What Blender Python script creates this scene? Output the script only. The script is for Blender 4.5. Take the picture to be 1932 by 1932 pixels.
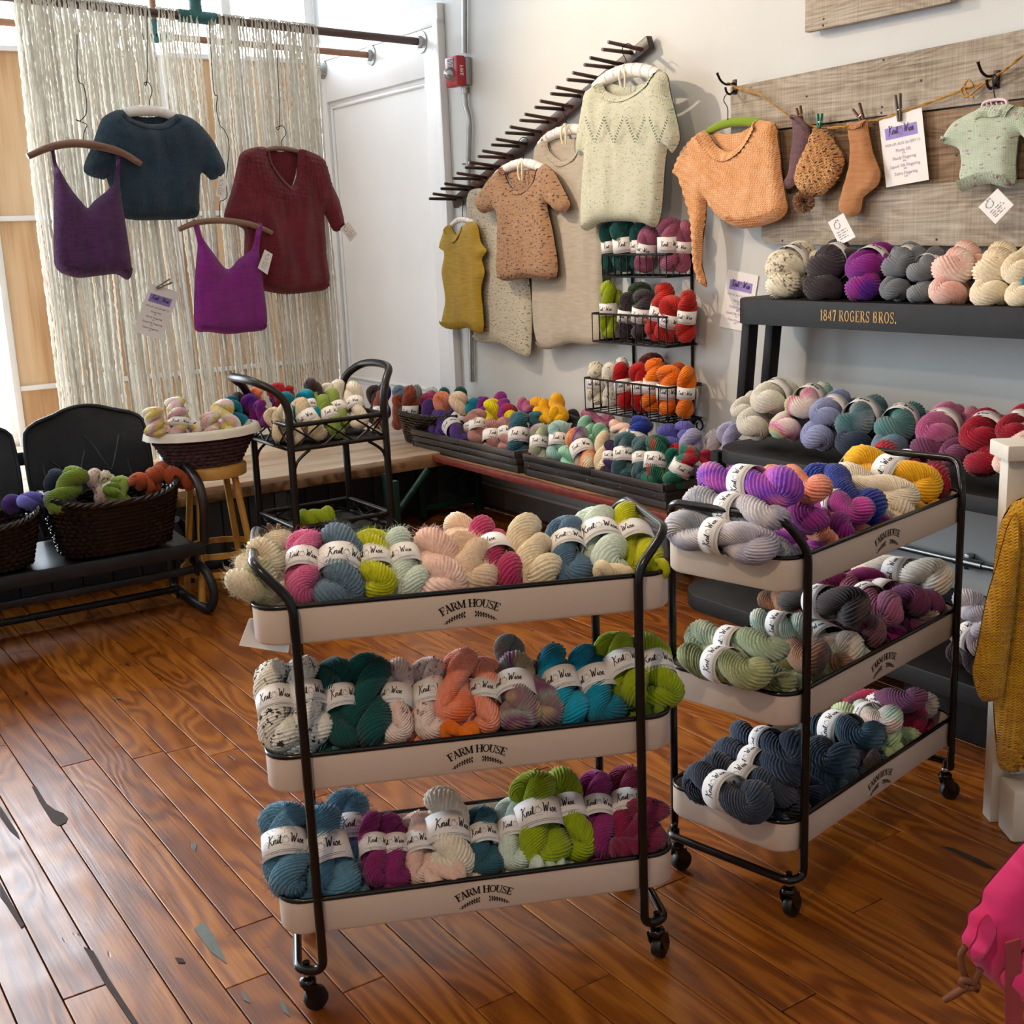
import bpy, bmesh, math, random
from math import sin, cos, pi, radians, sqrt, atan2, exp
from mathutils import Vector, Matrix, Quaternion, noise
from mathutils.geometry import delaunay_2d_cdt
import numpy as np

random.seed(7)
scene = bpy.context.scene
for o in list(bpy.data.objects):
    bpy.data.objects.remove(o)
COL = scene.collection

# ------------------------------------------------------------------ camera
CAM_H = 1.35
FPX = 2293.4
_p, _r, _y = radians(12.95), radians(2.388), radians(33.055)


def _tow(v):
    return Vector((v[0]*cos(_y)+v[1]*sin(_y), -v[0]*sin(_y)+v[1]*cos(_y), v[2]))


_fw = Vector((0, cos(_p), -sin(_p))); _up = Vector((0, sin(_p), cos(_p))); _rt = Vector((1, 0, 0))
CR = _tow(cos(_r)*_rt - sin(_r)*_up); CU = _tow(sin(_r)*_rt + cos(_r)*_up); CF = _tow(_fw)
CPOS = Vector((0, 0, CAM_H))
cd = bpy.data.cameras.new('camera'); cd.sensor_width = 36; cd.lens = 36*FPX/1932; cd.clip_start = 0.05
cam = bpy.data.objects.new('camera', cd); COL.objects.link(cam)
cam.matrix_world = Matrix(((CR.x, CU.x, -CF.x, 0), (CR.y, CU.y, -CF.y, 0), (CR.z, CU.z, -CF.z, CAM_H), (0, 0, 0, 1)))
scene.camera = cam

# ------------------------------------------------------------------ world, lights, exposure
WORLD_STRENGTH = 21.0
w = bpy.data.worlds.new('sky'); scene.world = w; w.use_nodes = True
bg = w.node_tree.nodes['Background']
bg.inputs[0].default_value = (0.84, 0.92, 1.0, 1); bg.inputs[1].default_value = WORLD_STRENGTH
scene.view_settings.view_transform = 'Standard'
scene.view_settings.look = 'None'
scene.view_settings.gamma = 1
scene.view_settings.use_curve_mapping = False
scene.view_settings.exposure = -0.36
cy_ = scene.cycles
cy_.max_bounces = 5; cy_.diffuse_bounces = 3; cy_.glossy_bounces = 3; cy_.transmission_bounces = 4; cy_.transparent_max_bounces = 8
cy_.caustics_reflective = False; cy_.caustics_refractive = False
cy_.use_adaptive_sampling = True; cy_.adaptive_threshold = 0.06; cy_.adaptive_min_samples = 12
WALLX = 3.195      # long wall on the right
WINY = 6.78        # shop window plane
CEIL = 3.15
BACKY = -2.6
LEFTX = -2.6
# light portals in the shop window openings (they guide sky sampling, they give no light)
for (x0, x1, z0, z1) in ((-2.5, 1.28, 0.36, 3.0), (1.36, 3.15, 2.37, 3.0)):
    ld = bpy.data.lights.new('window_portal', 'AREA'); ld.shape = 'RECTANGLE'
    ld.size = x1-x0; ld.size_y = z1-z0; ld.cycles.is_portal = True
    lo = bpy.data.objects.new('window_portal', ld); COL.objects.link(lo)
    lo.location = ((x0+x1)/2, WINY+0.06, (z0+z1)/2); lo.rotation_euler = (radians(-90), 0, 0)

# ------------------------------------------------------------------ unprojection: pixel of the photograph -> point on a real plane
def ray(px, py):
    return (CF*FPX + CR*(px-966) - CU*(py-966)).normalized()
def PX(px, py, x):
    d = ray(px, py); return CPOS + d*(x/d.x)
def PY(px, py, y):
    d = ray(px, py); return CPOS + d*(y/d.y)
def PZ(px, py, z=0.0):
    d = ray(px, py); return CPOS + d*((z-CAM_H)/d.z)
def PN(px, py, p, n):
    d = ray(px, py); return CPOS + d*((p-CPOS).dot(n)/d.dot(n))

# ------------------------------------------------------------------ materials
def hx(h):
    h = h.lstrip('#'); r = []
    for i in (0, 2, 4):
        c = int(h[i:i+2], 16)/255
        r.append(c/12.92 if c <= 0.04045 else ((c+0.055)/1.055)**2.4)
    return (r[0], r[1], r[2], 1)
def sc(c, k):
    return (min(c[0]*k, 1), min(c[1]*k, 1), min(c[2]*k, 1), 1)

class G:
    """small node graph helper"""
    def __init__(self, name, color=(0.8, 0.8, 0.8, 1), rough=0.6, metal=0.0, spec=None, **kw):
        self.m = bpy.data.materials.new(name); self.m.use_nodes = True
        self.nt = self.m.node_tree; self.b = self.nt.nodes['Principled BSDF']
        self.b.inputs['Base Color'].default_value = color
        self.b.inputs['Roughness'].default_value = rough
        self.b.inputs['Metallic'].default_value = metal
        if spec is not None: self.b.inputs['Specular IOR Level'].default_value = spec
        for k, v in kw.items(): self.b.inputs[k.replace('_', ' ')].default_value = v
    def put(self, node, key, v):
        s = node.inputs[key]
        if hasattr(v, 'links') or isinstance(v, bpy.types.NodeSocket): self.nt.links.new(v, s)
        else: s.default_value = v
    def n(self, typ, props=None, **ins):
        nd = self.nt.nodes.new('ShaderNode'+typ)
        for k, v in (props or {}).items(): setattr(nd, k, v)
        for k, v in ins.items():
            key = int(k[1:]) if (k[0] == 'i' and k[1:].isdigit()) else k.replace('_', ' ')
            self.put(nd, key, v)
        return nd
    def math(self, op, a, b=None, c=None):
        nd = self.nt.nodes.new('ShaderNodeMath'); nd.operation = op
        for i, v in enumerate((a, b, c)):
            if v is not None: self.put(nd, i, v)
        return nd.outputs[0]
    def vmath(self, op, a, b=None):
        nd = self.nt.nodes.new('ShaderNodeVectorMath'); nd.operation = op
        self.put(nd, 0, a)
        if b is not None: self.put(nd, 1, b)
        return nd.outputs[0]
    def mix(self, f, a, b, blend='MIX'):
        nd = self.nt.nodes.new('ShaderNodeMix'); nd.data_type = 'RGBA'; nd.blend_type = blend
        self.put(nd, 0, f); self.put(nd, 6, a); self.put(nd, 7, b)
        return nd.outputs[2]
    def ramp(self, f, stops, interp='LINEAR'):
        nd = self.nt.nodes.new('ShaderNodeValToRGB'); cr = nd.color_ramp; cr.interpolation = interp
        while len(cr.elements) < len(stops): cr.elements.new(0.5)
        for e, (p, c) in zip(cr.elements, stops): e.position = p; e.color = c if len(c) == 4 else (*c, 1)
        self.put(nd, 0, f); return nd.outputs[0]
    def noise(self, vec=None, scale=5, detail=2, rough=0.5, dist=0.0):
        nd = self.n('TexNoise', Scale=scale, Detail=detail, Roughness=rough, Distortion=dist)
        if vec is not None: self.put(nd, 'Vector', vec)
        return nd.outputs['Fac']
    def coord(self, which='Object'):
        return self.n('TexCoord').outputs[which]
    def mapping(self, vec, loc=(0, 0, 0), rot=(0, 0, 0), scale=(1, 1, 1)):
        nd = self.n('Mapping'); self.put(nd, 'Vector', vec)
        for k, v in (('Location', loc), ('Rotation', rot), ('Scale', scale)): self.put(nd, k, v)
        return nd.outputs[0]
    def rand(self):
        return self.n('ObjectInfo').outputs['Random']
    def bump(self, h, strength=0.3, dist=0.01):
        nd = self.n('Bump', Strength=strength, Distance=dist, Height=h)
        self.nt.links.new(nd.outputs[0], self.b.inputs['Normal'])
    def set(self, key, v): self.put(self.b, key, v)

V4 = lambda *a: (*a, 1)
BLK = (0, 0, 0, 1); WHT = (1, 1, 1, 1)

def m_plain(name, col, rough=0.6, metal=0.0, var=0.12, nscale=6, bump=0.0, bscale=60, **kw):
    c = hx(col); g = G(name, c, rough, metal, **kw)
    co = g.coord()
    nz = g.noise(co, nscale, 4)
    g.set('Base Color', g.ramp(nz, [(0.3, sc(c, 1-var)), (0.7, sc(c, 1+var))]))
    if bump: g.bump(g.noise(co, bscale, 3), bump, 0.004)
    return g.m

def m_wood(name, c1, c2, c3, axis=1, rough=0.55, grain=30, bump=0.25, knots=True, scale=1.0):
    g = G(name, hx(c1), rough)
    co = g.coord('Object'); rnd = g.rand()
    off = g.n('CombineXYZ', X=g.math('MULTIPLY', rnd, 13.0), Y=g.math('MULTIPLY', rnd, 7.0), Z=g.math('MULTIPLY', rnd, 5.0)).outputs[0]
    v = g.vmath('ADD', co, off)
    s = [6*scale, 6*scale, 6*scale]; s[axis] = 0.8*scale
    v1 = g.mapping(v, scale=s)
    nz = g.noise(v1, 1.0, 2, 0.5)
    rings = g.math('SINE', g.math('MULTIPLY', nz, grain))
    s2 = [90*scale]*3; s2[axis] = 3*scale
    fine = g.noise(g.mapping(v, scale=s2), 1.0, 4, 0.6)
    f = g.math('ADD', g.math('MULTIPLY', rings, 0.28), g.math('ADD', g.math('MULTIPLY', fine, 0.7), 0.12))
    tone = g.math('ADD', f, g.math('MULTIPLY', g.math('SUBTRACT', rnd, 0.5), 0.25))
    g.set('Base Color', g.ramp(tone, [(0.15, hx(c3)), (0.5, hx(c1)), (0.85, hx(c2))]))
    g.bump(f, bump, 0.003)
    return g.m

M = {}
M['wall'] = m_plain('painted_plaster', '#d0d1d0', 0.75, var=0.04, nscale=2.5, bump=0.12, bscale=14)
M['white_paint'] = m_plain('white_gloss_paint', '#e8e6e6', 0.4, var=0.03, nscale=3)
M['navy_wood'] = m_plain('dark_blue_grey_paint', '#39434b', 0.55, var=0.12, nscale=9)
M['baseboard'] = m_plain('grey_skirting_paint', '#8d8a86', 0.6, var=0.08)
M['ceiling'] = m_plain('ceiling_paint', '#e6e2da', 0.9, var=0.02)
M['plywood'] = m_wood('birch_plywood', '#d9b389', '#e3c49f', '#c0946a', axis=2, rough=0.6, grain=12, bump=0.08)
M['ledge_wood'] = m_wood('pale_ledge_boards', '#e3c2a0', '#f0dac2', '#c39a74', axis=0, rough=0.28, grain=16, bump=0.06)
M['black_metal'] = m_plain('black_enamel_tube', '#0b0b0d', 0.22, var=0.1)
M['black_rim'] = m_plain('black_gloss_rim', '#08080a', 0.18, var=0.1)
M['white_enamel'] = m_plain('white_enamel', '#e6d6c6', 0.35, var=0.02, nscale=3)
M['rubber'] = m_plain('caster_rubber', '#141312', 0.45)
M['chrome'] = m_plain('chrome', '#c9c9cb', 0.18, 1.0, var=0.05)
M['galv'] = m_plain('galvanised_steel', '#a9aaaa', 0.35, 1.0, var=0.12, nscale=20)
M['wire'] = m_plain('dark_wire', '#1b1716', 0.4, 0.6)
M['paper'] = m_plain('white_paper', '#f3eeec', 0.75, var=0.015)
M['ink'] = m_plain('black_ink', '#120e10', 0.6)
M['ink_grey'] = m_plain('grey_ink', '#6d6a72', 0.7)
M['ink_pink'] = m_plain('mauve_ink', '#a98fa6', 0.7)
M['ink_lilac'] = m_plain('lilac_print', '#9a86cf', 0.7, var=0.05)
M['gold_paint'] = m_plain('gold_letter_paint', '#c79b55', 0.55, var=0.12, nscale=40)
M['black_wood'] = m_plain('satin_black_paint', '#141213', 0.6, var=0.2, nscale=14, bump=0.05, Specular_IOR_Level=0.3)
M['rattan'] = m_plain('black_stained_rattan', '#15110f', 0.32, var=0.35, nscale=25)
M['wicker'] = m_plain('dark_stained_wicker', '#1d1311', 0.3, var=0.45, nscale=35)
M['seagrass'] = m_plain('plum_brown_seagrass', '#4a3338', 0.7, var=0.35, nscale=45, bump=0.3)
M['liner'] = m_plain('cream_cotton_liner', '#dcd6cb', 0.9, var=0.04, bump=0.1, bscale=120)
M['stool'] = m_plain('ochre_painted_wood', '#b98a3e', 0.42, var=0.14, nscale=12, bump=0.06)
M['glider'] = m_plain('worn_charcoal_steel', '#25292e', 0.42, 0.3, var=0.25, nscale=18)
M['glider_light'] = m_plain('worn_emboss_steel', '#4a4f55', 0.4, 0.3, var=0.2, nscale=18)
M['glider_brown'] = m_plain('worn_brown_steel', '#2b2422', 0.4, 0.3, var=0.3, nscale=22)
M['peg_wood'] = m_wood('dark_walnut_pegs', '#3a1f18', '#50302a', '#241210', axis=0, rough=0.4, grain=20, bump=0.1)

def m_oldplank(name, c1, c2, c3):
    g = G(name, hx(c1), 0.9, spec=0.2)
    co = g.coord('Object'); rnd = g.rand()
    off = g.n('CombineXYZ', X=g.math('MULTIPLY', rnd, 9.0), Y=g.math('MULTIPLY', rnd, 17.0), Z=g.math('MULTIPLY', rnd, 7.0)).outputs[0]
    v = g.vmath('ADD', co, off)
    grain = g.noise(g.mapping(v, scale=(4, 3, 150)), 1.0, 5, 0.65)
    cath = g.math('SINE', g.math('MULTIPLY', g.noise(g.mapping(v, scale=(2, 2.2, 11)), 1.0, 1.5, 0.4), 75))
    saw = g.noise(g.mapping(v, rot=(0.12, 0, 0), scale=(3, 210, 5)), 1.0, 3, 0.6)
    big = g.noise(g.mapping(v, scale=(3, 2.5, 6)), 1.0, 3, 0.6)
    f = g.math('ADD', g.math('MULTIPLY', grain, 0.5), g.math('ADD', g.math('MULTIPLY', saw, 0.25), g.math('ADD', g.math('MULTIPLY', big, 0.45), g.math('MULTIPLY', cath, 0.035))))
    g.set('Base Color', g.ramp(f, [(0.42, hx(c3)), (0.6, hx(c1)), (0.78, hx(c2))]))
    g.bump(g.math('ADD', grain, g.math('MULTIPLY', saw, 0.6)), 0.5, 0.004)
    return g.m
M['old_plank'] = m_oldplank('weathered_grey_plank', '#a89b8b', '#c6bcb0', '#75675b')
M['old_plank2'] = m_oldplank('weathered_brown_plank', '#8f765e', '#ab947c', '#5a4638')
M['crate_wood'] = m_wood('blackened_crate_wood', '#3d3632', '#5f5751', '#1f1a18', axis=1, rough=0.5, grain=20, bump=0.4)
M['bench_red'] = m_plain('chipped_red_edge', '#7c2f21', 0.5, var=0.35, nscale=30)
M['bench_top'] = m_wood('bench_board', '#8a6a4a', '#a98560', '#5c4026', axis=1, rough=0.5)
M['green_metal'] = m_plain('dark_green_metal', '#123f34', 0.4, 0.2, var=0.2)
M['teal_paint'] = m_plain('teal_pipe_fitting', '#2a6668', 0.45, var=0.25, nscale=20)
M['rod_wood'] = m_wood('curtain_rod_wood', '#5b4641', '#72594f', '#3e2f2b', axis=0, rough=0.5, grain=10, bump=0.1)
M['rod_wood2'] = m_wood('curtain_rod_pale', '#a5785a', '#b98c6c', '#855c42', axis=0, rough=0.5, grain=10, bump=0.1)
M['hanger_wood'] = m_wood('hanger_wood', '#7a5a4a', '#8f6d5a', '#58402f', axis=0, rough=0.5, grain=14, bump=0.05)
M['satin'] = m_plain('white_satin', '#efe9e6', 0.35, var=0.03, Sheen_Weight=0.4)
M['ribbon'] = m_plain('cream_ribbon', '#f0e6c8', 0.4, var=0.03)
M['alarm_red'] = m_plain('alarm_red_plastic', '#a5202b', 0.35, var=0.08)
M['steel_box'] = m_plain('grey_steel_box', '#9b9a97', 0.4, 0.7)
M['clip_wood'] = m_wood('clothespin_wood', '#7a4f33', '#94643f', '#553320', axis=2, rough=0.6, grain=20, bump=0.2)
M['clip_grey'] = m_wood('old_clothespin_wood', '#6b6059', '#857970', '#463d38', axis=2, rough=0.7, grain=20, bump=0.2)
M['clip_green'] = m_plain('green_plastic', '#1f7a5c', 0.4)
M['twine'] = m_plain('jute_twine', '#b98945', 0.85, var=0.25, nscale=80, bump=0.5, bscale=300)
M['chip_white'] = m_plain('chipped_white_paint', '#dcd3c6', 0.6, var=0.08, nscale=9, bump=0.3, bscale=30)
M['pewter'] = m_plain('pewter', '#77787b', 0.3, 0.9, var=0.2)
M['leather'] = m_plain('brown_leather', '#7c4a30', 0.55, var=0.2, nscale=30, bump=0.2)
M['pink_velvet'] = m_plain('hot_pink_cloth', '#f22c80', 0.7, var=0.12, nscale=5, Sheen_Weight=0.6)
M['pink_cord'] = m_plain('pink_plastic', '#e6c3cb', 0.4)
M['bolt'] = m_plain('bolt_white', '#e8e6e0', 0.4)
M['hook_iron'] = m_plain('iron_hook', '#2c211d', 0.45, 0.6, var=0.2)

# clear lens of the alarm strobe
g = G('clear_lens', (1, 1, 1, 1), 0.05); g.b.inputs['Transmission Weight'].default_value = 0.9; g.b.inputs['IOR'].default_value = 1.45
M['lens'] = g.m
# window glass: thin clear pane
g = G('window_glass', (1, 1, 1, 1), 0.0)
tr = g.n('BsdfTransparent', Color=(0.97, 0.99, 1, 1)); gl = g.n('BsdfGlossy', Roughness=0.02)
fr = g.n('Fresnel', IOR=1.45)
mx = g.n('MixShader', i0=g.math('MULTIPLY', fr.outputs[0], 0.6), i1=tr.outputs[0], i2=gl.outputs[0])
g.nt.links.new(mx.outputs[0], g.nt.nodes['Material Output'].inputs[0])
M['glass'] = g.m

# worn heart pine floor boards
g = G('heart_pine_floor', hx('#9a5a22'), 0.3)
co = g.coord('Object'); rnd = g.rand()
off = g.n('CombineXYZ', X=g.math('MULTIPLY', rnd, 31.0), Y=g.math('MULTIPLY', rnd, 17.0), Z=g.math('MULTIPLY', rnd, 5.0)).outputs[0]
v = g.vmath('ADD', co, off)
base = g.noise(g.mapping(v, scale=(8.5, 1.5, 3)), 1.0, 1.5, 0.45, 0.35)
rings = g.math('SINE', g.math('MULTIPLY', base, 58.0))
fine = g.noise(g.mapping(v, scale=(160, 5, 20)), 1.0, 3, 0.6)
wide = g.noise(co, 0.9, 2, 0.5)
f = g.math('ADD', g.math('MULTIPLY', rings, 0.12), g.math('MULTIPLY', fine, 0.42))
f = g.math('ADD', f, g.math('ADD', 0.29, g.math('MULTIPLY', g.math('SUBTRACT', rnd, 0.5), 0.16)))
colr = g.ramp(f, [(0.2, hx('#552708')), (0.42, hx('#7c410e')), (0.6, hx('#9d5b18')), (0.85, hx('#bc7a2c'))])
colr = g.mix(g.ramp(wide, [(0.35, WHT), (0.7, BLK)]), colr, g.mix(0.3, colr, hx('#7a3d16')), 'MIX')
pit = g.noise(g.mapping(v, scale=(26, 5, 10)), 1.0, 2, 0.6)
pm = g.ramp(pit, [(0.73, BLK), (0.76, WHT)])
g.set('Base Color', g.mix(pm, colr, hx('#3d2a20')))
g.set('Roughness', g.ramp(g.noise(co, 6, 3), [(0.3, (0.24,)*3), (0.75, (0.42,)*3)]))
g.b.inputs['Specular IOR Level'].default_value = 0.5
g.bump(g.math('SUBTRACT', g.math('ADD', g.math('MULTIPLY', f, 0.5), g.math('MULTIPLY', g.noise(co, 3.0, 2), 1.2)), pm), 0.22, 0.006)
M['floor'] = g.m

# boucle strands of the curtain: diffuse plus light passing through
g = G('boucle_yarn', hx('#f5f1e8'), 0.9)
g.b.inputs['Sheen Weight'].default_value = 0.3
tl = g.n('BsdfTranslucent', Color=hx('#f4efe4'))
cvar = g.ramp(g.noise(g.coord('Object'), 7, 3), [(0.3, hx('#eee9df')), (0.7, hx('#fcfaf5'))])
g.set('Base Color', cvar)
g.bump(g.noise(g.coord('Object'), 260, 2), 0.5, 0.002)
mx = g.n('MixShader', i0=0.5, i1=g.b.outputs[0], i2=tl.outputs[0])
g.nt.links.new(mx.outputs[0], g.nt.nodes['Material Output'].inputs[0])
M['boucle'] = g.m

def m_knit(name, c1, c2, speck=None, thr=0.62, spk_scale=55, stitch=0.0055, streak=True, rough=0.9):
    """knitted fabric: stitch columns in the UV map (metres), tonal hand-dyed colour, optional specks"""
    g = G(name, hx(c1), rough); g.b.inputs['Sheen Weight'].default_value = 0.25
    uv = g.coord('UV'); sp = g.n('SeparateXYZ', Vector=uv)
    u, v = sp.outputs[0], sp.outputs[1]
    cu = g.math('MULTIPLY', u, 1/stitch); cv = g.math('MULTIPLY', v, 1/(stitch*0.8))
    tri = g.math('PINGPONG', cu, 0.5)
    vv = g.math('SINE', g.math('MULTIPLY', g.math('ADD', cv, g.math('MULTIPLY', tri, 1.4)), 2*pi))
    h = g.math('ADD', g.math('MULTIPLY', tri, 1.2), g.math('MULTIPLY', vv, 0.35))
    nzv = g.mapping(uv, scale=(14, 90, 1) if streak else (20, 20, 1))
    nz = g.noise(nzv, 1.0, 3, 0.6)
    big = g.noise(g.mapping(uv, scale=(6, 6, 1)), 1.0, 2)
    t = g.math('ADD', g.math('MULTIPLY', nz, 0.7), g.math('MULTIPLY', big, 0.3))
    c = g.ramp(t, [(0.36, hx(c2)), (0.62, hx(c1))])
    c = g.mix(g.math('MULTIPLY', tri, 0.5), c, g.mix(0.45, c, BLK))
    if speck:
        sv = g.noise(g.mapping(uv, scale=(spk_scale, spk_scale*2.0, 1)), 1.0, 2, 0.5)
        c = g.mix(g.ramp(sv, [(thr, BLK), (thr+0.05, WHT)]), c, hx(speck))
    c = g.n('HueSaturation', Saturation=1.15, Value=1.15, Color=c).outputs[0]
    g.set('Base Color', c)
    g.bump(h, 0.9, 0.003)
    return g.m

_ym = {}
def m_yarn(name, cols, kind='tonal', speck=None):
    """hand-dyed yarn: cols are blended by a soft noise in the skein's own space"""
    if name in _ym: return _ym[name]
    cs = [hx(c) for c in cols]
    g = G('yarn_'+name, cs[0], 0.85, spec=0.25)
    g.b.inputs['Sheen Weight'].default_value = 0.35; g.b.inputs['Sheen Roughness'].default_value = 0.5
    co = g.coord('Object'); rnd = g.rand()
    off = g.n('CombineXYZ', X=g.math('MULTIPLY', rnd, 23.0), Y=g.math('MULTIPLY', rnd, 41.0), Z=g.math('MULTIPLY', rnd, 11.0)).outputs[0]
    v = g.vmath('ADD', co, off)
    big = g.noise(g.mapping(v, scale=(0.75, 0.75, 0.55)) if len(cs) > 2 else v, 1.0 if len(cs) > 1 else 0.8, 1.5, 0.45)
    if len(cs) == 1:
        c = g.ramp(big, [(0.3, sc(cs[0], 0.78)), (0.7, sc(cs[0], 1.12))])
    else:
        st = []
        for i, cc in enumerate(cs): st.append((0.33+0.34*i/(len(cs)-1), cc))
        c = g.ramp(big, st)
    st = g.noise(g.mapping(v, scale=(16, 16, 5)), 1.0, 3, 0.6)
    c = g.mix(g.ramp(st, [(0.35, (0.55,)*3), (0.6, (0,)*3)]), c, g.mix(0.35, c, BLK))  # noise streaks towards black, groove shade between strands put into the colour
    if speck:
        s1 = g.noise(g.mapping(v, scale=(9, 9, 5)), 1.0, 2, 0.6)
        s2 = g.noise(v, 1.6, 1)
        mk = g.math('MULTIPLY', g.ramp(s1, [(0.55, BLK), (0.6, WHT)]), g.ramp(s2, [(0.42, BLK), (0.55, WHT)]))
        c = g.mix(mk, c, hx(speck))
    c = g.n('HueSaturation', Saturation=1.02, Value=1.2, Color=c).outputs[0]
    g.set('Base Color', c)
    g.bump(g.noise(g.mapping(v, scale=(70, 70, 20)), 1.0, 2), 0.25, 0.02)
    _ym[name] = g.m
    return g.m

# ------------------------------------------------------------------ mesh helpers
ORG = {}

class MB:
    """collects shapes in world space; build() links them as ONE mesh object"""
    def __init__(self): self.v = []; self.f = []; self.uv = None; self.hard = False
    def add(self, vs, fs):
        o = len(self.v); self.v += [Vector(p) for p in vs]; self.f += [tuple(i+o for i in f) for f in fs]; return self
    def box(self, c, s, ax=None, bevel=0.0):
        """centre c, full size s, optional axes (3 vectors)"""
        ax = ax or (Vector((1, 0, 0)), Vector((0, 1, 0)), Vector((0, 0, 1)))
        c = Vector(c); h = [k/2 for k in s]
        if bevel <= 0:
            vs = [c+ax[0]*(h[0]*i)+ax[1]*(h[1]*j)+ax[2]*(h[2]*k) for i in (-1, 1) for j in (-1, 1) for k in (-1, 1)]
            return self.add(vs, [(0, 1, 3, 2), (4, 6, 7, 5), (0, 4, 5, 1), (2, 3, 7, 6), (0, 2, 6, 4), (1, 5, 7, 3)])
        self.hard = True
        bm = bmesh.new(); bmesh.ops.create_cube(bm, size=1)
        for q in bm.verts: q.co = Vector((q.co.x*s[0], q.co.y*s[1], q.co.z*s[2]))
        bmesh.ops.bevel(bm, geom=bm.edges[:], offset=min(bevel, min(s)*0.45), segments=2, affect='EDGES', profile=0.5)
        bm.verts.index_update()
        vs = [c+ax[0]*q.co.x+ax[1]*q.co.y+ax[2]*q.co.z for q in bm.verts]
        fs = [[q.index for q in f.verts] for f in bm.faces]; bm.free()
        return self.add(vs, fs)
    def tube(self, pts, r, sides=8, closed=False, cap=True):
        pts = [Vector(p) for p in pts]; n = len(pts)
        rs = r if isinstance(r, (list, tuple)) else [r]*n
        tans = []
        for i in range(n):
            if closed: t = pts[(i+1) % n]-pts[i-1]
            else: t = pts[min(i+1, n-1)]-pts[max(i-1, 0)]
            tans.append(t.normalized() if t.length > 1e-9 else Vector((0, 0, 1)))
        a = Vector((0, 0, 1)) if abs(tans[0].z) < 0.9 else Vector((1, 0, 0))
        nrm = (a - tans[0]*a.dot(tans[0])).normalized()
        vs = []
        for i in range(n):
            t = tans[i]; nrm = (nrm - t*nrm.dot(t))
            nrm = nrm.normalized() if nrm.length > 1e-6 else t.orthogonal().normalized()
            b = t.cross(nrm)
            for k in range(sides):
                an = 2*pi*k/sides; vs.append(pts[i]+(nrm*cos(an)+b*sin(an))*rs[i])
        fs = []
        m = n if closed else n-1
        for i in range(m):
            for k in range(sides):
                a0 = i*sides+k; a1 = i*sides+(k+1) % sides; j = (i+1) % n
                fs.append((a0, a1, j*sides+(k+1) % sides, j*sides+k))
        if cap and not closed:
            fs.append(tuple(reversed(range(sides)))); fs.append(tuple((n-1)*sides+k for k in range(sides)))
        return self.add(vs, fs)
    def lathe(self, prof, c, sides=24, axis=(0, 0, 1), sx=1.0, sy=1.0, wob=None, cap=True):
        """prof: list of (radius, height)"""
        z = Vector(axis).normalized(); x = z.orthogonal().normalized() if abs(z.z) < 0.99 else Vector((1, 0, 0)); y = z.cross(x)
        c = Vector(c); vs = []; fs = []
        for i, (r, h) in enumerate(prof):
            for k in range(sides):
                an = 2*pi*k/sides; rr = r+(wob(i, k) if wob else 0)
                vs.append(c+z*h+x*(rr*cos(an)*sx)+y*(rr*sin(an)*sy))
        for i in range(len(prof)-1):
            for k in range(sides):
                k2 = (k+1) % sides
                fs.append((i*sides+k, i*sides+k2, (i+1)*sides+k2, (i+1)*sides+k))
        if cap:
            fs.append(tuple(reversed(range(sides)))); fs.append(tuple((len(prof)-1)*sides+k for k in range(sides)))
        return self.add(vs, fs)
    def prism(self, poly, off):
        """polygon (list of world points) extruded by vector off"""
        poly = [Vector(p) for p in poly]; off = Vector(off); n = len(poly)
        vs = poly+[p+off for p in poly]
        fs = [tuple(reversed(range(n))), tuple(n+i for i in range(n))]
        fs += [(i, (i+1) % n, n+(i+1) % n, n+i) for i in range(n)]
        return self.add(vs, fs)
    def quad(self, a, b, c, d): return self.add([a, b, c, d], [(0, 1, 2, 3)])
    def build(self, name, mat, parent=None, base=None, smooth=True, auto=None):
        if auto is None: auto = 25 if self.hard else 52
        if parent is not None: org = ORG[parent]
        elif base is not None: org = Vector(base)
        else: org = Vector((0, 0, 0))
        me = bpy.data.meshes.new(name)
        me.from_pydata([p-org for p in self.v], [], self.f); me.validate(); me.update()
        if mat is not None: me.materials.append(M[mat] if isinstance(mat, str) else mat)
        bm = bmesh.new(); bm.from_mesh(me)
        bmesh.ops.recalc_face_normals(bm, faces=bm.faces[:])
        if smooth:
            for f in bm.faces: f.smooth = True
            lim = radians(auto)
            for e in bm.edges:
                if len(e.link_faces) == 2 and e.calc_face_angle(0) > lim: e.smooth = False
        bm.to_mesh(me); bm.free()
        if self.uv is not None:
            ul = me.uv_layers.new(name='UVMap')
            for lp in me.loops: ul.data[lp.index].uv = self.uv[lp.vertex_index]
        o = bpy.data.objects.new(name, me); COL.objects.link(o)
        if parent is not None: o.parent = parent
        else: o.location = org
        ORG[o] = org
        return o

def tag(o, label=None, cat=None, group=None, kind=None):
    if label: o['label'] = label
    if cat: o['category'] = cat
    if group: o['group'] = group
    if kind: o['kind'] = kind
    return o

def thing(name, base, label=None, cat=None, group=None, kind=None):
    o = bpy.data.objects.new(name, None); COL.objects.link(o)
    o.empty_display_size = 0.05; o.location = base; ORG[o] = Vector(base)
    return tag(o, label, cat, group, kind)

def struct(o): o['kind'] = 'structure'; return o

def crom(pts, per=6, closed=True):
    """Catmull-Rom resampling of 2D/3D control points"""
    pts = [Vector(p) for p in pts]; n = len(pts); out = []
    rng = range(n) if closed else range(n-1)
    for i in rng:
        if closed: p0, p1, p2, p3 = pts[i-1], pts[i], pts[(i+1) % n], pts[(i+2) % n]
        else: p0, p1, p2, p3 = pts[max(i-1, 0)], pts[i], pts[i+1], pts[min(i+2, n-1)]
        for k in range(per):
            t = k/per
            out.append(0.5*((2*p1)+(p2-p0)*t+(2*p0-5*p1+4*p2-p3)*t*t+(3*p1-p0-3*p2+p3)*t*t*t))
    if not closed: out.append(pts[-1])
    return out

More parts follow.
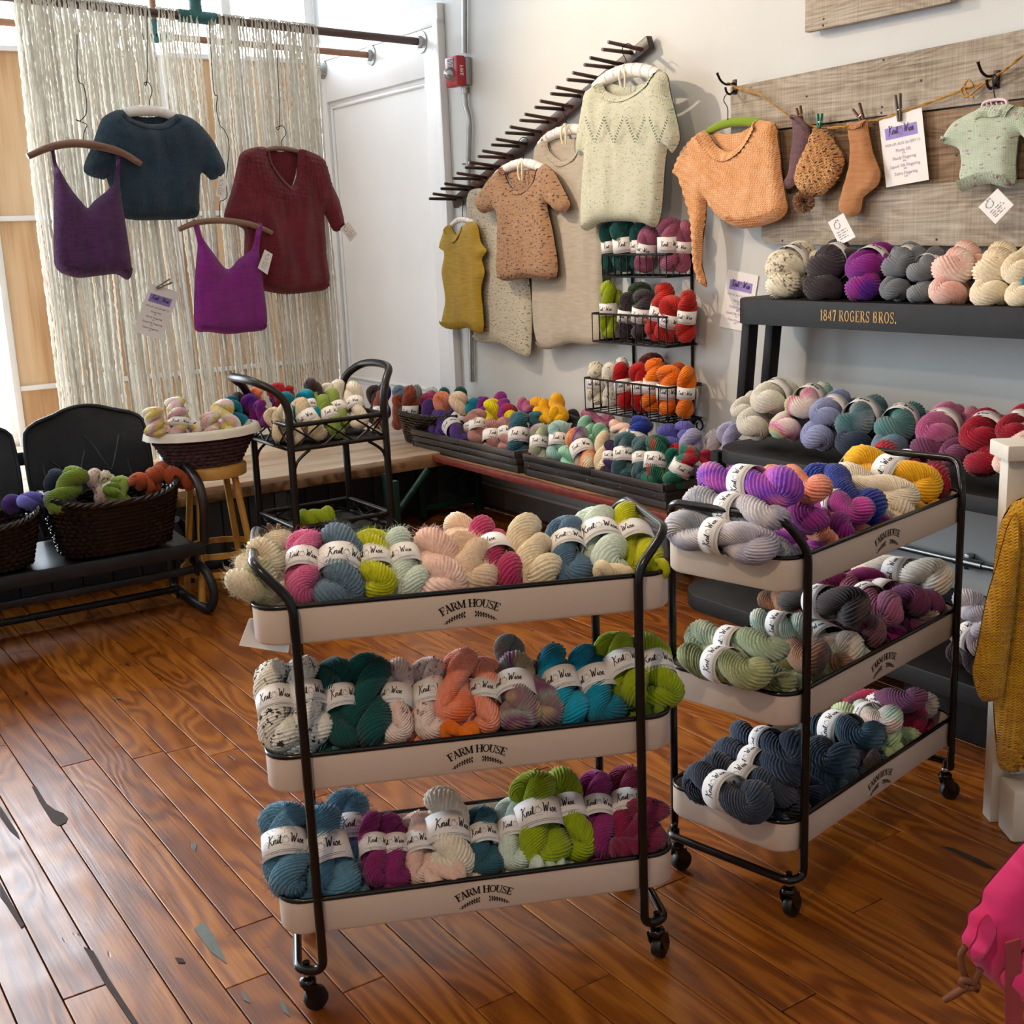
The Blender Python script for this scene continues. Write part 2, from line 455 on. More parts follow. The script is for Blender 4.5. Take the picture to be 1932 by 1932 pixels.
def fillet(pts, r, seg=5, closed=False):
    """polyline with rounded corners"""
    pts = [Vector(p) for p in pts]; n = len(pts); out = []
    for i in range(n):
        if not closed and i in (0, n-1): out.append(pts[i]); continue
        a, b, c = pts[i-1], pts[i], pts[(i+1) % n]
        d1 = (a-b); d2 = (c-b); rr = min(r, d1.length*0.48, d2.length*0.48)
        s = b+d1.normalized()*rr; e = b+d2.normalized()*rr
        for k in range(seg+1):
            t = k/seg; out.append(s*(1-t)**2+b*(2*t*(1-t))+e*t*t)
    return out

def crom_t(pts, per=5):
    """closed smooth outline whose tangents never overshoot the shorter neighbouring edge"""
    pts = [Vector(p) for p in pts]; n = len(pts); T = []
    for i in range(n):
        a, b, c = pts[i-1], pts[i], pts[(i+1) % n]; t = (c-a)*0.5; m = min((b-a).length, (c-b).length)
        if t.length > m*0.9: t = t.normalized()*m*0.9
        T.append(t)
    out = []
    for i in range(n):
        j = (i+1) % n
        for k in range(per):
            s = k/per; s2 = s*s; s3 = s2*s
            out.append(pts[i]*(2*s3-3*s2+1)+T[i]*(s3-2*s2+s)+pts[j]*(-2*s3+3*s2)+T[j]*(s3-s2))
    return out

# ------------------------------------------------------------------ lettering (strokes turned into thin ribbons)
SCRIPT = {
 'K': (0.52, [[(0, .88), (.06, 1.02), (.13, .9), (.12, .45), (.07, .05), (.02, -.12)], [(.46, .98), (.3, .76), (.12, .47), (.24, .4), (.36, .12), (.46, .02), (.55, .12)]]),
 'n': (0.36, [[(0, .1), (.06, .46), (.08, .05)], [(.08, .28), (.17, .48), (.24, .38), (.25, .06), (.36, .12)]]),
 'i': (0.17, [[(0, .1), (.07, .46), (.08, .08), (.17, .1)], [(.09, .64), (.11, .68)]]),
 't': (0.26, [[(0, .1), (.1, .86), (.1, .1), (.2, .04), (.26, .12)], [(-.02, .58), (.24, .64)]]),
 'W': (0.62, [[(0, .9), (.06, .98), (.11, .7), (.13, .05), (.3, .74), (.33, .05), (.48, .6), (.56, 1.0)]]),
 's': (0.26, [[(0, .1), (.12, .48), (.2, .2), (.12, .02), (.03, .08)], [(.2, .1), (.26, .12)]]),
 'e': (0.28, [[(0, .1), (.16, .3), (.12, .48), (.04, .3), (.1, .04), (.28, .14)]]),
}
def script_word(word):
    x = 0; out = []
    for ch in word:
        w_, st = SCRIPT[ch]
        for s in st: out.append([(x+a+0.12*b, b) for a, b in s])
        x += w_
    return out, x
LOGO = []
_k, _kw = script_word('Knit'); _w, _ww = script_word('Wise')
for s in _k: LOGO.append(([(a-_kw-0.32, b) for a, b in s], 0.075))
for s in _w: LOGO.append(([(a+0.36, b) for a, b in s], 0.075))
# the small round cat-and-yarn outline between the two words
LOGO.append(([(0.27*cos(a), 0.3+0.27*sin(a)) for a in [pi*0.72+i*2*pi/16 for i in range(15)]], 0.03))
LOGO.append(([(-0.12, .52), (-.1, .72), (0, .62), (.1, .74), (.12, .54)], 0.03))
LOGO.append(([(-.3, -.2), (-.1, -.16), (.1, -.2), (.3, -.16)], 0.03))
LOGO_W = _kw+_ww+0.7

SERIF = {  # strokes: ('l',x0,y0,x1,y1,t) or ('a',cx,cy,rx,ry,a0,a1,t)
 'F': (.72, [('l', .2, 0, .2, 1, .2), ('l', .0, .04, .42, .04, .08), ('l', .0, .96, .7, .96, .08), ('l', .67, 1, .67, .72, .07), ('l', .2, .52, .5, .52, .08), ('l', .5, .66, .5, .38, .06)]),
 'A': (.86, [('l', .12, 0, .42, 1, .08), ('l', .38, 1, .72, 0, .2), ('l', .22, .34, .6, .34, .08), ('l', 0, .04, .26, .04, .08), ('l', .55, .04, .88, .04, .08)]),
 'R': (.86, [('l', .2, 0, .2, 1, .2), ('l', 0, .04, .4, .04, .08), ('l', 0, .96, .4, .96, .08), ('a', .38, .74, .26, .22, -90, 90, .13), ('l', .42, .5, .76, .02, .2), ('l', .62, .04, .9, .04, .08)]),
 'M': (1.05, [('l', .17, 0, .17, 1, .08), ('l', .86, 0, .86, 1, .2), ('l', .18, 1, .52, .1, .18), ('l', .52, .1, .84, 1, .08), ('l', 0, .04, .32, .04, .08), ('l', .68, .04, 1.04, .04, .08), ('l', 0, .96, .24, .96, .08), ('l', .8, .96, 1.04, .96, .08)]),
 'H': (.95, [('l', .2, 0, .2, 1, .2), ('l', .74, 0, .74, 1, .2), ('l', .2, .5, .74, .5, .08), ('l', 0, .04, .4, .04, .08), ('l', 0, .96, .4, .96, .08), ('l', .54, .04, .94, .04, .08), ('l', .54, .96, .94, .96, .08)]),
 'O': (.86, [('a', .43, .5, .33, .45, 0, 360, .15)]),
 'U': (.9, [('l', .2, .3, .2, 1, .2), ('l', .7, .3, .7, 1, .09), ('a', .45, .32, .25, .28, 180, 360, .13), ('l', 0, .96, .4, .96, .08), ('l', .54, .96, .88, .96, .08)]),
 'S': (.7, [('a', .34, .75, .24, .2, 30, 250, .12), ('a', .34, .26, .25, .21, -150, 80, .13), ('l', .24, .6, .46, .42, .17), ('l', .6, .98, .6, .7, .06), ('l', .07, .02, .07, .3, .06)]),
 'E': (.76, [('l', .2, 0, .2, 1, .2), ('l', 0, .04, .7, .04, .08), ('l', 0, .96, .68, .96, .08), ('l', .66, 1, .66, .74, .07), ('l', .69, 0, .69, .28, .07), ('l', .2, .52, .5, .52, .08), ('l', .5, .66, .5, .38, .06)]),
 'B': (.86, [('l', .2, 0, .2, 1, .22), ('a', .36, .75, .26, .21, -90, 90, .16), ('a', .38, .28, .3, .24, -90, 90, .17), ('l', .1, .04, .4, .04, .1), ('l', .1, .96, .4, .96, .1), ('l', .2, .52, .4, .52, .09)]),
 'G': (.86, [('a', .45, .5, .33, .45, 40, 320, .17), ('l', .72, .05, .72, .48, .17), ('l', .5, .46, .82, .46, .1), ('l', .7, .98, .7, .72, .08)]),
 '1': (.45, [('l', .24, 0, .24, 1, .22), ('l', .06, .04, .42, .04, .1), ('l', .05, .82, .24, .96, .1)]),
 '8': (.72, [('a', .36, .75, .22, .2, 0, 360, .15), ('a', .36, .26, .26, .22, 0, 360, .16)]),
 '4': (.76, [('l', .52, 0, .52, 1, .2), ('l', .52, .98, .06, .32, .1), ('l', .02, .3, .74, .3, .12), ('l', .36, .04, .7, .04, .08)]),
 '7': (.66, [('l', .04, .92, .64, .92, .16), ('l', .58, .9, .28, 0, .2), ('l', .07, .98, .07, .72, .08)]),
 '.': (.3, [('l', .12, 0, .12, .2, .2)]),
}
def stroke_quads(st):
    """-> list of quads (4 x (x,y))"""
    out = []
    for s in st:
        if s[0] == 'l':
            _, x0, y0, x1, y1, t = s; d = Vector((x1-x0, y1-y0)).normalized(); nn = Vector((-d.y, d.x))*t/2
            out.append([(x0+nn.x, y0+nn.y), (x0-nn.x, y0-nn.y), (x1-nn.x, y1-nn.y), (x1+nn.x, y1+nn.y)])
        else:
            _, cx, cy, rx, ry, a0, a1, t = s; N = max(4, int(abs(a1-a0)/22))
            for i in range(N):
                q = []
                for a, k in ((a0+(a1-a0)*i/N, 1), (a0+(a1-a0)*i/N, -1), (a0+(a1-a0)*(i+1)/N, -1), (a0+(a1-a0)*(i+1)/N, 1)):
                    a = radians(a); th = t*(0.55+0.45*abs(cos(a)))
                    q.append((cx+(rx+k*th/2)*cos(a), cy+(ry+k*th/2)*sin(a)))
                out.append(q)
    return out
def serif_text(text, gap=0.12, space=0.45):
    """-> (list of (x_offset, width, quads)), total width"""
    x = 0; out = []
    for ch in text:
        if ch == ' ': x += space; continue
        w_, st = SERIF[ch]; out.append((x, w_, stroke_quads(st))); x += w_+gap
    return out, x-gap

def ribbon(mb, pts, width, place):
    """polyline ribbon; place(x,y)->world point"""
    p2 = [Vector(p) for p in (crom([Vector((*p, 0)) for p in pts], 4, False) if len(pts) > 2 else [Vector((*p, 0)) for p in pts])]
    L, R = [], []
    n = len(p2)
    for i, p in enumerate(p2):
        d = p2[min(i+1, n-1)]-p2[max(i-1, 0)]
        d = d.normalized() if d.length > 1e-9 else Vector((1, 0, 0))
        k = 0.6+0.6*abs(d.y)
        nn = Vector((-d.y, d.x, 0))*width*k/2
        L.append(place(p.x+nn.x, p.y+nn.y)); R.append(place(p.x-nn.x, p.y-nn.y))
    mb.add(L+R, [(i, i+1, n+i+1, n+i) for i in range(n-1)])

_fc = {}
def font_mesh(text):
    """triangles of a line of text in the built-in font, height about 1"""
    if text in _fc: return _fc[text]
    cu = bpy.data.curves.new('tmp', 'FONT'); cu.body = text; cu.align_x = 'CENTER'; cu.resolution_u = 2
    ob = bpy.data.objects.new('tmp', cu); COL.objects.link(ob)
    dg = bpy.context.evaluated_depsgraph_get()
    me = bpy.data.meshes.new_from_object(ob.evaluated_get(dg))
    r = ([(v.co.x, v.co.y) for v in me.vertices], [tuple(p.vertices) for p in me.polygons])
    bpy.data.objects.remove(ob); bpy.data.curves.remove(cu); bpy.data.meshes.remove(me)
    _fc[text] = r; return r

def put_text(mb, text, size, place):
    vs, fs = font_mesh(text)
    mb.add([place(x*size, y*size) for x, y in vs], fs)

# ================================================================== the setting
# floor: sub floor slab and single boards laid along the long wall
mb = MB().box(((LEFTX+WALLX)/2, (BACKY+WINY)/2, -0.075), (WALLX-LEFTX+0.4, WINY-BACKY+0.4, 0.1))
floor = struct(mb.build('floor', m_plain('sub_floor', '#20130c', 0.9)))
PW = 0.0857
rf = random.Random(3)
FLOORY1 = 5.3
row = 0
x = WALLX-0.004
while x > -1.15:
    yy = -1.25 - rf.random()*0.9
    while yy < FLOORY1-0.01:
        L = rf.uniform(1.1, 2.7); y1 = min(yy+L, FLOORY1)
        if FLOORY1-y1 < 0.25: y1 = FLOORY1
        wid = PW-0.0022; dz = rf.uniform(-0.0012, 0.0)
        ya = max(yy, -1.25)
        if y1 > ya+0.1:
            c = Vector((x-PW/2, (ya+y1)/2, -0.0125+dz))
            b = MB().box(c, (wid, y1-ya-0.0025, 0.025), bevel=0.0016)
            o = b.build('floor_plank', 'floor', base=c, smooth=False)
            o.parent = floor; ORG[o] = ORG[floor]
        yy = y1
        if yy >= FLOORY1: break
    x -= PW; row += 1
# the rest of the room's floor, out of the photograph
MB().box((LEFTX/2-0.575, 2.0, -0.013), (-1.15-LEFTX-0.01, 7.0, 0.024)).build('floor_boarding', 'floor', parent=floor)
# repairs and splits in the old boards
def floor_patch(pts, mat, name, z=0.0012):
    p = [PZ(px, py, z) for px, py in pts]
    MB().prism(p, (0, 0, -0.004)).build(name, mat, parent=floor)
M['tin'] = m_plain('grey_tin_patch', '#5f625c', 0.5, 0.4, var=0.2, nscale=30)
M['dark_split'] = m_plain('dark_split_wood', '#33211a', 0.8, var=0.3, nscale=30)
floor_patch([(366, 1752), (383, 1738), (402, 1762), (420, 1800), (428, 1818), (398, 1795)], 'tin', 'tin_patch')
floor_patch([(360, 1590), (372, 1592), (368, 1606), (362, 1600)], 'tin', 'tin_patch')
floor_patch([(455, 1870), (462, 1874), (472, 1892), (460, 1886)], 'tin', 'tin_patch')
floor_patch([(526, 1888), (536, 1892), (548, 1918), (534, 1908)], 'tin', 'tin_patch')
floor_patch([(330, 1806), (345, 1808), (350, 1816), (336, 1816)], 'dark_split', 'wood_split')
floor_patch([(60, 1484), (68, 1484), (78, 1500), (88, 1516), (104, 1528), (120, 1534), (128, 1543), (124, 1552), (110, 1558), (98, 1550), (88, 1534), (74, 1512)], 'dark_split', 'wood_split')
floor_patch([(0, 1520), (12, 1538), (34, 1572), (38, 1584), (18, 1566), (0, 1540)], 'dark_split', 'wood_split')
floor_patch([(0, 1664), (20, 1700), (46, 1745), (40, 1750), (12, 1706), (0, 1690)], 'dark_split', 'wood_split')
floor_patch([(158, 1786), (176, 1794), (205, 1845), (262, 1932), (250, 1932), (196, 1852)], 'dark_split', 'wood_split')
floor_patch([(1776, 1596), (1800, 1600), (1850, 1622), (1880, 1640), (1860, 1636), (1810, 1612)], 'dark_split', 'wood_split')

# walls
struct(MB().box((WALLX+0.06, (BACKY+WINY)/2, CEIL/2), (0.12, WINY-BACKY+0.3, CEIL)).build('wall_right', 'wall'))
struct(MB().box((LEFTX-0.06, (BACKY+WINY)/2, CEIL/2), (0.12, WINY-BACKY+0.3, CEIL)).build('wall_left', 'wall'))
struct(MB().box(((LEFTX+WALLX)/2, BACKY-0.06, CEIL/2), (WALLX-LEFTX+0.3, 0.12, CEIL)).build('wall_back', 'wall'))
struct(MB().box(((LEFTX+WALLX)/2, (BACKY+WINY)/2, CEIL+0.05), (WALLX-LEFTX+0.3, WINY-BACKY+0.4, 0.1)).build('ceiling', 'ceiling'))
# front wall: header and sill of the shop window
struct(MB().box(((LEFTX+WALLX)/2, WINY+0.06, 3.08), (WALLX-LEFTX, 0.14, 0.14)).box(((LEFTX+WALLX)/2, WINY+0.06, 0.16), (WALLX-LEFTX, 0.14, 0.36)).build('wall_front', 'white_paint'))
# shop window: frame, mullions, panes
win = struct(thing('window_1', (0.3, WINY, 0.36)))
xs = [LEFTX+0.05, -1.6, -0.55, 0.45, 1.30, 1.98, 2.66, 3.15]
for xx in xs:
    MB().box((xx, WINY, 1.68), (0.055, 0.09, 2.66), bevel=0.006).build('mullion', 'white_paint', win)
MB().box(((xs[0]+xs[-1])/2, WINY, 0.37), (xs[-1]-xs[0], 0.1, 0.06), bevel=0.006).build('window_sill', 'white_paint', win)
MB().box(((xs[0]+xs[-1])/2, WINY, 2.99), (xs[-1]-xs[0], 0.09, 0.06), bevel=0.006).build('window_head', 'white_paint', win)
for i in range(len(xs)-1):
    MB().box(((xs[i]+xs[i+1])/2, WINY+0.01, 1.68), (xs[i+1]-xs[i]-0.055, 0.006, 2.56)).build('pane', 'glass', win)
# display ledge and the panelled low wall under it
LEDZ = 0.361
led = struct(thing('trim_1', (1.0, 5.8, LEDZ)))
yy = 4.88; k = 0
while yy < WINY-0.08:
    y1 = min(yy+0.155, WINY-0.07)
    MB().box(((LEFTX+WALLX)/2, (yy+y1)/2, LEDZ-0.0125), (WALLX-LEFTX-0.01, y1-yy-0.003, 0.025), bevel=0.003).build('ledge_board', 'ledge_wood', led)
    yy = y1
MB().box(((LEFTX+WALLX)/2, 4.885, LEDZ-0.045), (WALLX-LEFTX-0.01, 0.02, 0.04), bevel=0.004).build('ledge_nosing', M['bench_top'], led)
low = struct(thing('wall_low', (1.0, 4.9, 0)))
def beadboard(x0, x1, y, z1):
    xx = x0
    while xx < x1-0.01:
        xb = min(xx+0.12, x1)
        MB().box(((xx+xb)/2, y+0.01, z1/2), (xb-xx-0.004, 0.02, z1-0.002), bevel=0.003).build('board', 'navy_wood', low)
        xx = xb
    MB().box(((x0+x1)/2, y+0.04, z1/2), (x1-x0, 0.03, z1-0.004)).build('backing', 'navy_wood', low)
beadboard(-1.4, 2.02, 4.90, LEDZ-0.027)
beadboard(2.02, WALLX-0.002, 5.26, LEDZ-0.027)
MB().box((2.03, 5.09, (LEDZ-0.027)/2), (0.02, 0.34, LEDZ-0.03)).build('return_board', 'navy_wood', low)
# skirting on the long wall
bb = struct(thing('baseboard_right', (WALLX, 3.0, 0)))
MB().box((WALLX-0.011, 1.35, 0.06), (0.02, 7.8, 0.116), bevel=0.003).build('board', 'baseboard', bb)
MB().box((WALLX-0.014, 1.35, 0.121), (0.026, 7.8, 0.014), bevel=0.004).build('cap', 'white_paint', bb)
MB().box((WALLX-0.03, 1.35, 0.008), (0.018, 7.8, 0.014), bevel=0.005).build('shoe_moulding', 'floor', bb)

# white panelled jamb of the window recess (far end of the long wall)
jamb = struct(thing('door_1', (WALLX, 6.05, LEDZ)))
ZT = 2.33
MB().box((WALLX-0.006, 6.07, (LEDZ+ZT)/2), (0.012, 1.40, ZT-LEDZ)).build('panel_back', 'white_paint', jamb)
MB().box((WALLX-0.018, 5.42, (LEDZ+ZT)/2), (0.036, 0.12, ZT-LEDZ), bevel=0.004).build('stile', 'white_paint', jamb)
MB().box((WALLX-0.018, 6.68, (LEDZ+ZT)/2), (0.036, 0.15, ZT-LEDZ), bevel=0.004).build('stile', 'white_paint', jamb)
MB().box((WALLX-0.018, 6.04, ZT-0.11), (0.036, 1.13, 0.22), bevel=0.004).build('rail', 'white_paint', jamb)
MB().box((WALLX-0.018, 6.04, LEDZ+0.08), (0.036, 1.13, 0.16), bevel=0.004).build('rail', 'white_paint', jamb)
pth = fillet([(WALLX-0.016, 5.50, LEDZ+0.19), (WALLX-0.016, 6.58, LEDZ+0.19), (WALLX-0.016, 6.58, ZT-0.25), (WALLX-0.016, 5.50, ZT-0.25)], 0.001, 1, True)
MB().tube(pth, 0.011, 8, True).build('panel_moulding', 'white_paint', jamb)
MB().box((WALLX-0.022, 5.345, (0.0+2.36)/2), (0.044, 0.05, 2.36), bevel=0.006).build('casing', 'white_paint', jamb)
MB().box((WALLX-0.02, 6.05, ZT+0.05), (0.04, 1.46, 0.10), bevel=0.006).build('head_board', 'white_paint', jamb)

# plywood partition with white battens behind the yarn curtain
PLY = 6.70
ply = thing('plywood_screen', (2.2, PLY, LEDZ), 'tall tan plywood screen with white battens behind the yarn curtain', 'screen')
gx = [1.315, 1.80, 2.25, 2.70, 3.13]
gz = [LEDZ+0.0, 0.66, 1.52, 2.34]
for i in range(4):
    for j in range(3):
        MB().box(((gx[i]+gx[i+1])/2, PLY, (gz[j]+gz[j+1])/2), (gx[i+1]-gx[i]-0.004, 0.012, gz[j+1]-gz[j]-0.004)).build('panel', 'plywood', ply)
for xx in gx:
    MB().box((xx, PLY-0.012, (gz[0]+gz[-1])/2), (0.034, 0.03, gz[-1]-gz[0]), bevel=0.003).build('batten', 'white_paint', ply)
for zz in gz:
    for i in range(4):
        MB().box(((gx[i]+gx[i+1])/2, PLY-0.011, zz+(0.014 if zz == gz[0] else 0)), (gx[i+1]-gx[i]-0.034, 0.024, 0.026), bevel=0.003).build('batten', 'white_paint', ply)

# interior lamps: warm track heads under the ceiling, out of the photograph
def spot(loc, target, watts, size, label, blend=0.6, angle=80, radius=0.05, col=(1.0, 0.74, 0.48)):
    loc = Vector(loc); d = (Vector(target)-loc).normalized()
    t = thing('track_lamp', loc, label, 'lamp', 'ceiling track lamps')
    MB().lathe([(0.03, 0.11), (0.045, 0.10), (0.05, 0.0), (0.052, -0.02)], loc-d*0.02, 20, -d, cap=False).build('shade', 'black_metal', t)
    MB().tube([loc-d*0.13, Vector((loc.x, loc.y, CEIL-0.0))], 0.008, 8).build('stem', 'black_metal', t)
    ld = bpy.data.lights.new('lamp_light', 'SPOT'); ld.energy = watts; ld.color = col
    ld.spot_size = radians(angle); ld.spot_blend = blend; ld.shadow_soft_size = radius
    lo = bpy.data.objects.new('lamp_light', ld); COL.objects.link(lo); lo.parent = t
    lo.location = d*0.03; lo.rotation_mode = 'QUATERNION'; lo.rotation_quaternion = d.to_track_quat('-Z', 'Y')
    return t
LAMP_W = 62
spot((1.45, 5.0, 2.95), (3.2, 3.0, 1.2), LAMP_W*3.4, 0.05, 'black ceiling track lamp nearest the shop window', angle=92, blend=0.85, radius=0.035, col=(1.0, 0.77, 0.53))
spot((0.4, 2.6, 2.95), (3.0, 2.4, 0.6), LAMP_W*1.4, 0.05, 'black ceiling track lamp in the middle of the room', angle=110)
spot((-0.6, 0.4, 2.95), (1.6, 2.4, 0.4), LAMP_W*1.9, 0.05, 'black ceiling track lamp behind the camera', angle=110)

# ================================================================== yarn skeins
SK_A = 1.3
TURN = {}
def skein_template(seed, turns, lobes=20, knot=False):
    rr = random.Random(seed)
    A = SK_A; rh = 0.212; rp = 0.285; Ls = A-rp-rh
    cl = []
    NS, NA = 22, 9
    for i in range(NS): cl.append((rh, -Ls+2*Ls*i/NS))
    for i in range(NA): a = pi*i/NA; cl.append((rh*cos(a), Ls+rh*sin(a)))
    for i in range(NS): cl.append((-rh, Ls-2*Ls*i/NS))
    for i in range(NA): a = pi+pi*i/NA; cl.append((rh*cos(a), -Ls+rh*sin(a)))
    n = len(cl); S = 4*lobes
    def sq(z): return 1-0.20*exp(-(z/0.33)**2)
    cen = []
    for l, z in cl:
        an = turns*pi*z/A + seed
        lat = l*sq(z)
        wob = 0.02
        p = Vector((lat*cos(an), lat*sin(an), z))
        p += Vector((noise.noise(p*1.5+Vector((seed*3.1, 0, 0))), noise.noise(p*1.5+Vector((0, seed*2.7, 5))), 0))*wob
        cen.append(p)
    tan = [(cen[(i+1) % n]-cen[i-1]).normalized() for i in range(n)]
    nr = []
    a = tan[0].orthogonal().normalized()
    for i in range(n):
        a = (a-tan[i]*a.dot(tan[i])).normalized(); nr.append(a)
    # closing angle of the transported frame
    e = (nr[-1]-tan[0]*nr[-1].dot(tan[0])).normalized()
    hol = atan2(nr[0].cross(e).dot(tan[0]), nr[0].dot(e))
    K = 4
    amp = [rr.uniform(-0.05, 0.06) for _ in range(lobes)]
    ph = [rr.uniform(0, 6.28) for _ in range(lobes)]
    vs = []; fs = []
    for i in range(n):
        z = cl[i][1]
        swell = 1+0.05*noise.noise(cen[i]*2+Vector((seed*7.7, 1, 2)))
        b = tan[i].cross(nr[i])
        corr = -hol*i/n + 2*pi*K*i/n
        for k in range(S):
            lb = (k//4) % lobes
            th = 2*pi*k/S
            rad = rp*sq(z)*swell*(1+0.15*(abs(cos(lobes*th/2))-0.62)+amp[lb]*sin(ph[lb]+i*0.35)*0.8)
            d = nr[i]*cos(th+corr)+b*sin(th+corr)
            vs.append(cen[i]+d*rad)
    for i in range(n):
        j = (i+1) % n
        sh = 0
        if j == 0: sh = (K*S) % S
        for k in range(S):
            fs.append((i*S+k, i*S+(k+1) % S, j*S+(k+1+sh) % S, j*S+(k+sh) % S))
    if knot:   # little tie-off loop at one end
        m2 = MB(); c = Vector((0.05, 0.12, A-0.1))
        m2.tube(crom([c+Vector((0.14*cos(t), 0.06*sin(2*t), 0.1*sin(t))) for t in [i*2*pi/8 for i in range(8)]], 3), 0.03, 6, True)
        o = len(vs); vs += m2.v; fs += [tuple(q+o for q in f) for f in m2.f]
    me = bpy.data.meshes.new('yarn_twist'); me.from_pydata(vs, [], fs); me.update()
    for p in me.polygons: p.use_smooth = True
    me.materials.append(None)
    return me
TW = [(1, 0.85), (2, 1.1), (3, -0.9), (4, 1.35), (5, -1.2), (6, 0.65)]
TPL = [skein_template(s_, t_, (17, 16, 19, 15, 17, 18)[i], i in (3, 5)) for i, (s_, t_) in enumerate(TW)]

def fuzz_template(me, seed, count=2600):
    rr = random.Random(seed); vs = []; fs = []
    nv = len(me.vertices)
    for _ in range(count):
        v = me.vertices[rr.randrange(nv)]
        nrm = v.normal.normalized(); p = v.co - nrm*0.01
        t = Vector((rr.gauss(0, 1), rr.gauss(0, 1), rr.gauss(0, 1))); t = (t-nrm*t.dot(nrm)).normalized()
        L = rr.uniform(0.06, 0.24); side = nrm.cross(t)*0.0032
        p1 = p+nrm*L*0.5+t*L*0.35; p2 = p1+nrm*L*0.25*rr.uniform(-0.5, 1)+t*L*0.75
        o = len(vs); vs += [p-side, p+side, p1+side, p1-side, p2]
        fs += [(o, o+1, o+2, o+3), (o+3, o+2, o+4)]
    m = bpy.data.meshes.new('mohair_fuzz'); m.from_pydata(vs, [], fs); m.update(); m.materials.append(None)
    return m
FUZZ = {}

BRX, BRY, BH = 0.458, 0.442, 0.30
def band_mesh():
    N = 40; vs = []; fs = []
    for r_ in (0.0, -0.008):
        for z in (-BH, BH):
            for k in range(N):
                a = 2*pi*k/N; vs.append(((BRX+r_)*cos(a), (BRY+r_)*sin(a), z))
    for k in range(N):
        k2 = (k+1) % N
        fs.append((k, k2, N+k2, N+k)); fs.append((3*N+k, 3*N+k2, 2*N+k2, 2*N+k))
        fs.append((N+k, N+k2, 3*N+k2, 3*N+k)); fs.append((2*N+k, 2*N+k2, k2, k))
    me = bpy.data.meshes.new('paper_band'); me.from_pydata(vs, [], fs); me.update()
    for p in me.polygons[::]: p.use_smooth = len(p.vertices) == 4
    me.materials.append(M['paper']); return me
def lettering_mesh():
    mb = MB(); R = 0.428
    def pl(x, y):
        a = x/0.42; return Vector(((BRX+0.004)*cos(a), (BRY+0.004)*sin(a), y))
    k = 0.215
    for pts, wd in LOGO:
        ribbon(mb, [(p[0]*k, p[1]*k-0.06) for p in pts], wd*k, pl)
    for x0, x1, y in ((-0.42, 0.42, -0.2), (-0.3, 0.3, -0.235), (0.9, 1.5, 0.12), (0.9, 1.42, 0.06), (0.9, 1.48, 0.0), (0.9, 1.3, -0.06), (-1.3, -0.85, 0.1), (-1.3, -0.95, 0.05)):
        n = 8
        ribbon(mb, [(x0+(x1-x0)*i/n, y) for i in range(n+1)], 0.012, pl)
    me = bpy.data.meshes.new('band_lettering'); me.from_pydata(mb.v, [], mb.f); me.update(); me.materials.append(M['ink']); return me
BAND = band_mesh(); LETT = lettering_mesh()

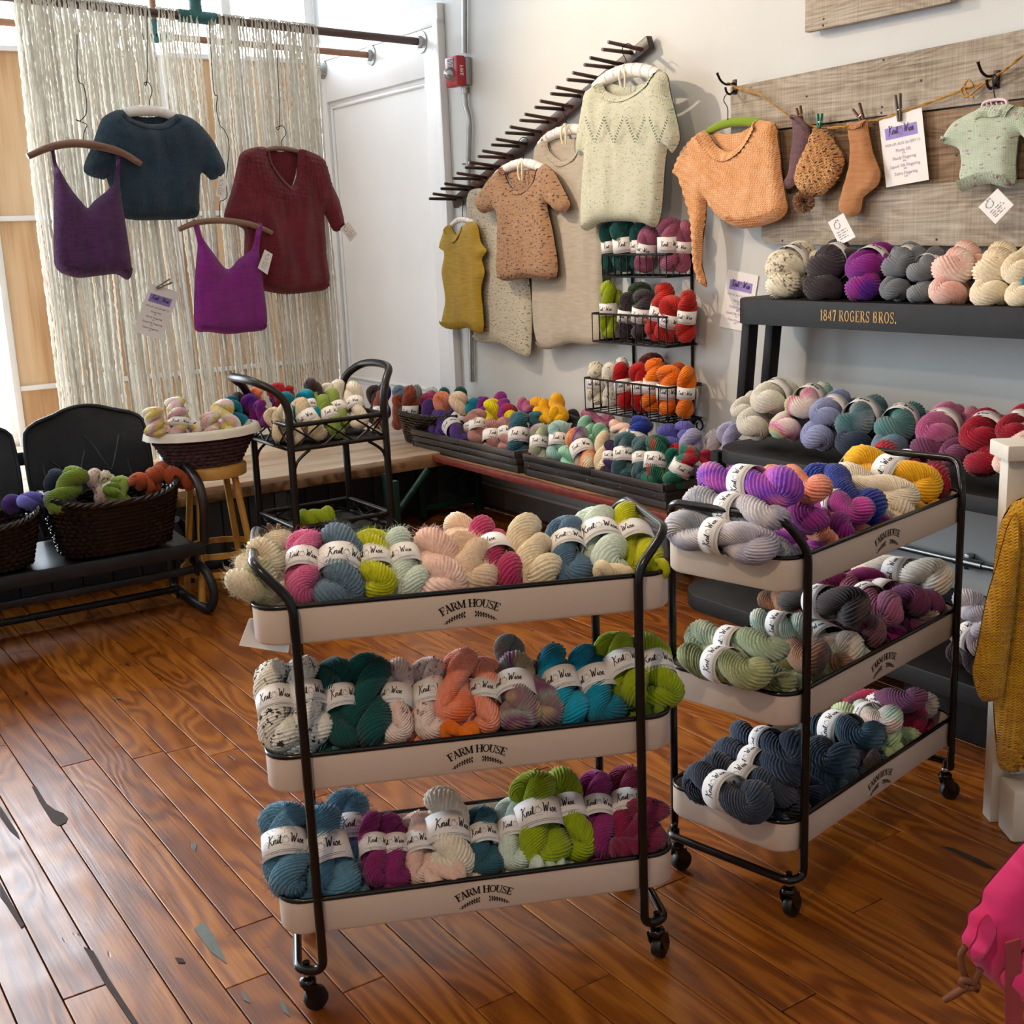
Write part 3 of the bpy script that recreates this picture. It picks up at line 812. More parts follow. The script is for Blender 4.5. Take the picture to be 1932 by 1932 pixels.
# colourways: description, colours
CW = {
 'teal': ('deep teal', ['#0b5a55', '#0a4a48']), 'jade': ('jade green', ['#0f6f5c', '#0c5548']),
 'turq': ('turquoise blue', ['#0f7f96', '#0d6a80', '#17a0c0']), 'slateteal': ('slate teal', ['#2c5a6b', '#35697a']),
 'lime': ('lime green', ['#a3b41a', '#8fa312']), 'chart': ('chartreuse', ['#c6c81c', '#b4b512']), 'oliveg': ('moss green', ['#7c8f2a', '#5f7a20']),
 'apple': ('apple green', ['#9fb45a', '#8aa544']), 'dkgreen': ('dark green', ['#23401f', '#1a3018']),
 'pink': ('bright pink mohair', ['#de7aa4', '#d0628f']), 'raspb': ('raspberry pink', ['#b83a66', '#a32c58']),
 'magenta': ('magenta', ['#9c2c78', '#84205f']), 'fuchsia': ('fuchsia purple', ['#a5359a', '#8a2a7a', '#c23f9c']), 'berry': ('berry red', ['#95244f', '#7c1c40']),
 'violet': ('violet', ['#7a1f84', '#8d1c7c', '#541a8a']), 'purple': ('deep purple', ['#4b2a7a', '#3d2068']),
 'slate': ('slate blue', ['#6d8496', '#5d7386']), 'steel': ('steel blue', ['#4a6780', '#56748c']), 'denim': ('denim blue mohair', ['#6896b0', '#54829c']),
 'mint': ('pale mint', ['#dfe9dc', '#cfe0d2']), 'mintg': ('mint green', ['#a9dcc4', '#8ecbb0']), 'aqua': ('pale aqua', ['#b8d6d2', '#93bfc0', '#dfe6de']),
 'blush': ('blush pink', ['#f0d3c8', '#ebc3b4']), 'peach': ('peach cream', ['#efd2b4', '#f2dcc4']), 'cream': ('cream', ['#efe0c4', '#e6d2b0']), 'ivory': ('ivory', ['#f0e9dc', '#e8dcc8']),
 'undyed': ('undyed oatmeal', ['#e2d6c2', '#d2c3ac']), 'greige': ('grey cream', ['#cfcbc0', '#ddd8ca', '#b9b4aa']),
 'creamol': ('cream and olive mohair', ['#efe9dc', '#a8aa80', '#ece0c8', '#d8b48c']),
 'zebra': ('black-flecked white', ['#f1eee6', '#e8e4d8'], '#2a2630'), 'blushsp': ('dark-flecked blush', ['#f0ddd2', '#e9c9c0'], '#8a5560'),
 'creamsp': ('grey-flecked cream', ['#ece5d2', '#ddd2b8'], '#6a5d58'),
 'coral': ('coral orange', ['#f08f6a', '#f2a08a', '#e8743f']), 'orange': ('bright orange', ['#f08a2c', '#e86f1a']), 'rust': ('rust orange', ['#b2522a', '#9a4220']), 'terra': ('terracotta', ['#9c4f38', '#84402e']),
 'red': ('tomato red', ['#c22a1e', '#a81f18']), 'scarlet': ('scarlet', ['#c81e24', '#a81418']), 'crimson': ('crimson', ['#a5122e', '#8a0e26']), 'dkred': ('dark red', ['#6f1220', '#5a0e1a']),
 'yellow': ('bright yellow', ['#e8d81c', '#d6c410']), 'gold': ('golden yellow', ['#eab418', '#dda010']),
 'royal': ('royal blue', ['#14318c', '#0f2674']), 'navy': ('navy blue', ['#1f2c42', '#26364e']), 'char': ('charcoal', ['#23232b', '#2e2d36']), 'charblue': ('charcoal blue', ['#262c3a', '#343e50']), 'inky': ('inky blue', ['#2d4356', '#22364a', '#3d5c70']),
 'plumblk': ('blackish plum', ['#332a30', '#3f343c']), 'mauve': ('dusty mauve', ['#a8617e', '#97526e']), 'plum': ('plum', ['#7d3f66', '#682f54']), 'orchid': ('orchid pink', ['#a8507e', '#bd7598', '#7e3a66']),
 'rose': ('dusty rose', ['#b98a86', '#a87672']), 'rosegrey': ('rose and slate', ['#b78a86', '#7a7078']),
 'lav': ('lavender grey', ['#b9b1bd', '#9c98ac', '#cfc8cc', '#7f8690']), 'lilac': ('lilac and periwinkle', ['#8f8fc4', '#b5b3cf', '#7779b0']), 'peri': ('periwinkle blue', ['#7f88b8', '#9aa0c4', '#5d6fa0']), 'blueviolet': ('blue violet', ['#4a4a98', '#5d5aa8', '#6d6ab8']),
 'rainbow': ('pink and violet', ['#d86ac0', '#7a3fb8', '#e884b4', '#9f9bd8']), 'multi': ('cream, orange and purple', ['#efe2c8', '#e0874e', '#4a2f78', '#ece0c8']),
 'pastel': ('pastel pink and yellow', ['#e9dd84', '#e8b8c8', '#f0e6e0', '#e4d268', '#e2a4bc']), 'pastelmint': ('mint and pink pastel', ['#bcd8c0', '#e4c8bc', '#cfe0cc', '#d8c2a4']),
 'opal': ('pastel rainbow', ['#e6d8d0', '#c86f98', '#b6b478', '#86b8ac', '#e6dccc']),
 'olive': ('olive variegated', ['#7c7f4c', '#a5a878', '#5f683a', '#c4b060']), 'sage': ('sage variegated', ['#8fa184', '#b8c4ac', '#5d7052']),
 'bark': ('brown and black', ['#4a3a38', '#2a2426', '#7d6a60']), 'tanb': ('tan brown', ['#a57c60', '#8a634c', '#5a4440']), 'rustmv': ('rust and mauve', ['#9c5040', '#8a4a58', '#6f4a50']),
 'sandplum': ('sand, plum and grey', ['#c9b27e', '#8f6a76', '#9a9a94', '#7c4068', '#b09a78']), 'grey': ('soft grey', ['#8f938f', '#7f8482']), 'ash': ('ash grey', ['#6a6f76', '#7d8288', '#4d5258']),
 'slateteal2': ('teal and slate variegated', ['#3f6670', '#5a7680', '#2f5a60', '#7c8a92']), 'tealgrey': ('teal grey', ['#3a7674', '#5c8084', '#2d605f']),
 'pinkcream': ('pink and cream', ['#f0d8cc', '#e2a598', '#eddccb']), 'redgreen': ('green and red', ['#8d961e', '#0f6a58', '#0c5a4a', '#12705c', '#c01c34']),
 'pinkgreen': ('pink and sage variegated', ['#dcd4c8', '#c468a8', '#a8b89c', '#e4dccc']), 'mauvegrey': ('mauve and grey', ['#9a8596', '#b6adae', '#7a6a80']),
 'blackviolet': ('black and violet', ['#241f2c', '#1c1a22', '#4a2f6a']), 'brown': ('dark brown', ['#4a3434', '#3a2a2c']),
 'icegreen': ('ice green', ['#cbdcae', '#b4cb98']), 'cardinal': ('crimson and plum', ['#9c123c', '#5c2038', '#b81846', '#4a2036']), 'blushgrey': ('blush grey', ['#cdbab0', '#b8a8a2']),
 'seafoam': ('white and seafoam', ['#d8e2da', '#a9c8c0', '#ece8de']),
}
SKEINS = []
def skein(where, cw, a, b, W=0.085, band=True, roll=None, tpl=None, fuzz=False, zmin=None, minL=2.15, xk=None, flat=None):
    """a: upper/left end, b: lower/right end (world points). Both ends are extents of the skein."""
    rr = random.Random(len(SKEINS)*7+11)
    a = Vector(a); b = Vector(b)
    d = a-b; L = d.length
    if L < minL*W:
        b = a-d.normalized()*(minL*W); L = minL*W
    if zmin is not None:
        lowest = zmin+W*0.12
        if b.z < lowest:
            b.z = lowest; d = a-b; L = max(d.length, 1.6*W)
    d = (a-b).normalized(); c = (a+b)/2
    tc = (CPOS-c).normalized(); xv = (tc-d*tc.dot(d))
    xv = xv.normalized() if xv.length > 0.05 else d.orthogonal().normalized()
    ro = rr.uniform(-0.55, 0.55) if roll is None else roll
    xv = (Matrix.Rotation(ro, 3, d) @ xv).normalized(); yv = d.cross(xv)
    t = tpl if tpl is not None else rr.randrange(len(TPL))
    if flat is not None:   # lay the two plies of the lower end along the direction 'flat'
        h = (flat-d*flat.dot(d)).normalized(); ph = TW[t][0]-TW[t][1]*pi*0.68
        xv = (Matrix.Rotation(-ph, 3, d) @ h).normalized(); yv = d.cross(xv)
    o = bpy.data.objects.new('yarn_skein', TPL[t]); COL.objects.link(o)
    s3 = L/(2*SK_A)
    o.matrix_world = Matrix(((xv.x*W, yv.x*W, d.x*s3, c.x), (xv.y*W, yv.y*W, d.y*s3, c.y), (xv.z*W, yv.z*W, d.z*s3, c.z), (0, 0, 0, 1)))
    spec = CW[cw]
    mt = m_yarn(cw, spec[1], speck=spec[2] if len(spec) > 2 else None)
    o.material_slots[0].link = 'OBJECT'; o.material_slots[0].material = mt
    if band:
        p = bpy.data.objects.new('paper_band', BAND); COL.objects.link(p); p.parent = o; p['label'] = 'white paper label band'
        # keep the band's height in proportion to its width
        p.scale = (1, 1, min(1.25, W/s3*1.0))
        q = bpy.data.objects.new('band_lettering', LETT); COL.objects.link(q); q.parent = p
    if fuzz:
        if t not in FUZZ: FUZZ[t] = fuzz_template(TPL[t], t+50)
        p = bpy.data.objects.new('mohair_fuzz', FUZZ[t]); COL.objects.link(p); p.parent = o
        p.material_slots[0].link = 'OBJECT'; p.material_slots[0].material = mt; p['kind'] = 'stuff'
    o['category'] = 'yarn'
    SKEINS.append((o, where, cw, spec[0], band, (xk if xk is not None else len(SKEINS))))
    return o
ORDW = ['first', 'second', 'third', 'fourth', 'fifth', 'sixth', 'seventh', 'eighth', 'ninth', 'tenth']
NUMW = ['zero', 'one', 'two', 'three', 'four', 'five', 'six', 'seven', 'eight', 'nine', 'ten']
def label_skeins():
    from collections import defaultdict
    gr = defaultdict(list)
    for s in SKEINS: gr[(s[1], s[2])].append(s)
    for (where, cw), lst in gr.items():
        lst.sort(key=lambda s: s[5])
        n = len(lst)
        for i, s in enumerate(lst):
            o = s[0]
            o['group'] = 'yarn skeins ' + where
            bd = ''
            if n == 1: o['label'] = '%s yarn skein %s' % (s[3], where)
            elif n == 2: o['label'] = '%s %s skein of two %s' % ('left' if i == 0 else 'right', s[3], where)
            else:
                od = 'leftmost' if i == 0 else ('rightmost' if i == n-1 else ORDW[i]+' from left')
                o['label'] = '%s skein, %s of %s %s' % (s[3], od, NUMW[n], where)

# ================================================================== rolling utility carts
def rrect(hx_, hy_, r, seg=5):
    out = []
    for cx, cy, a0 in ((hx_-r, hy_-r, 0), (-hx_+r, hy_-r, 90), (-hx_+r, -hy_+r, 180), (hx_-r, -hy_+r, 270)):
        for i in range(seg+1):
            a = radians(a0+90*i/seg); out.append((cx+r*cos(a), cy+r*sin(a)))
    return out

class Cart:
    HL, D, TH = 0.363, 0.30, 0.066
    def __init__(self, name, mid, ang, rims, label, legx, castx):
        """mid: floor point under the middle of the front face; ang: direction of the long side"""
        self.u = Vector((cos(ang), sin(ang), 0)); self.n = Vector((-sin(ang), cos(ang), 0)); self.o = Vector(mid)
        self.rims = rims
        root = thing(name, self.o+self.n*(self.D/2), label, 'cart', 'three-tier rolling carts'); self.root = root
        def W(a, d, z): return self.o+self.u*a+self.n*d+Vector((0, 0, z))
        self.W = W
        D = self.D
        for rz in rims:
            mb = MB()
            loops = []
            for (ins, z) in ((0.004, rz-self.TH), (0.0, rz-self.TH+0.006), (0.0, rz), (0.006, rz), (0.006, rz-self.TH+0.01)):
                loops.append([W(a, d+D/2, z) for a, d in rrect(self.HL-ins, D/2-ins, 0.045-ins*0.5)])
            vs = [p for l in loops for p in l]; N = len(loops[0]); fs = []
            for i in range(len(loops)-1):
                for k in range(N): fs.append((i*N+k, i*N+(k+1) % N, (i+1)*N+(k+1) % N, (i+1)*N+k))
            fs.append(tuple(reversed(range(N)))); fs.append(tuple((len(loops)-1)*N+k for k in range(N)))
            mb.add(vs, fs)
            tray = mb.build('tray', 'white_enamel', root); tray['label'] = 'white enamel tray with black rim'
            MB().tube([W(a, d+D/2, rz) for a, d in rrect(self.HL-0.002, D/2-0.002, 0.044, 6)], 0.0048, 8, True).build('rim', 'black_rim', tray)
            # FARM HOUSE, arched, with two leaf sprigs
            mb = MB(); letters, tw = serif_text('FARM HOUSE', 0.16, 0.5)
            H = 0.0145; Rr = 0.10; zc = rz-0.018-H-Rr+0.004
            def pl(x, y):
                a = x/Rr; r_ = Rr+y; return W(r_*sin(a), -0.0009, zc+r_*cos(a))
            k = H
            wk = 0.098/(tw*k)
            for x0, w_, qs in letters:
                cxm = (x0+w_/2-tw/2)*k*wk
                for q in qs:
                    mb.add([pl(cxm+(qx-w_/2)*k*0.95, qy*k) for qx, qy in q], [(0, 1, 2, 3)])
            mb.build('lettering', 'ink', tray, smooth=False)
            for s in (-1, 1):
                mb = MB(); base = (s*0.0115, rz-0.041)
                N = 8
                stem = [(base[0]+s*0.034*i/N, base[1]-0.004*(i/N)-0.010*(i/N)**2) for i in range(N+1)]
                def p2(x, y): return W(x, -0.0009, y)
                ribbon(mb, stem, 0.0012, p2)
                for i in range(N):
                    x0, z0 = stem[i]; ln = 0.0085*(1-0.45*i/N)
                    for up in (1, -1):
                        dx, dz = -s*0.5*ln, up*0.75*ln
                        tip = (x0+dx+s*0.002, z0+dz)
                        nn = Vector((-dz, dx)).normalized()*0.0017
                        mb.add([p2(x0, z0), p2(x0+dx*0.5+nn.x, z0+dz*0.5+nn.y), p2(*tip), p2(x0+dx*0.5-nn.x, z0+dz*0.5-nn.y)], [(0, 1, 2, 3)])
                mb.build('leaf_sprig', 'ink', tray, smooth=False)
        # end frames: handle, legs and foot in one bent tube
        t = 0.0085
        for s in (-1, 1):
            lx = s*legx; ox = s*(self.HL-0.008); zt = rims[0]; fz = 0.088
            fx = s*(castx+0.015)
            pts = [W(lx, -t, 0.30), W(lx, -t, zt+0.012), W(ox, 0.02, zt+0.074), W(ox, D-0.02, zt+0.074), W(lx, D+t, zt+0.012), W(lx, D+t, fz+0.05),
                   W(lx, D+t, fz), W(fx, D+t-0.012, fz), W(fx, -t+0.012, fz), W(lx, -t, fz), W(lx, -t, fz+0.05)]
            p = fillet(pts, 0.026, 5, True)
            MB().tube(p, t, 10, True).build('end_frame', 'black_metal', root)
            for rz in rims:
                for d in (D+0.002,):
                    MB().box(W(s*(legx-0.028), d+(0.004 if d > 0 else -0.004), rz-self.TH-0.006), (0.05, 0.012, 0.012), (self.u, self.n, Vector((0, 0, 1))), 0.002).build('bracket', 'black_metal', root)
            for d in (0.012, D-0.012):
                self.caster(root, W(s*castx, d, 0), random.uniform(-0.6, 0.9))
    def caster(self, root, p, an):
        c = MB()
        f = Vector((cos(an), sin(an), 0)); sd = Vector((-sin(an), cos(an), 0)); z = Vector((0, 0, 1))
        c.tube([p+z*0.062, p+z*0.098], 0.0065, 10)
        c.lathe([(0.012, 0.066), (0.0155, 0.062), (0.0155, 0.054), (0.011, 0.050)], p, 16)
        for k in (-1, 1):
            poly = [p+sd*(k*0.0125)+f*a+z*h for a, h in ((-0.012, 0.058), (0.014, 0.056), (0.022, 0.03), (0.018, 0.016), (0.006, 0.018), (-0.006, 0.036))]
            c.prism(poly, sd*(k*0.003))
        o = c.build('caster', 'black_metal', root)
        wc = p+f*0.012+z*0.0225
        MB().lathe([(0.012, -0.0105), (0.0205, -0.0095), (0.0225, -0.006), (0.0225, 0.006), (0.0205, 0.0095), (0.012, 0.0105)], wc, 22, sd).build('wheel', 'rubber', o)
        MB().lathe([(0.009, 0.092), (0.010, 0.088), (0.009, 0.084)], p-z*0.012, 12).build('swivel_nut', 'chrome', o)
    def pt(self, px, py, f):
        """point on the vertical plane parallel to the front face, f = 0 front .. 1 back of the tray"""
        return PN(px, py, self.o+self.n*(self.D*f), self.n)

fl = PZ(593, 1912); fr_ = PZ(1250, 1815)
fa = atan2(fr_.y-fl.y, fr_.x-fl.x); fu = Vector((cos(fa), sin(fa), 0))
front = Cart('utility_cart', fl+fu*0.318, fa, (0.760, 0.494, 0.222), 'white three-tier cart in front, lettered FARM HOUSE, long side facing the camera', 0.295, 0.325)
ra = PZ(1493, 1738); rb = PZ(1790, 1510)
rang = atan2(rb.y-ra.y, rb.x-ra.x); ru = Vector((cos(rang), sin(rang), 0))
rear = Cart('utility_cart', ra+ru*0.347, rang, (0.742, 0.474, 0.209), 'white three-tier cart on the right, turned with its short end forward', 0.318, 0.338)

def filler(cart, tier, where, cols):
    """lower layer of skeins lying across the tray"""
    z = cart.rims[tier]-cart.TH+0.010; n = 9; W = 0.082
    for k in range(n):
        al = -0.315+0.63*k/(n-1); cw = cols[min(len(cols)-1, int(k*len(cols)/n))]
        if cart is front: dz = 0.0
        a = cart.W(al+random.uniform(-.01, .01), cart.D-0.035, z+0.028); b = cart.W(al, 0.030, z+0.022)
        skein('flat '+where, cw, a, b, W, False, None, k % 6, False, None, 1.0, k, flat=cart.u)

def fill(cart, tier, where, items, scale=1.0, D1=0.55, D0=0.12):
    zmin = cart.rims[tier]-cart.TH+0.004
    filler(cart, tier, where, [it[0] for it in sorted(items, key=lambda i: i[3])])
    for it in items:
        cw, xt, yt, xb, yb, wpx = it[:6]; opt = it[6] if len(it) > 6 else {}
        ft = opt.get('t', D1); fb = opt.get('b', D0)
        a = cart.pt(xt, yt, ft); b = cart.pt(xb, yb, fb)
        dist = ((a+b)/2-CPOS).dot(CF)
        W = wpx*dist/FPX*1.18
        rim = cart.rims[tier]
        for p in (a, b):
            dl = (p-cart.o).dot(cart.n); al = (p-cart.o).dot(cart.u)
            if p.z-0.3*W < rim:
                d2 = min(max(dl, 0.36*W), cart.D-0.36*W); p += cart.n*(d2-dl)
                if not opt.get('over'):
                    a2 = min(max(al, -cart.HL+0.4*W), cart.HL-0.4*W); p += cart.u*(a2-al)
        skein(where, cw, a, b, W, opt.get('band', True), opt.get('roll'), opt.get('tpl'), opt.get('fuzz', False), zmin, opt.get('minL', 1.9), xt)
NB = {'band': False, 'minL': 1.3}
F = {'fuzz': True}; FN = {'fuzz': True, 'band': False}
fill(front, 0, "in the front cart's top tray", [
 ('creamol', 500, 1040, 468, 1118, 84, {**FN, 't': .45, 'b': .1, 'over': 1, 'minL': 1.3}), ('creamol', 529, 1008, 506, 1075, 66, {**FN, 't': .95, 'b': .7}),
 ('pink', 577, 1004, 568, 1136, 66, F), ('slate', 643, 1000, 638, 1131, 84, F), ('chart', 700, 1005, 718, 1127, 68, F), ('mint', 745, 1006, 784, 1120, 64, F),
 ('blush', 812, 1010, 842, 1114, 78, FN), ('peach', 872, 1019, 903, 1106, 80, {**NB, 'fuzz': True}), ('peach', 843, 984, 935, 1042, 52, {**NB, 't': .95, 'b': .6}),
 ('raspb', 905, 988, 968, 1106, 66, {'t': .8}), ('cream', 985, 990, 1026, 1102, 80, {**NB, 't': .7}), ('steel', 1060, 984, 1087, 1097, 68, {'t': .75}),
 ('mint', 1112, 970, 1160, 1090, 84, {'t': .8}), ('chart', 1172, 966, 1230, 1086, 74, {'t': .8}), ('cream', 1119, 1072, 1195, 1086, 36, {**NB, 't': .1, 'b': .1}),
 ('chart', 1205, 1062, 1250, 1075, 40, {**NB, 't': .1, 'b': .08}), ('mint', 1090, 985, 1150, 1000, 44, {**NB, 't': .9, 'b': .9})])
fill(front, 1, "in the front cart's middle tray", [
 ('zebra', 508, 1250, 528, 1422, 72, {'b': .05}), ('zebra', 563, 1243, 599, 1404, 70), ('teal', 624, 1243, 660, 1410, 66), ('teal', 693, 1234, 702, 1408, 78, NB),
 ('blushsp', 750, 1245, 745, 1400, 60), ('blushsp', 804, 1243, 822, 1396, 66), ('coral', 872, 1229, 852, 1362, 68, NB), ('coral', 915, 1243, 914, 1386, 62), ('orange', 830, 1378, 905, 1384, 40, {**NB, 't': .1, 'b': .06}),
 ('grey', 952, 1197, 985, 1300, 52, {**NB, 't': .7, 'b': .5}), ('sandplum', 962, 1240, 985, 1370, 76, {'b': .05}), ('sandplum', 1005, 1257, 1035, 1364, 72, {**NB}), ('blackviolet', 985, 1374, 1065, 1368, 44, {**NB, 't': .2, 'b': .2}),
 ('turq', 1034, 1220, 1087, 1368, 68), ('turq', 1100, 1222, 1153, 1362, 76), ('lime', 1146, 1197, 1208, 1330, 70), ('lime', 1214, 1200, 1262, 1338, 74, {'b': .05, 'over': 1}), ('oliveg', 1200, 1340, 1258, 1344, 40, {**NB, 't': .15, 'b': .12})])
fill(front, 2, "in the front cart's bottom tray", [
 ('denim', 531, 1514, 545, 1708, 84, {**F, 'b': .0, 'over': 1}), ('denim', 594, 1524, 640, 1690, 86, F), ('denim', 651, 1491, 668, 1660, 72, {**F, 't': .9, 'b': .4}),
 ('magenta', 700, 1534, 711, 1672, 54, F), ('magenta', 736, 1538, 756, 1672, 56, F), ('blush', 780, 1536, 804, 1668, 62), ('ivory', 834, 1489, 852, 1660, 84, {'t': .6}),
 ('slateteal', 901, 1525, 924, 1650, 60), ('mint', 961, 1507, 978, 1640, 58), ('lime', 996, 1458, 1036, 1622, 84), ('lime', 1048, 1453, 1098, 1622, 68, {'t': .7}),
 ('mint', 1000, 1626, 1050, 1634, 44, {**NB, 't': .1, 'b': .1}), ('magenta', 1119, 1456, 1138, 1618, 62, {'t': .7}), ('berry', 1177, 1447, 1192, 1612, 68, {'t': .7}), ('berry', 1226, 1505, 1222, 1608, 74, {**NB, 't': .3, 'b': .05}), ('berry', 1150, 1606, 1215, 1596, 46, {**NB, 't': .1, 'b': .1}), ('blush', 800, 1655, 880, 1648, 44, {**NB, 't': .08, 'b': .08})])
# right cart: the skeins lie across the trays, bands up
R = dict(D1=0.95, D0=0.06)
fill(rear, 0, "in the right cart's top tray", [
 ('lav', 1257, 992, 1466, 1036, 66, {'roll': .15}), ('lav', 1291, 944, 1484, 982, 62, {'roll': .2}), ('rainbow', 1320, 900, 1512, 922, 66, {'roll': .2}),
 ('lav', 1330, 1010, 1490, 1050, 48, NB), ('fuchsia', 1440, 938, 1544, 985, 62, NB), ('coral', 1455, 896, 1550, 928, 62, NB), ('coral', 1480, 1010, 1578, 1024, 44, NB), ('coral', 1478, 975, 1556, 1000, 44, NB),
 ('fuchsia', 1530, 925, 1634, 972, 56), ('violet', 1520, 965, 1606, 1008, 56, NB), ('royal', 1535, 890, 1668, 975, 74, NB), ('undyed', 1572, 893, 1735, 946, 54, NB), ('undyed', 1560, 915, 1728, 968, 48, NB),
 ('gold', 1596, 866, 1786, 928, 66, {'roll': .2}), ('gold', 1700, 940, 1782, 956, 36, NB), ('crimson', 1655, 852, 1814, 915, 62), ('dkred', 1690, 880, 1806, 930, 58, NB)], **R)
fill(rear, 1, "in the right cart's middle tray", [
 ('olive', 1257, 1240, 1446, 1278, 70, {'roll': .2}), ('sage', 1296, 1198, 1482, 1230, 62, {'roll': .2}), ('olive', 1350, 1280, 1500, 1296, 54, NB), ('cream', 1410, 1308, 1496, 1310, 34, NB),
 ('seafoam', 1418, 1168, 1530, 1190, 50, {'t': .9, 'b': .4}), ('tanb', 1460, 1195, 1548, 1250, 64, NB), ('pastelmint', 1490, 1180, 1632, 1245, 70), ('bark', 1478, 1125, 1636, 1148, 64, {'roll': .2}),
 ('rustmv', 1550, 1165, 1662, 1195, 54, NB), ('mauve', 1580, 1100, 1695, 1160, 56), ('plum', 1630, 1088, 1748, 1138, 56), ('plum', 1675, 1110, 1778, 1135, 50, NB), ('ivory', 1612, 1074, 1796, 1092, 62, {'roll': .2}),
 ('magenta', 1540, 1104, 1670, 1092, 46, {'band': False, 't': .95, 'b': .6}), ('blush', 1690, 1150, 1775, 1156, 44, NB), ('rustmv', 1500, 1270, 1600, 1255, 50, {**NB, 't': .5, 'b': .3})], **R)
fill(rear, 2, "in the right cart's bottom tray", [
 ('charblue', 1271, 1470, 1452, 1524, 72, {'roll': .25}), ('charblue', 1312, 1438, 1508, 1512, 66, {'roll': .2}), ('navy', 1346, 1416, 1520, 1468, 62, {'roll': .2}), ('navy', 1384, 1382, 1520, 1420, 56, {'roll': .2}),
 ('char', 1400, 1490, 1512, 1530, 60, NB), ('inky', 1480, 1405, 1612, 1450, 82, NB), ('inky', 1510, 1358, 1672, 1402, 72, {'roll': .2}), ('inky', 1530, 1470, 1620, 1462, 56, {**NB, 't': .4, 'b': .1}),
 ('icegreen', 1590, 1340, 1698, 1392, 58, NB), ('icegreen', 1620, 1420, 1705, 1418, 42, {**NB, 't': .3, 'b': .08}), ('pastelmint', 1602, 1330, 1694, 1362, 50), ('cardinal', 1606, 1306, 1758, 1368, 66, {'roll': .2}), ('plum', 1664, 1286, 1744, 1318, 50, NB),
 ('blushgrey', 1686, 1276, 1786, 1330, 58, NB), ('bark', 1590, 1440, 1660, 1436, 46, {**NB, 't': .3, 'b': .08})], **R)

# price card and clothespin on the front cart's left handle
cp = front.pt(488, 1205, 0.55)
cn = (CPOS-cp); cn.z = 0; cn.normalize()
def card(name, corners, mat, thick, nrm, label=None, cat=None, parent=None):
    mb = MB().prism(corners, -nrm*thick)
    o = mb.build(name, mat, parent, base=None if parent is not None else sum(corners, Vector())/len(corners))
    if label: tag(o, label, cat)
    return o
card('price_card', [PN(px, py, cp, front.n) for px, py in ((470, 1168), (556, 1160), (544, 1232), (451, 1218))], 'paper', 0.002, -front.n, 'blank white card hanging behind the front cart top tray', 'card')

# ================================================================== bench with crates along the long wall
BZ = 0.352; BX = 2.75
bench = thing('beer_bench', (2.95, 4.3, 0), 'long narrow bench with chipped red edge and green folding legs', 'bench')
for i in range(3):
    xa = BX+0.012+i*0.138
    MB().box((xa+0.066, 4.27, BZ-0.012), (0.132, 2.2, 0.022), bevel=0.003).build('top_board', 'bench_top', bench)
MB().box((BX+0.004, 4.27, BZ-0.014), (0.016, 2.21, 0.03), bevel=0.004).build('edge_strip', 'bench_red', bench)
MB().box((BX+0.2, 5.375, BZ-0.014), (0.41, 0.012, 0.028), bevel=0.003).build('edge_strip', 'bench_red', bench)
for yy in (5.07, 3.5):
    for xx in (BX+0.03, BX+0.35):
        MB().box((xx, yy, (BZ-0.03)/2), (0.036, 0.03, BZ-0.03), bevel=0.004).build('leg', 'green_metal', bench)
    MB().box((BX+0.19, yy, 0.06), (0.32, 0.02, 0.025), bevel=0.003).build('cross_bar', 'green_metal', bench)
    MB().box((BX+0.19, yy, BZ-0.04), (0.34, 0.03, 0.025), bevel=0.003).build('cross_bar', 'green_metal', bench)
    MB().tube([(BX+0.19, yy+0.01, 0.17), (BX+0.19, yy+(-0.35 if yy > 4.5 else 0.35), BZ-0.03)], 0.011, 8).build('brace', 'green_metal', bench)
# trestle leg of green metal standing behind the rattan trolley
tb = thing('trestle_leg', (2.55, 4.72, 0), 'dark green metal trestle leg between the rattan trolley and the bench', 'trestle')
for xx, yy in ((2.40, 4.62), (2.46, 4.80)):
    MB().box((xx, yy, 0.16), (0.035, 0.035, 0.32), bevel=0.004).build('leg', 'green_metal', tb)
MB().tube([(2.42, 4.63, 0.18), (2.66, 4.78, 0.31)], 0.014, 8).build('brace', 'green_metal', tb)

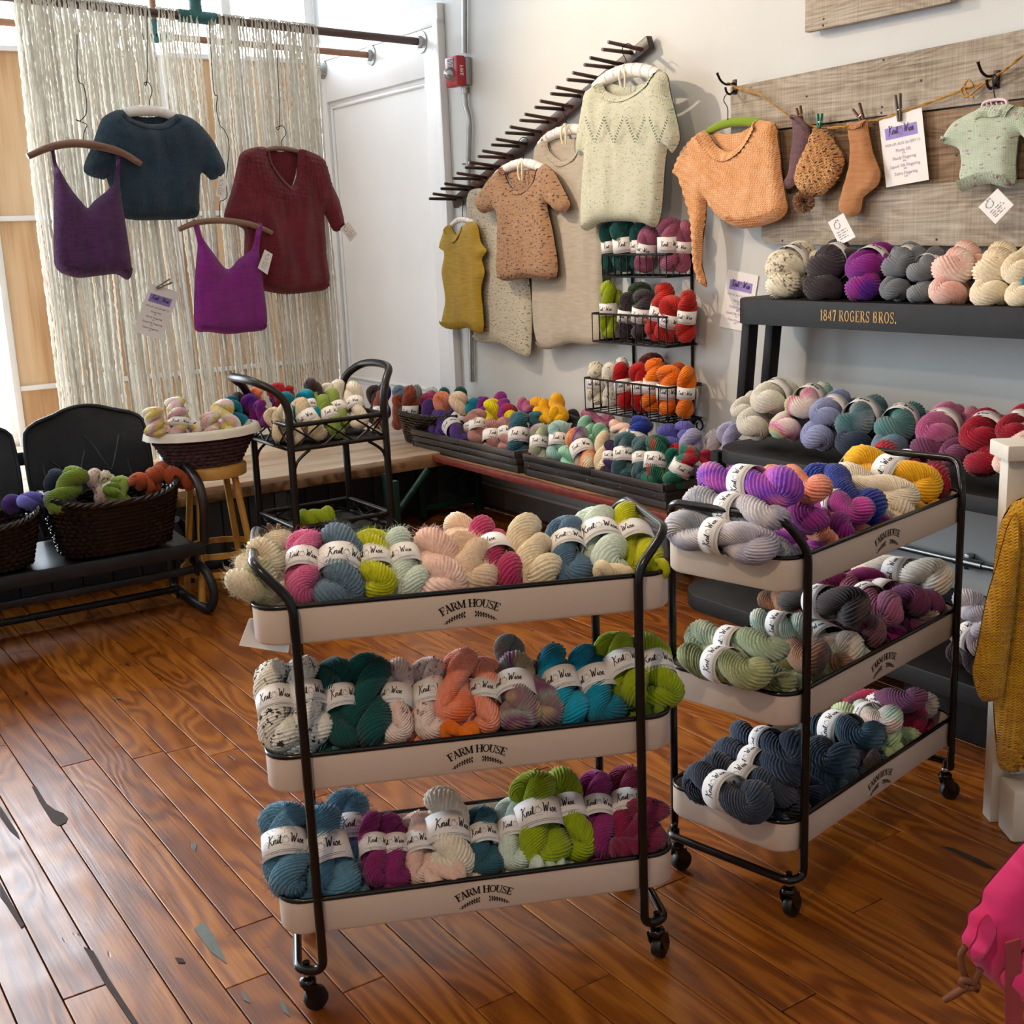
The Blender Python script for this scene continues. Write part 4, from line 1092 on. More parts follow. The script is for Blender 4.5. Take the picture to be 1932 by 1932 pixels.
def crate(y0, y1, label):
    """blackened slat crate; y0 far end, y1 near end"""
    x0, x1 = 2.785, 3.10; z0, z1 = BZ+0.002, BZ+0.098
    t = thing('slat_crate', ((x0+x1)/2, (y0+y1)/2, BZ), label, 'crate', 'blackened crates on the bench')
    n = 3; h = (z1-z0)/n
    for i in range(n):
        zc = z0+h*(i+0.5); fl_ = 0.006*(i-1)
        jit = random.uniform(-0.002, 0.002)
        for xx in (x0-fl_, x1+fl_):
            half = (y0+y1)/2+random.uniform(-0.02, 0.02)
            if i == n-1:
                MB().box((xx, (y0+half)/2, zc), (0.008, abs(y0-half)-0.003, h-0.005), bevel=0.0015).build('slat', 'crate_wood', t)
                MB().box((xx+jit, (y1+half)/2, zc), (0.008, abs(y1-half)-0.003, h-0.005), bevel=0.0015).build('slat', 'crate_wood', t)
            else: MB().box((xx+jit, (y0+y1)/2, zc), (0.008, abs(y0-y1), h-0.006), bevel=0.0015).build('slat', 'crate_wood', t)
        for yy in (y0, y1):
            MB().box(((x0+x1)/2, yy, zc), (x1-x0, 0.010, h-0.002), bevel=0.0015).build('end_slat', 'crate_wood', t)
    for xx in (x0+0.012, x1-0.012):
        for yy in (y0, y1, (y0+y1)/2):
            s = -1 if yy == y0 else 1
            MB().box((xx, yy+(-0.014 if yy == y0 else 0.014 if yy == y1 else 0), (z0+z1)/2), (0.016, 0.02, z1-z0-0.004), bevel=0.002).build('corner_post', 'crate_wood', t)
    MB().box(((x0+x1)/2, (y0+y1)/2, z0+0.004), (x1-x0-0.01, abs(y0-y1)-0.01, 0.006)).build('base_board', 'crate_wood', t)
    for xx in (2.79,):
        for k in range(5):
            yy = y0+(y1-y0)*(0.05+0.9*k/4)
            MB().lathe([(0.003, 0.0), (0.0025, 0.002)], (x0-0.0105, yy, z0+h*1.5), 8, (-1, 0, 0)).build('nail_head', 'steel_box', t)
    return t
cy = [PX(px, py, 2.785).y for px, py in ((778, 822), (975, 880), (990, 882), (1255, 940))]
crate(cy[0], cy[1], 'blackened slat crate on the bench, left one, holding purple and rose yarn')
crate(cy[2], cy[3], 'blackened slat crate on the bench, right one, holding teal and green yarn')

def P_bench(px, py, d): return PX(px, py, 2.80+0.28*d)
def crate_fill(where, items, zmin):
    for it in items:
        cw, xt, yt, xb, yb, wpx = it[:6]; opt = it[6] if len(it) > 6 else {}
        K = 0.3106
        a = P_bench(760+K*xt, 640+K*yt, opt.get('t', .35)); b = P_bench(760+K*xb, 640+K*yb, opt.get('b', .12))
        W = wpx*K*((a+b)/2-CPOS).dot(CF)/FPX*1.1
        skein(where, cw, a, b, W, opt.get('band', True), opt.get('roll'), opt.get('tpl'), False, zmin, opt.get('minL', 1.8), xt)
N_ = {'band': False}
BK = {'band': False, 't': .75, 'b': .6}
crate_fill('in the left crate on the bench', [
 ('purple', 150, 392, 250, 600, 125, {**N_, 't': .5}), ('purple', 225, 455, 395, 640, 125), ('purple', 330, 392, 360, 600, 115, {'t': .6, 'b': .4}), ('grey', 115, 470, 150, 610, 110, N_), ('grey', 220, 385, 280, 520, 130, BK),
 ('rose', 450, 430, 460, 640, 115), ('rose', 548, 490, 540, 690, 125), ('rose', 625, 478, 630, 680, 105), ('turq', 425, 365, 440, 520, 110, BK), ('yellow', 545, 362, 555, 560, 125, {**N_, 't': .6, 'b': .5}),
 ('yellow', 650, 432, 660, 600, 80, {**N_, 't': .5, 'b': .4}), ('crimson', 660, 400, 640, 520, 100, BK), ('orchid', 715, 385, 780, 430, 80, BK), ('fuchsia', 590, 352, 620, 450, 100, {**BK, 't': .9}), ('violet', 480, 362, 490, 480, 90, {**BK, 't': .9}),
 ('gold', 815, 372, 870, 500, 110, {**N_, 't': .8, 'b': .6}), ('gold', 920, 346, 965, 500, 100, {**N_, 't': .85, 'b': .6}), ('gold', 850, 400, 930, 480, 105, {**N_, 't': .7, 'b': .55}), ('rose', 405, 470, 420, 620, 90, {'t': .5, 'b': .35})], BZ+0.01)
crate_fill('in the right crate on the bench', [
 ('slateteal', 712, 440, 695, 740, 135), ('slateteal', 800, 440, 830, 600, 110, {**BK, 't': .5}), ('pinkgreen', 832, 515, 822, 760, 120), ('aqua', 950, 495, 935, 745, 120), ('aqua', 920, 458, 900, 600, 100, BK),
 ('multi', 1040, 548, 1150, 830, 150), ('mintg', 1105, 478, 1140, 640, 110, BK), ('mintg', 990, 650, 1020, 800, 110, {**N_, 't': .2}), ('mintg', 1205, 515, 1200, 640, 100, BK), ('cream', 1220, 568, 1215, 800, 105, {**N_, 't': .5}),
 ('blackviolet', 1270, 615, 1245, 830, 95), ('slateteal2', 1352, 565, 1345, 860, 145), ('slateteal2', 1440, 590, 1445, 870, 105), ('royal', 1470, 472, 1400, 640, 150, {'t': .7, 'b': .5}), ('blueviolet', 1600, 530, 1640, 650, 125, BK), ('blueviolet', 1705, 520, 1740, 640, 115, {**BK, 't': .9}),
 ('lilac', 1775, 545, 1740, 700, 150, {**N_, 't': .6, 'b': .45}), ('redgreen', 1552, 582, 1525, 905, 155), ('redgreen', 1765, 652, 1620, 905, 140), ('scarlet', 1650, 640, 1700, 780, 90, {**N_, 't': .5, 'b': .4}),
 ('mauve', 1090, 455, 1280, 510, 90, {**BK, 't': .95, 'b': .9}), ('char', 1010, 445, 1060, 520, 90, {**BK, 't': .95, 'b': .9}), ('blush', 1265, 520, 1370, 560, 80, {**BK, 't': .8, 'b': .7}), ('crimson', 1830, 670, 1850, 800, 80, {**N_, 't': .45, 'b': .4}), ('jade', 1640, 660, 1640, 800, 90, {**N_, 't': .35, 'b': .3})], BZ+0.01)
for (x0, y0, x1, y1, cw) in ((1348, 812, 1362, 880, 'mauvegrey'), (1375, 800, 1385, 850, 'lilac')):
    a = PX(x0, y0, 3.0); b = PX(x1, y1, 2.95); skein('standing at the right end of the bench', cw, a, b, 0.10, False, zmin=BZ, minL=1.9, xk=x0)

# ------------------------------------------------------------------ woven baskets
def woven_basket(name, c, rx, ry, h, label, cat='basket', mat='wicker', taper=0.82, rows=11, stakes=34, ang=0.0, parent=None, rim_r=0.011, p=2.6, rimmat=None, rimwave=None, group=None):
    """wicker basket: woven wall in rows that pass in front of and behind the stakes, braided rim"""
    c = Vector(c); t = thing(name, c, label, cat, group)
    ca, sa = cos(ang), sin(ang)
    def ring(k, u, f, r_off=0.0):
        a = u
        ex = abs(cos(a))**(2/p)*(1 if cos(a) >= 0 else -1); ey = abs(sin(a))**(2/p)*(1 if sin(a) >= 0 else -1)
        s = taper+(1-taper)*f
        X = ex*(rx*s+r_off); Y = ey*(ry*s+r_off)
        zz = h*f*(1+(rimwave(a)*f if rimwave else 0))
        return c+Vector((X*ca-Y*sa, X*sa+Y*ca, zz))
    wall = MB(); n = stakes*4
    for r_ in range(rows):
        f = (r_+0.5)/rows; ph = pi*(r_ % 2)
        pts = []
        for i in range(n):
            u = 2*pi*i/n; pts.append(ring(0, u, f, 0.0042*sin(stakes*u/1.0*1.0+ph)))
        wall.tube(pts, h/rows*0.52, 5, True)
    w_ = wall.build('woven_wall', mat, t)
    st = MB()
    for i in range(stakes):
        u = 2*pi*(i+0.25)/stakes
        st.tube([ring(0, u, 0.0), ring(0, u, 0.5), ring(0, u, 1.0)], 0.0032, 5)
    st.build('stakes', mat, t)
    rim = MB()
    for ph in (0, 2.09, 4.19):
        pts = []
        for i in range(96):
            u = 2*pi*i/96; q = ring(0, u, 1.0, 0.006*cos(u*17+ph)); q.z += 0.006*sin(u*17+ph); pts.append(q)
        rim.tube(pts, rim_r*0.62, 6, True)
    rim.build('braided_rim', rimmat or mat, t)
    bs = MB(); pts = [ring(0, 2*pi*i/48, 0.0, -0.003) for i in range(48)]
    bs.prism([q+Vector((0, 0, 0.003)) for q in pts], (0, 0, 0.008)); bs.build('base', mat, t)
    t['_ring'] = 0; del t['_ring']
    return t, ring

# far bench basket
bc = PX(752, 800, 2.93)
woven_basket('wicker_basket', (2.96, 5.16, BZ+0.001), 0.17, 0.24, 0.155, 'dark wicker basket of yarn at the far end of the bench', rows=12, stakes=30, ang=0.0)
def zr(px0, py0, K): return lambda x_, y_: (px0+K*x_, py0+K*y_)
Z6 = zr(400, 640, .2588)
for cw, x0, y0, w_, d, bnd in (('brown', 1180, 335, 110, 2.92, False), ('terra', 1235, 372, 110, 2.86, True), ('terra', 1440, 335, 120, 2.86, True), ('purple', 1255, 320, 90, 3.02, False), ('slate', 1365, 335, 100, 3.0, False), ('terra', 1350, 400, 80, 2.9, False),
        ('grey', 1490, 330, 90, 3.04, False), ('raspb', 1570, 390, 100, 2.96, False), ('coral', 1680, 380, 120, 2.95, False), ('peach', 1785, 380, 130, 2.94, False), ('teal', 1690, 348, 90, 3.06, False), ('teal', 1810, 345, 100, 3.06, False), ('greige', 1595, 340, 90, 3.08, False), ('orchid', 1600, 372, 80, 3.02, False)):
    a = PX(*Z6(x0, y0), d); W = w_*.2588*(a-CPOS).dot(CF)/FPX*1.15
    b = a+Vector((random.uniform(-.02, .02), random.uniform(-.03, .03), -W*2.0)); b.z = min(b.z, BZ+0.03)
    skein('in the far bench basket', cw, a, b, W, bnd, zmin=BZ+0.02, xk=x0)

# ================================================================== black rattan trolley
RY0, RY1 = 4.20, 4.57; RX0, RX1 = 1.762, 2.16
rt = thing('rattan_trolley', ((RX0+RX1)/2, (RY0+RY1)/2, 0), 'black rattan trolley with arched handles and two latticed trays', 'trolley')
TZ = 0.592; RZ = 0.682
for xx in (RX0, RX1):
    s = -1 if xx == RX0 else 1
    for yy in (RY0, RY1):
        MB().tube([(xx+s*0.004, yy, 0.0), (xx, yy, RZ+0.03)], 0.0145, 10).build('leg', 'rattan', rt)
    ox = s*(0.105 if s < 0 else 0.075)
    pts = crom([(xx, RY0, RZ-0.02), (xx, RY0, RZ+0.06), (xx+ox*0.3, RY0+0.015, RZ+0.125), (xx+ox*0.9, RY0+0.07, RZ+0.168), (xx+ox*1.1, (RY0+RY1)/2, RZ+0.178), (xx+ox*0.9, RY1-0.07, RZ+0.168), (xx+ox*0.3, RY1-0.015, RZ+0.125), (xx, RY1, RZ+0.06), (xx, RY1, RZ-0.02)], 6, False)
    MB().tube(pts, 0.0155, 10).build('handle', 'rattan', rt)
def rtray(z0, z1, name):
    rail = MB()
    for zz in (z0, z1):
        rail.tube(fillet([(RX0, RY0, zz), (RX1, RY0, zz), (RX1, RY1, zz), (RX0, RY1, zz)], 0.004, 2, True), 0.0095, 8, True)
    tr_ = rail.build(name, 'rattan', rt)
    def lattice(p, q):
        p = Vector(p); q = Vector(q); n = 3
        for i in range(n):
            a = p+(q-p)*(i/n); b = p+(q-p)*((i+1)/n)
            MB().tube([a+Vector((0, 0, z0)), b+Vector((0, 0, z1))], 0.0038, 6).build('lattice_bar', 'rattan', tr_)
            MB().tube([a+Vector((0, 0, z1)), b+Vector((0, 0, z0))], 0.0038, 6).build('lattice_bar', 'rattan', tr_)
    lattice((RX0, RY0, 0), (RX1, RY0, 0)); lattice((RX0, RY1, 0), (RX1, RY1, 0)); lattice((RX0, RY0, 0), (RX0, RY1, 0)); lattice((RX1, RY0, 0), (RX1, RY1, 0))
    n = 20
    for i in range(n):
        yy = RY0+0.012+(RY1-RY0-0.024)*i/(n-1)
        MB().tube([(RX0+0.006, yy, z0), (RX1-0.006, yy, z0)], 0.006, 6).build('reed', 'rattan', tr_)
rtray(TZ, RZ, 'upper_tray'); rtray(0.235, 0.288, 'lower_tray')
for xx, s in ((RX0, 1), (RX1, -1)):
    for yy in (RY0, RY1):
        MB().tube(crom([(xx, yy, TZ-0.11), (xx+s*0.02, yy, TZ-0.05), (xx+s*0.075, yy, TZ-0.008)], 5, False), 0.006, 8).build('corner_brace', 'rattan', rt)
for cw, x0, y0, x1, y1, w_, d0, d1, bnd in (
  ('violet', 250, 405, 300, 520, 125, 4.54, 4.52, False), ('violet', 335, 450, 380, 560, 105, 4.46, 4.42, False), ('violet', 450, 400, 470, 480, 90, 4.46, 4.46, False), ('brown', 175, 385, 200, 470, 100, 4.58, 4.58, False), ('brown', 690, 292, 770, 400, 120, 4.48, 4.46, False),
  ('coral', 320, 345, 330, 430, 90, 4.55, 4.55, False), ('scarlet', 440, 325, 500, 430, 130, 4.46, 4.44, False), ('scarlet', 560, 340, 560, 430, 100, 4.48, 4.46, False),
  ('turq', 530, 388, 570, 500, 120, 4.40, 4.36, False), ('turq', 655, 375, 735, 560, 130, 4.40, 4.34, True), ('cream', 425, 505, 500, 680, 130, 4.38, 4.32, False), ('cream', 600, 445, 810, 790, 160, 4.36, 4.24, True), ('cream', 510, 470, 640, 800, 110, 4.32, 4.23, False),
  ('apple', 745, 385, 800, 520, 95, 4.46, 4.42, False), ('apple', 790, 415, 935, 745, 140, 4.38, 4.24, True), ('apple', 850, 366, 985, 650, 120, 4.46, 4.34, True), ('ivory', 900, 300, 960, 500, 125, 4.48, 4.42, False), ('ivory', 1010, 315, 1085, 650, 130, 4.44, 4.30, True), ('ivory', 830, 318, 860, 430, 90, 4.49, 4.47, False)):
    a = PY(*Z6(x0, y0), d0); b = PY(*Z6(x1, y1), d1)
    W = w_*.2588*(a-CPOS).dot(CF)/FPX*1.12
    skein("on the rattan trolley's upper tray", cw, a, b, W, bnd, zmin=TZ+0.004, minL=1.9, xk=x0)
a = PY(*Z6(622, 1330), 4.30); b = PY(*Z6(900, 1300), 4.26)
b.z = a.z = 0.298
skein('lying in the lower tray of the rattan trolley', 'lime', a, b, 0.092, False, zmin=0.2, xk=0, minL=1.5)

# ================================================================== ochre stool with lined basket
SX, SY, SZ = 1.545, 4.47, 0.535
stl = thing('wooden_stool', (SX, SY, 0), 'round ochre wooden stool under the lined basket', 'stool')
MB().lathe([(0.118, 0.0), (0.13, 0.004), (0.132, 0.04), (0.126, 0.046), (0.0, 0.046)], (SX, SY, SZ-0.046), 36).build('seat', 'stool', stl)
for k in range(4):
    an = radians(40+90*k)
    d = Vector((cos(an), sin(an), 0))
    MB().tube([Vector((SX, SY, SZ-0.045))+d*0.095, Vector((SX, SY, 0))+d*0.165], [0.014, 0.0135], 8).build('leg', 'stool', stl)
for k, zz in enumerate((0.20, 0.13)):
    rr_ = 0.095+(SZ-zz)*0.135
    pts = [(SX+rr_*cos(i*2*pi/40), SY+rr_*sin(i*2*pi/40), zz) for i in range(40)]
    mb = MB()
    n = 40; vs = []
    for p in pts:
        v_ = Vector(p)-Vector((SX, SY, zz)); u = v_.normalized()
        vs += [Vector(p)-u*0.004-Vector((0, 0, .011)), Vector(p)+u*0.004-Vector((0, 0, .011)), Vector(p)+u*0.004+Vector((0, 0, .011)), Vector(p)-u*0.004+Vector((0, 0, .011))]
    fs = []
    for i in range(n):
        for j in range(4): fs.append((i*4+j, i*4+(j+1) % 4, ((i+1) % n)*4+(j+1) % 4, ((i+1) % n)*4+j))
    mb.add(vs, fs).build('foot_ring', 'stool', stl)
lb, ring = woven_basket('lined_basket', (SX-0.02, SY, SZ+0.001), 0.205, 0.15, 0.135, 'low plum-brown woven basket with cream lining on the stool', mat='seagrass', taper=0.62, rows=9, stakes=30, p=2.0, rim_r=0.008, ang=-0.05)
mb = MB(); n = 64; prof = [(1.0, 0.02, -0.16), (1.0, 0.014, 0.0), (1.0, 0.008, 0.07), (1.0, -0.004, 0.08), (1.0, -0.012, 0.0), (0.75, -0.012, 0), (0.4, -0.012, 0), (0.08, -0.014, 0)]
vs = []
for (f, ro, dz) in prof:
    for i in range(n):
        q = ring(0, 2*pi*i/n, f, ro+0.002*sin(i*1.7)); q.z += dz*0.135; vs.append(q)
fs = [(a*n+k, a*n+(k+1) % n, (a+1)*n+(k+1) % n, (a+1)*n+k) for a in range(len(prof)-1) for k in range(n)] + [tuple((len(prof)-1)*n+k for k in range(n))]
mb.add(vs, fs).build('cloth_liner', 'liner', lb)
Z5 = zr(0, 620, .3106)
for cw, x0, y0, x1, y1, w_, d0, d1, bnd in (('pastel', 930, 475, 945, 640, 150, 4.42, 4.40, False), ('pastel', 1060, 415, 1080, 560, 150, 4.52, 4.50, False), ('pastel', 1090, 480, 1085, 660, 155, 4.42, 4.39, True), ('pastel', 1275, 510, 1290, 680, 155, 4.42, 4.38, False), ('pastel', 1335, 435, 1410, 640, 150, 4.50, 4.44, False), ('turq', 1385, 412, 1470, 600, 130, 4.56, 4.52, False), ('pastel', 1000, 560, 1020, 680, 110, 4.42, 4.42, True), ('pastel', 1185, 600, 1190, 680, 105, 4.42, 4.42, True)):
    a = PY(*Z5(x0, y0), d0); b = PY(*Z5(x1, y1), d1); W = w_*.3106*(a-CPOS).dot(CF)/FPX*0.95
    skein('in the stool basket', cw, a, b, W, bnd, zmin=SZ+0.07, minL=1.3, xk=x0)
# pewter foot of an ornament on the ledge
pv = PZ(400, 908, LEDZ)
o = MB().lathe([(0.058, 0), (0.06, 0.006), (0.04, 0.014), (0.022, 0.03), (0.018, 0.05), (0.03, 0.07), (0.04, 0.1), (0.042, 0.13), (0.03, 0.15)], (1.56, 5.03, LEDZ+0.001), 28).build('pewter_vase', 'pewter', base=(1.56, 5.03, LEDZ+0.001))
tag(o, 'pewter pedestal vase standing on the ledge behind the stool', 'vase')

# ================================================================== metal glider with two wicker baskets
gl = thing('metal_glider', (0.9, 4.5, 0), 'vintage dark metal glider bench with embossed back panels', 'bench')
GF, GB, GR = 4.27, 4.70, 1.425; GL = 0.05
GS = 0.292
for x0, x1 in ((GL, 0.70), (0.72, GR-0.02)):
    mb = MB(); N = 14; Mx = 20; vs = []; fs = []
    for i in range(Mx+1):
        for j in range(N+1):
            u = i/Mx; v = j/N
            vs.append(Vector((x0+(x1-x0)*u, GF+0.01+(GB-GF-0.05)*v, GS-0.02*sin(pi*v)+0.006*sin(u*pi)+(-0.03*(1-v)**6))))
    for i in range(Mx):
        for j in range(N): fs.append((i*(N+1)+j, (i+1)*(N+1)+j, (i+1)*(N+1)+j+1, i*(N+1)+j+1))
    mb.add(vs, fs); off = len(mb.v)
    mb.add([p-Vector((0, 0, 0.006)) for p in vs], [tuple(reversed(f)) for f in fs]); mb.build('seat_panel', 'glider', gl)
def back_panel(x0, x1):
    cx, hw = (x0+x1)/2, (x1-x0)/2; zb, zt = GS+0.015, 0.752
    def hwf(z):
        f = (z-zb)/(zt-zb); w_ = hw*(0.90+0.10*sin(f*pi*0.9)); 
        if f > 0.86: w_ *= sqrt(max(0.0, 1-((f-0.86)/0.14)**2*0.75))
        return w_
    Mx, N = 30, 24; vs = []; fs = []
    for j in range(N+1):
        z = zb+(zt-zb)*j/N; wz = hwf(z)
        for i in range(Mx+1):
            u = -1+2*i/Mx
            y = GB-0.03+0.055*((z-zb)/(zt-zb))+0.02*(1-u*u)
            zz = z+0.022*(1-u*u)*(j/N)**4
            vs.append(Vector((cx+u*wz, y, zz)))
    for j in range(N):
        for i in range(Mx): fs.append((j*(Mx+1)+i, j*(Mx+1)+i+1, (j+1)*(Mx+1)+i+1, (j+1)*(Mx+1)+i))
    mb = MB().add(vs, fs); mb.add([p+Vector((0, 0.008, 0)) for p in vs], [tuple(reversed(f)) for f in fs])
    edge = [vs[j*(Mx+1)] for j in range(N+1)]+[vs[N*(Mx+1)+i] for i in range(1, Mx)]+[vs[j*(Mx+1)+Mx] for j in range(N, -1, -1)]
    o = mb.build('back_panel', 'glider', gl)
    MB().tube(edge, 0.0075, 8).build('rolled_edge', 'glider', o)
    def srf(u, f):
        z = zb+(zt-zb)*f; return Vector((cx+u*hwf(z), GB-0.03+0.055*f+0.02*(1-u*u)-0.002, z+0.022*(1-u*u)*f**4))
    for ln in ([(-.62, .62), (-.5, .56), (-.28, .42), (-.2, .46), (-.05, .66)], [(-.02, .78), (.1, .7), (.3, .5), (.38, .52), (.55, .76)], [(-.75, .6), (-.72, .4), (-.66, .2), (-.64, .05)], [(.62, .55), (.66, .4), (.7, .2), (.78, .05)], [(-.25, .3), (-.2, .15), (-.12, .02)], [(.15, .4), (.25, .22), (.4, .05)]):
        MB().tube(crom([srf(*q) for q in ln], 5, False), 0.0034, 6).build('embossed_line', 'glider_light', o)
back_panel(0.925, 1.385); back_panel(0.435, 0.895); back_panel(-0.06, 0.405)
MB().box((0.7, GB+0.055, 0.60), (1.4, 0.014, 0.05), bevel=0.004).build('back_rail', 'glider', gl)
MB().box((0.7, GF+0.005, GS-0.03), (1.45, 0.02, 0.05), bevel=0.006).build('front_apron', 'glider', gl)
MB().box((0.7, GB-0.03, GS-0.02), (1.45, 0.02, 0.04), bevel=0.006).build('rear_apron', 'glider', gl)
MB().box((0.68, GF+0.06, 0.172), (1.42, 0.022, 0.026), bevel=0.004).build('glide_rail', 'glider', gl)
MB().box((0.68, GB-0.06, 0.172), (1.42, 0.022, 0.026), bevel=0.004).build('glide_rail', 'glider', gl)
MB().box((0.66, GF+0.27, 0.05), (1.46, 0.03, 0.022), bevel=0.004).build('base_rail', 'glider', gl)
for xx in (GR, GL-0.03):
    arm = crom([(xx, GB+0.0, 0.50), (xx, GB-0.12, 0.555), (xx, GF+0.12, 0.545), (xx, GF+0.01, 0.50), (xx, GF-0.02, 0.42), (xx, GF, 0.33), (xx, GF+0.01, 0.28)], 6, False)
    MB().tube(arm, 0.017, 10).build('arm', 'glider_brown', gl)
    base = crom([(xx-0.02, GF+0.10, 0.20), (xx+0.0, GF+0.02, 0.16), (xx+0.01, GF-0.01, 0.09), (xx, GF+0.01, 0.03), (xx-0.01, GF+0.06, 0.018), (xx-0.01, GB-0.08, 0.018), (xx-0.01, GB-0.02, 0.05), (xx, GB, 0.15), (xx, GB-0.04, 0.22)], 6, False)
    MB().tube(base, 0.017, 10).build('base_runner', 'glider', gl)
    MB().tube(crom([(xx+0.02, GB-0.05, 0.30), (xx+0.05, GB-0.02, 0.27), (xx+0.07, GB, 0.2), (xx+0.07, GB, 0.02)], 6, False), 0.014, 8).build('rear_leg', 'glider', gl)
    for yy in (GF+0.07, GB-0.08):
        MB().box((xx-0.02, yy, 0.21), (0.012, 0.03, 0.13), bevel=0.004).build('swing_link', 'glider_brown', gl)

def wave(a): return 0.10*cos(2*a)
gb1, _ = woven_basket('wicker_basket', (1.135, 4.40, GS+0.004), 0.235, 0.145, 0.205, 'large dark wicker basket of green and rust yarn on the glider', taper=0.80, rows=13, stakes=36, ang=0.05, rimwave=wave, p=3.0)
gb2, _ = woven_basket('wicker_basket', (0.66, 4.40, GS+0.004), 0.215, 0.145, 0.175, 'dark wicker basket at the left photo edge on the glider', taper=0.80, rows=11, stakes=36, ang=0.05, rimwave=wave, p=3.0)
for cw, x0, y0, x1, y1, w_, d0, d1, bnd in (('navy', 340, 850, 330, 1010, 140, 4.48, 4.46, False), ('oliveg', 490, 850, 350, 1080, 175, 4.38, 4.32, False), ('blushsp', 560, 850, 600, 960, 120, 4.48, 4.46, False), ('creamsp', 620, 865, 680, 980, 110, 4.46, 4.44, True), ('oliveg', 660, 940, 700, 1020, 110, 4.38, 4.36, False), ('apple', 720, 895, 740, 1000, 120, 4.42, 4.40, False),
        ('rust', 800, 905, 920, 960, 120, 4.36, 4.40, False), ('rust', 930, 845, 1060, 900, 130, 4.44, 4.44, False), ('rust', 880, 880, 1090, 905, 120, 4.40, 4.38, False), ('rust', 1000, 865, 1120, 920, 110, 4.40, 4.38, False), ('grey', 285, 990, 320, 1080, 80, 4.34, 4.34, False)):
    a = PY(*Z5(x0, y0), d0); b = PY(*Z5(x1, y1), d1); W = w_*.3106*(a-CPOS).dot(CF)/FPX*1.05
    skein('in the large basket on the glider', cw, a, b, W, bnd, zmin=GS+0.03, minL=1.8, xk=x0)
for cw, x0, y0, d0 in (('blueviolet', 150, 1030, 4.38), ('purple', 60, 1050, 4.42), ('plum', 230, 1040, 4.42)):
    a = PY(*Z5(x0-50, y0+20), d0); b = PY(*Z5(x0+70, y0+20), d0)
    skein('in the basket at the left photo edge', cw, a, b, 0.075, False, zmin=GS+0.03, xk=x0)

# ================================================================== black stepped display stand
ds = thing('display_stand', (2.85, 2.0, 0), 'black three-step display stand lettered 1847 ROGERS BROS. in gold', 'stand')
YN = 0.9          # near end, out of the photograph
def tier(x0, y1, z, th, r=0.14):
    """board from the wall to x0 with a rounded far corner at y1"""
    xb = WALLX-0.03
    out = [(xb, YN), (x0, YN)]
    for i in range(11):
        a = radians(180-90*i/10); out.append((x0+r+r*cos(a), y1-r+r*sin(a)))
    for i in range(6):
        a = radians(90-90*i/5); out.append((xb-0.04+0.04*cos(a), y1-0.04+0.04*sin(a)))
    return [Vector((a, b, z)) for a, b in out]
def shelf(name, x0, y1, z, th, r):
    poly = tier(x0, y1, z-th, th, r)
    mb = MB(); n = len(poly); ins = 0.004
    cx = sum((p for p in poly), Vector())/n
    lo = poly; mid = [p+Vector((0, 0, th-ins)) for p in poly]
    top = [p+Vector((0, 0, th))+(Vector((cx.x, cx.y, p.z))-p).normalized()*ins for p in poly]
    fs = [tuple(reversed(range(n)))]
    for k in range(2): fs += [(k*n+i, k*n+(i+1) % n, (k+1)*n+(i+1) % n, (k+1)*n+i) for i in range(n)]
    fs.append(tuple(2*n+i for i in range(n)))
    return mb.add(lo+mid+top, fs).build(name, 'black_wood', ds)
T1Z, T1X = 1.100, 2.92
T2Z, T2X = 0.632, 2.70
T3Z, T3X = 0.20, 2.50
y1_ = PX(1390, 566, 2.98).y
shelf('top_shelf', T1X, y1_, T1Z, 0.082, 0.13)
y2_ = PX(1366, 840, 2.80).y
shelf('middle_shelf', T2X, y2_, T2Z, 0.045, 0.16)
y3_ = PX(1311, 1110, 2.62).y
shelf('lower_shelf', T3X, min(y3_, 2.95), T3Z, 0.05, 0.16)
MB().box(((T3X+0.06+WALLX)/2, (YN+2.05)/2, 0.075), (WALLX-T3X-0.12, 2.05-YN, 0.146), bevel=0.004).build('plinth', 'black_wood', ds)
for (px, py0, py1, x) in ((1416, 606, 748, 2.99), (1460, 612, 735, 3.10)):
    a = PX(px, py0, x); b = PX(px-11, py1, x+0.0)
    MB().box(((a+b)/2).to_tuple(), (0.045, 0.038, (a-b).length+0.06), (Vector((1, 0, 0)), Vector((0, 1, 0)), (a-b).normalized()), 0.004).build('leg', 'black_wood', ds)
    MB().box((x-0.15, a.y, (T2Z-0.05)/2+T3Z/2), (0.04, 0.04, T2Z-0.05-T3Z+0.02), bevel=0.004).build('leg', 'black_wood', ds)
    MB().box((x-0.02, a.y, T3Z/2-0.025), (0.05, 0.05, T3Z-0.052), bevel=0.004).build('leg', 'black_wood', ds)
for yy in (1.15,):
    MB().box((3.0, yy, (T1Z-0.08+T2Z)/2), (0.045, 0.045, T1Z-0.08-T2Z), bevel=0.004).build('leg', 'black_wood', ds)
    MB().box((2.85, yy, (T2Z+T3Z)/2-0.02), (0.045, 0.045, T2Z-T3Z-0.045), bevel=0.004).build('leg', 'black_wood', ds)
# gold lettering on the front of the top shelf
mb = MB(); letters, tw = serif_text('1847 ROGERS BROS.', 0.10, 0.4)
ya = PX(1548, 600, T1X).y; yb = PX(1692, 607, T1X).y; k = (ya-yb)/tw
for x0, w_, qs in letters:
    for q in qs:
        mb.add([Vector((T1X-0.0012, ya-(x0+qx)*k, T1Z-0.058+qy*0.034)) for qx, qy in q], [(0, 1, 2, 3)])
mb.build('gold_lettering', 'gold_paint', ds, smooth=False)

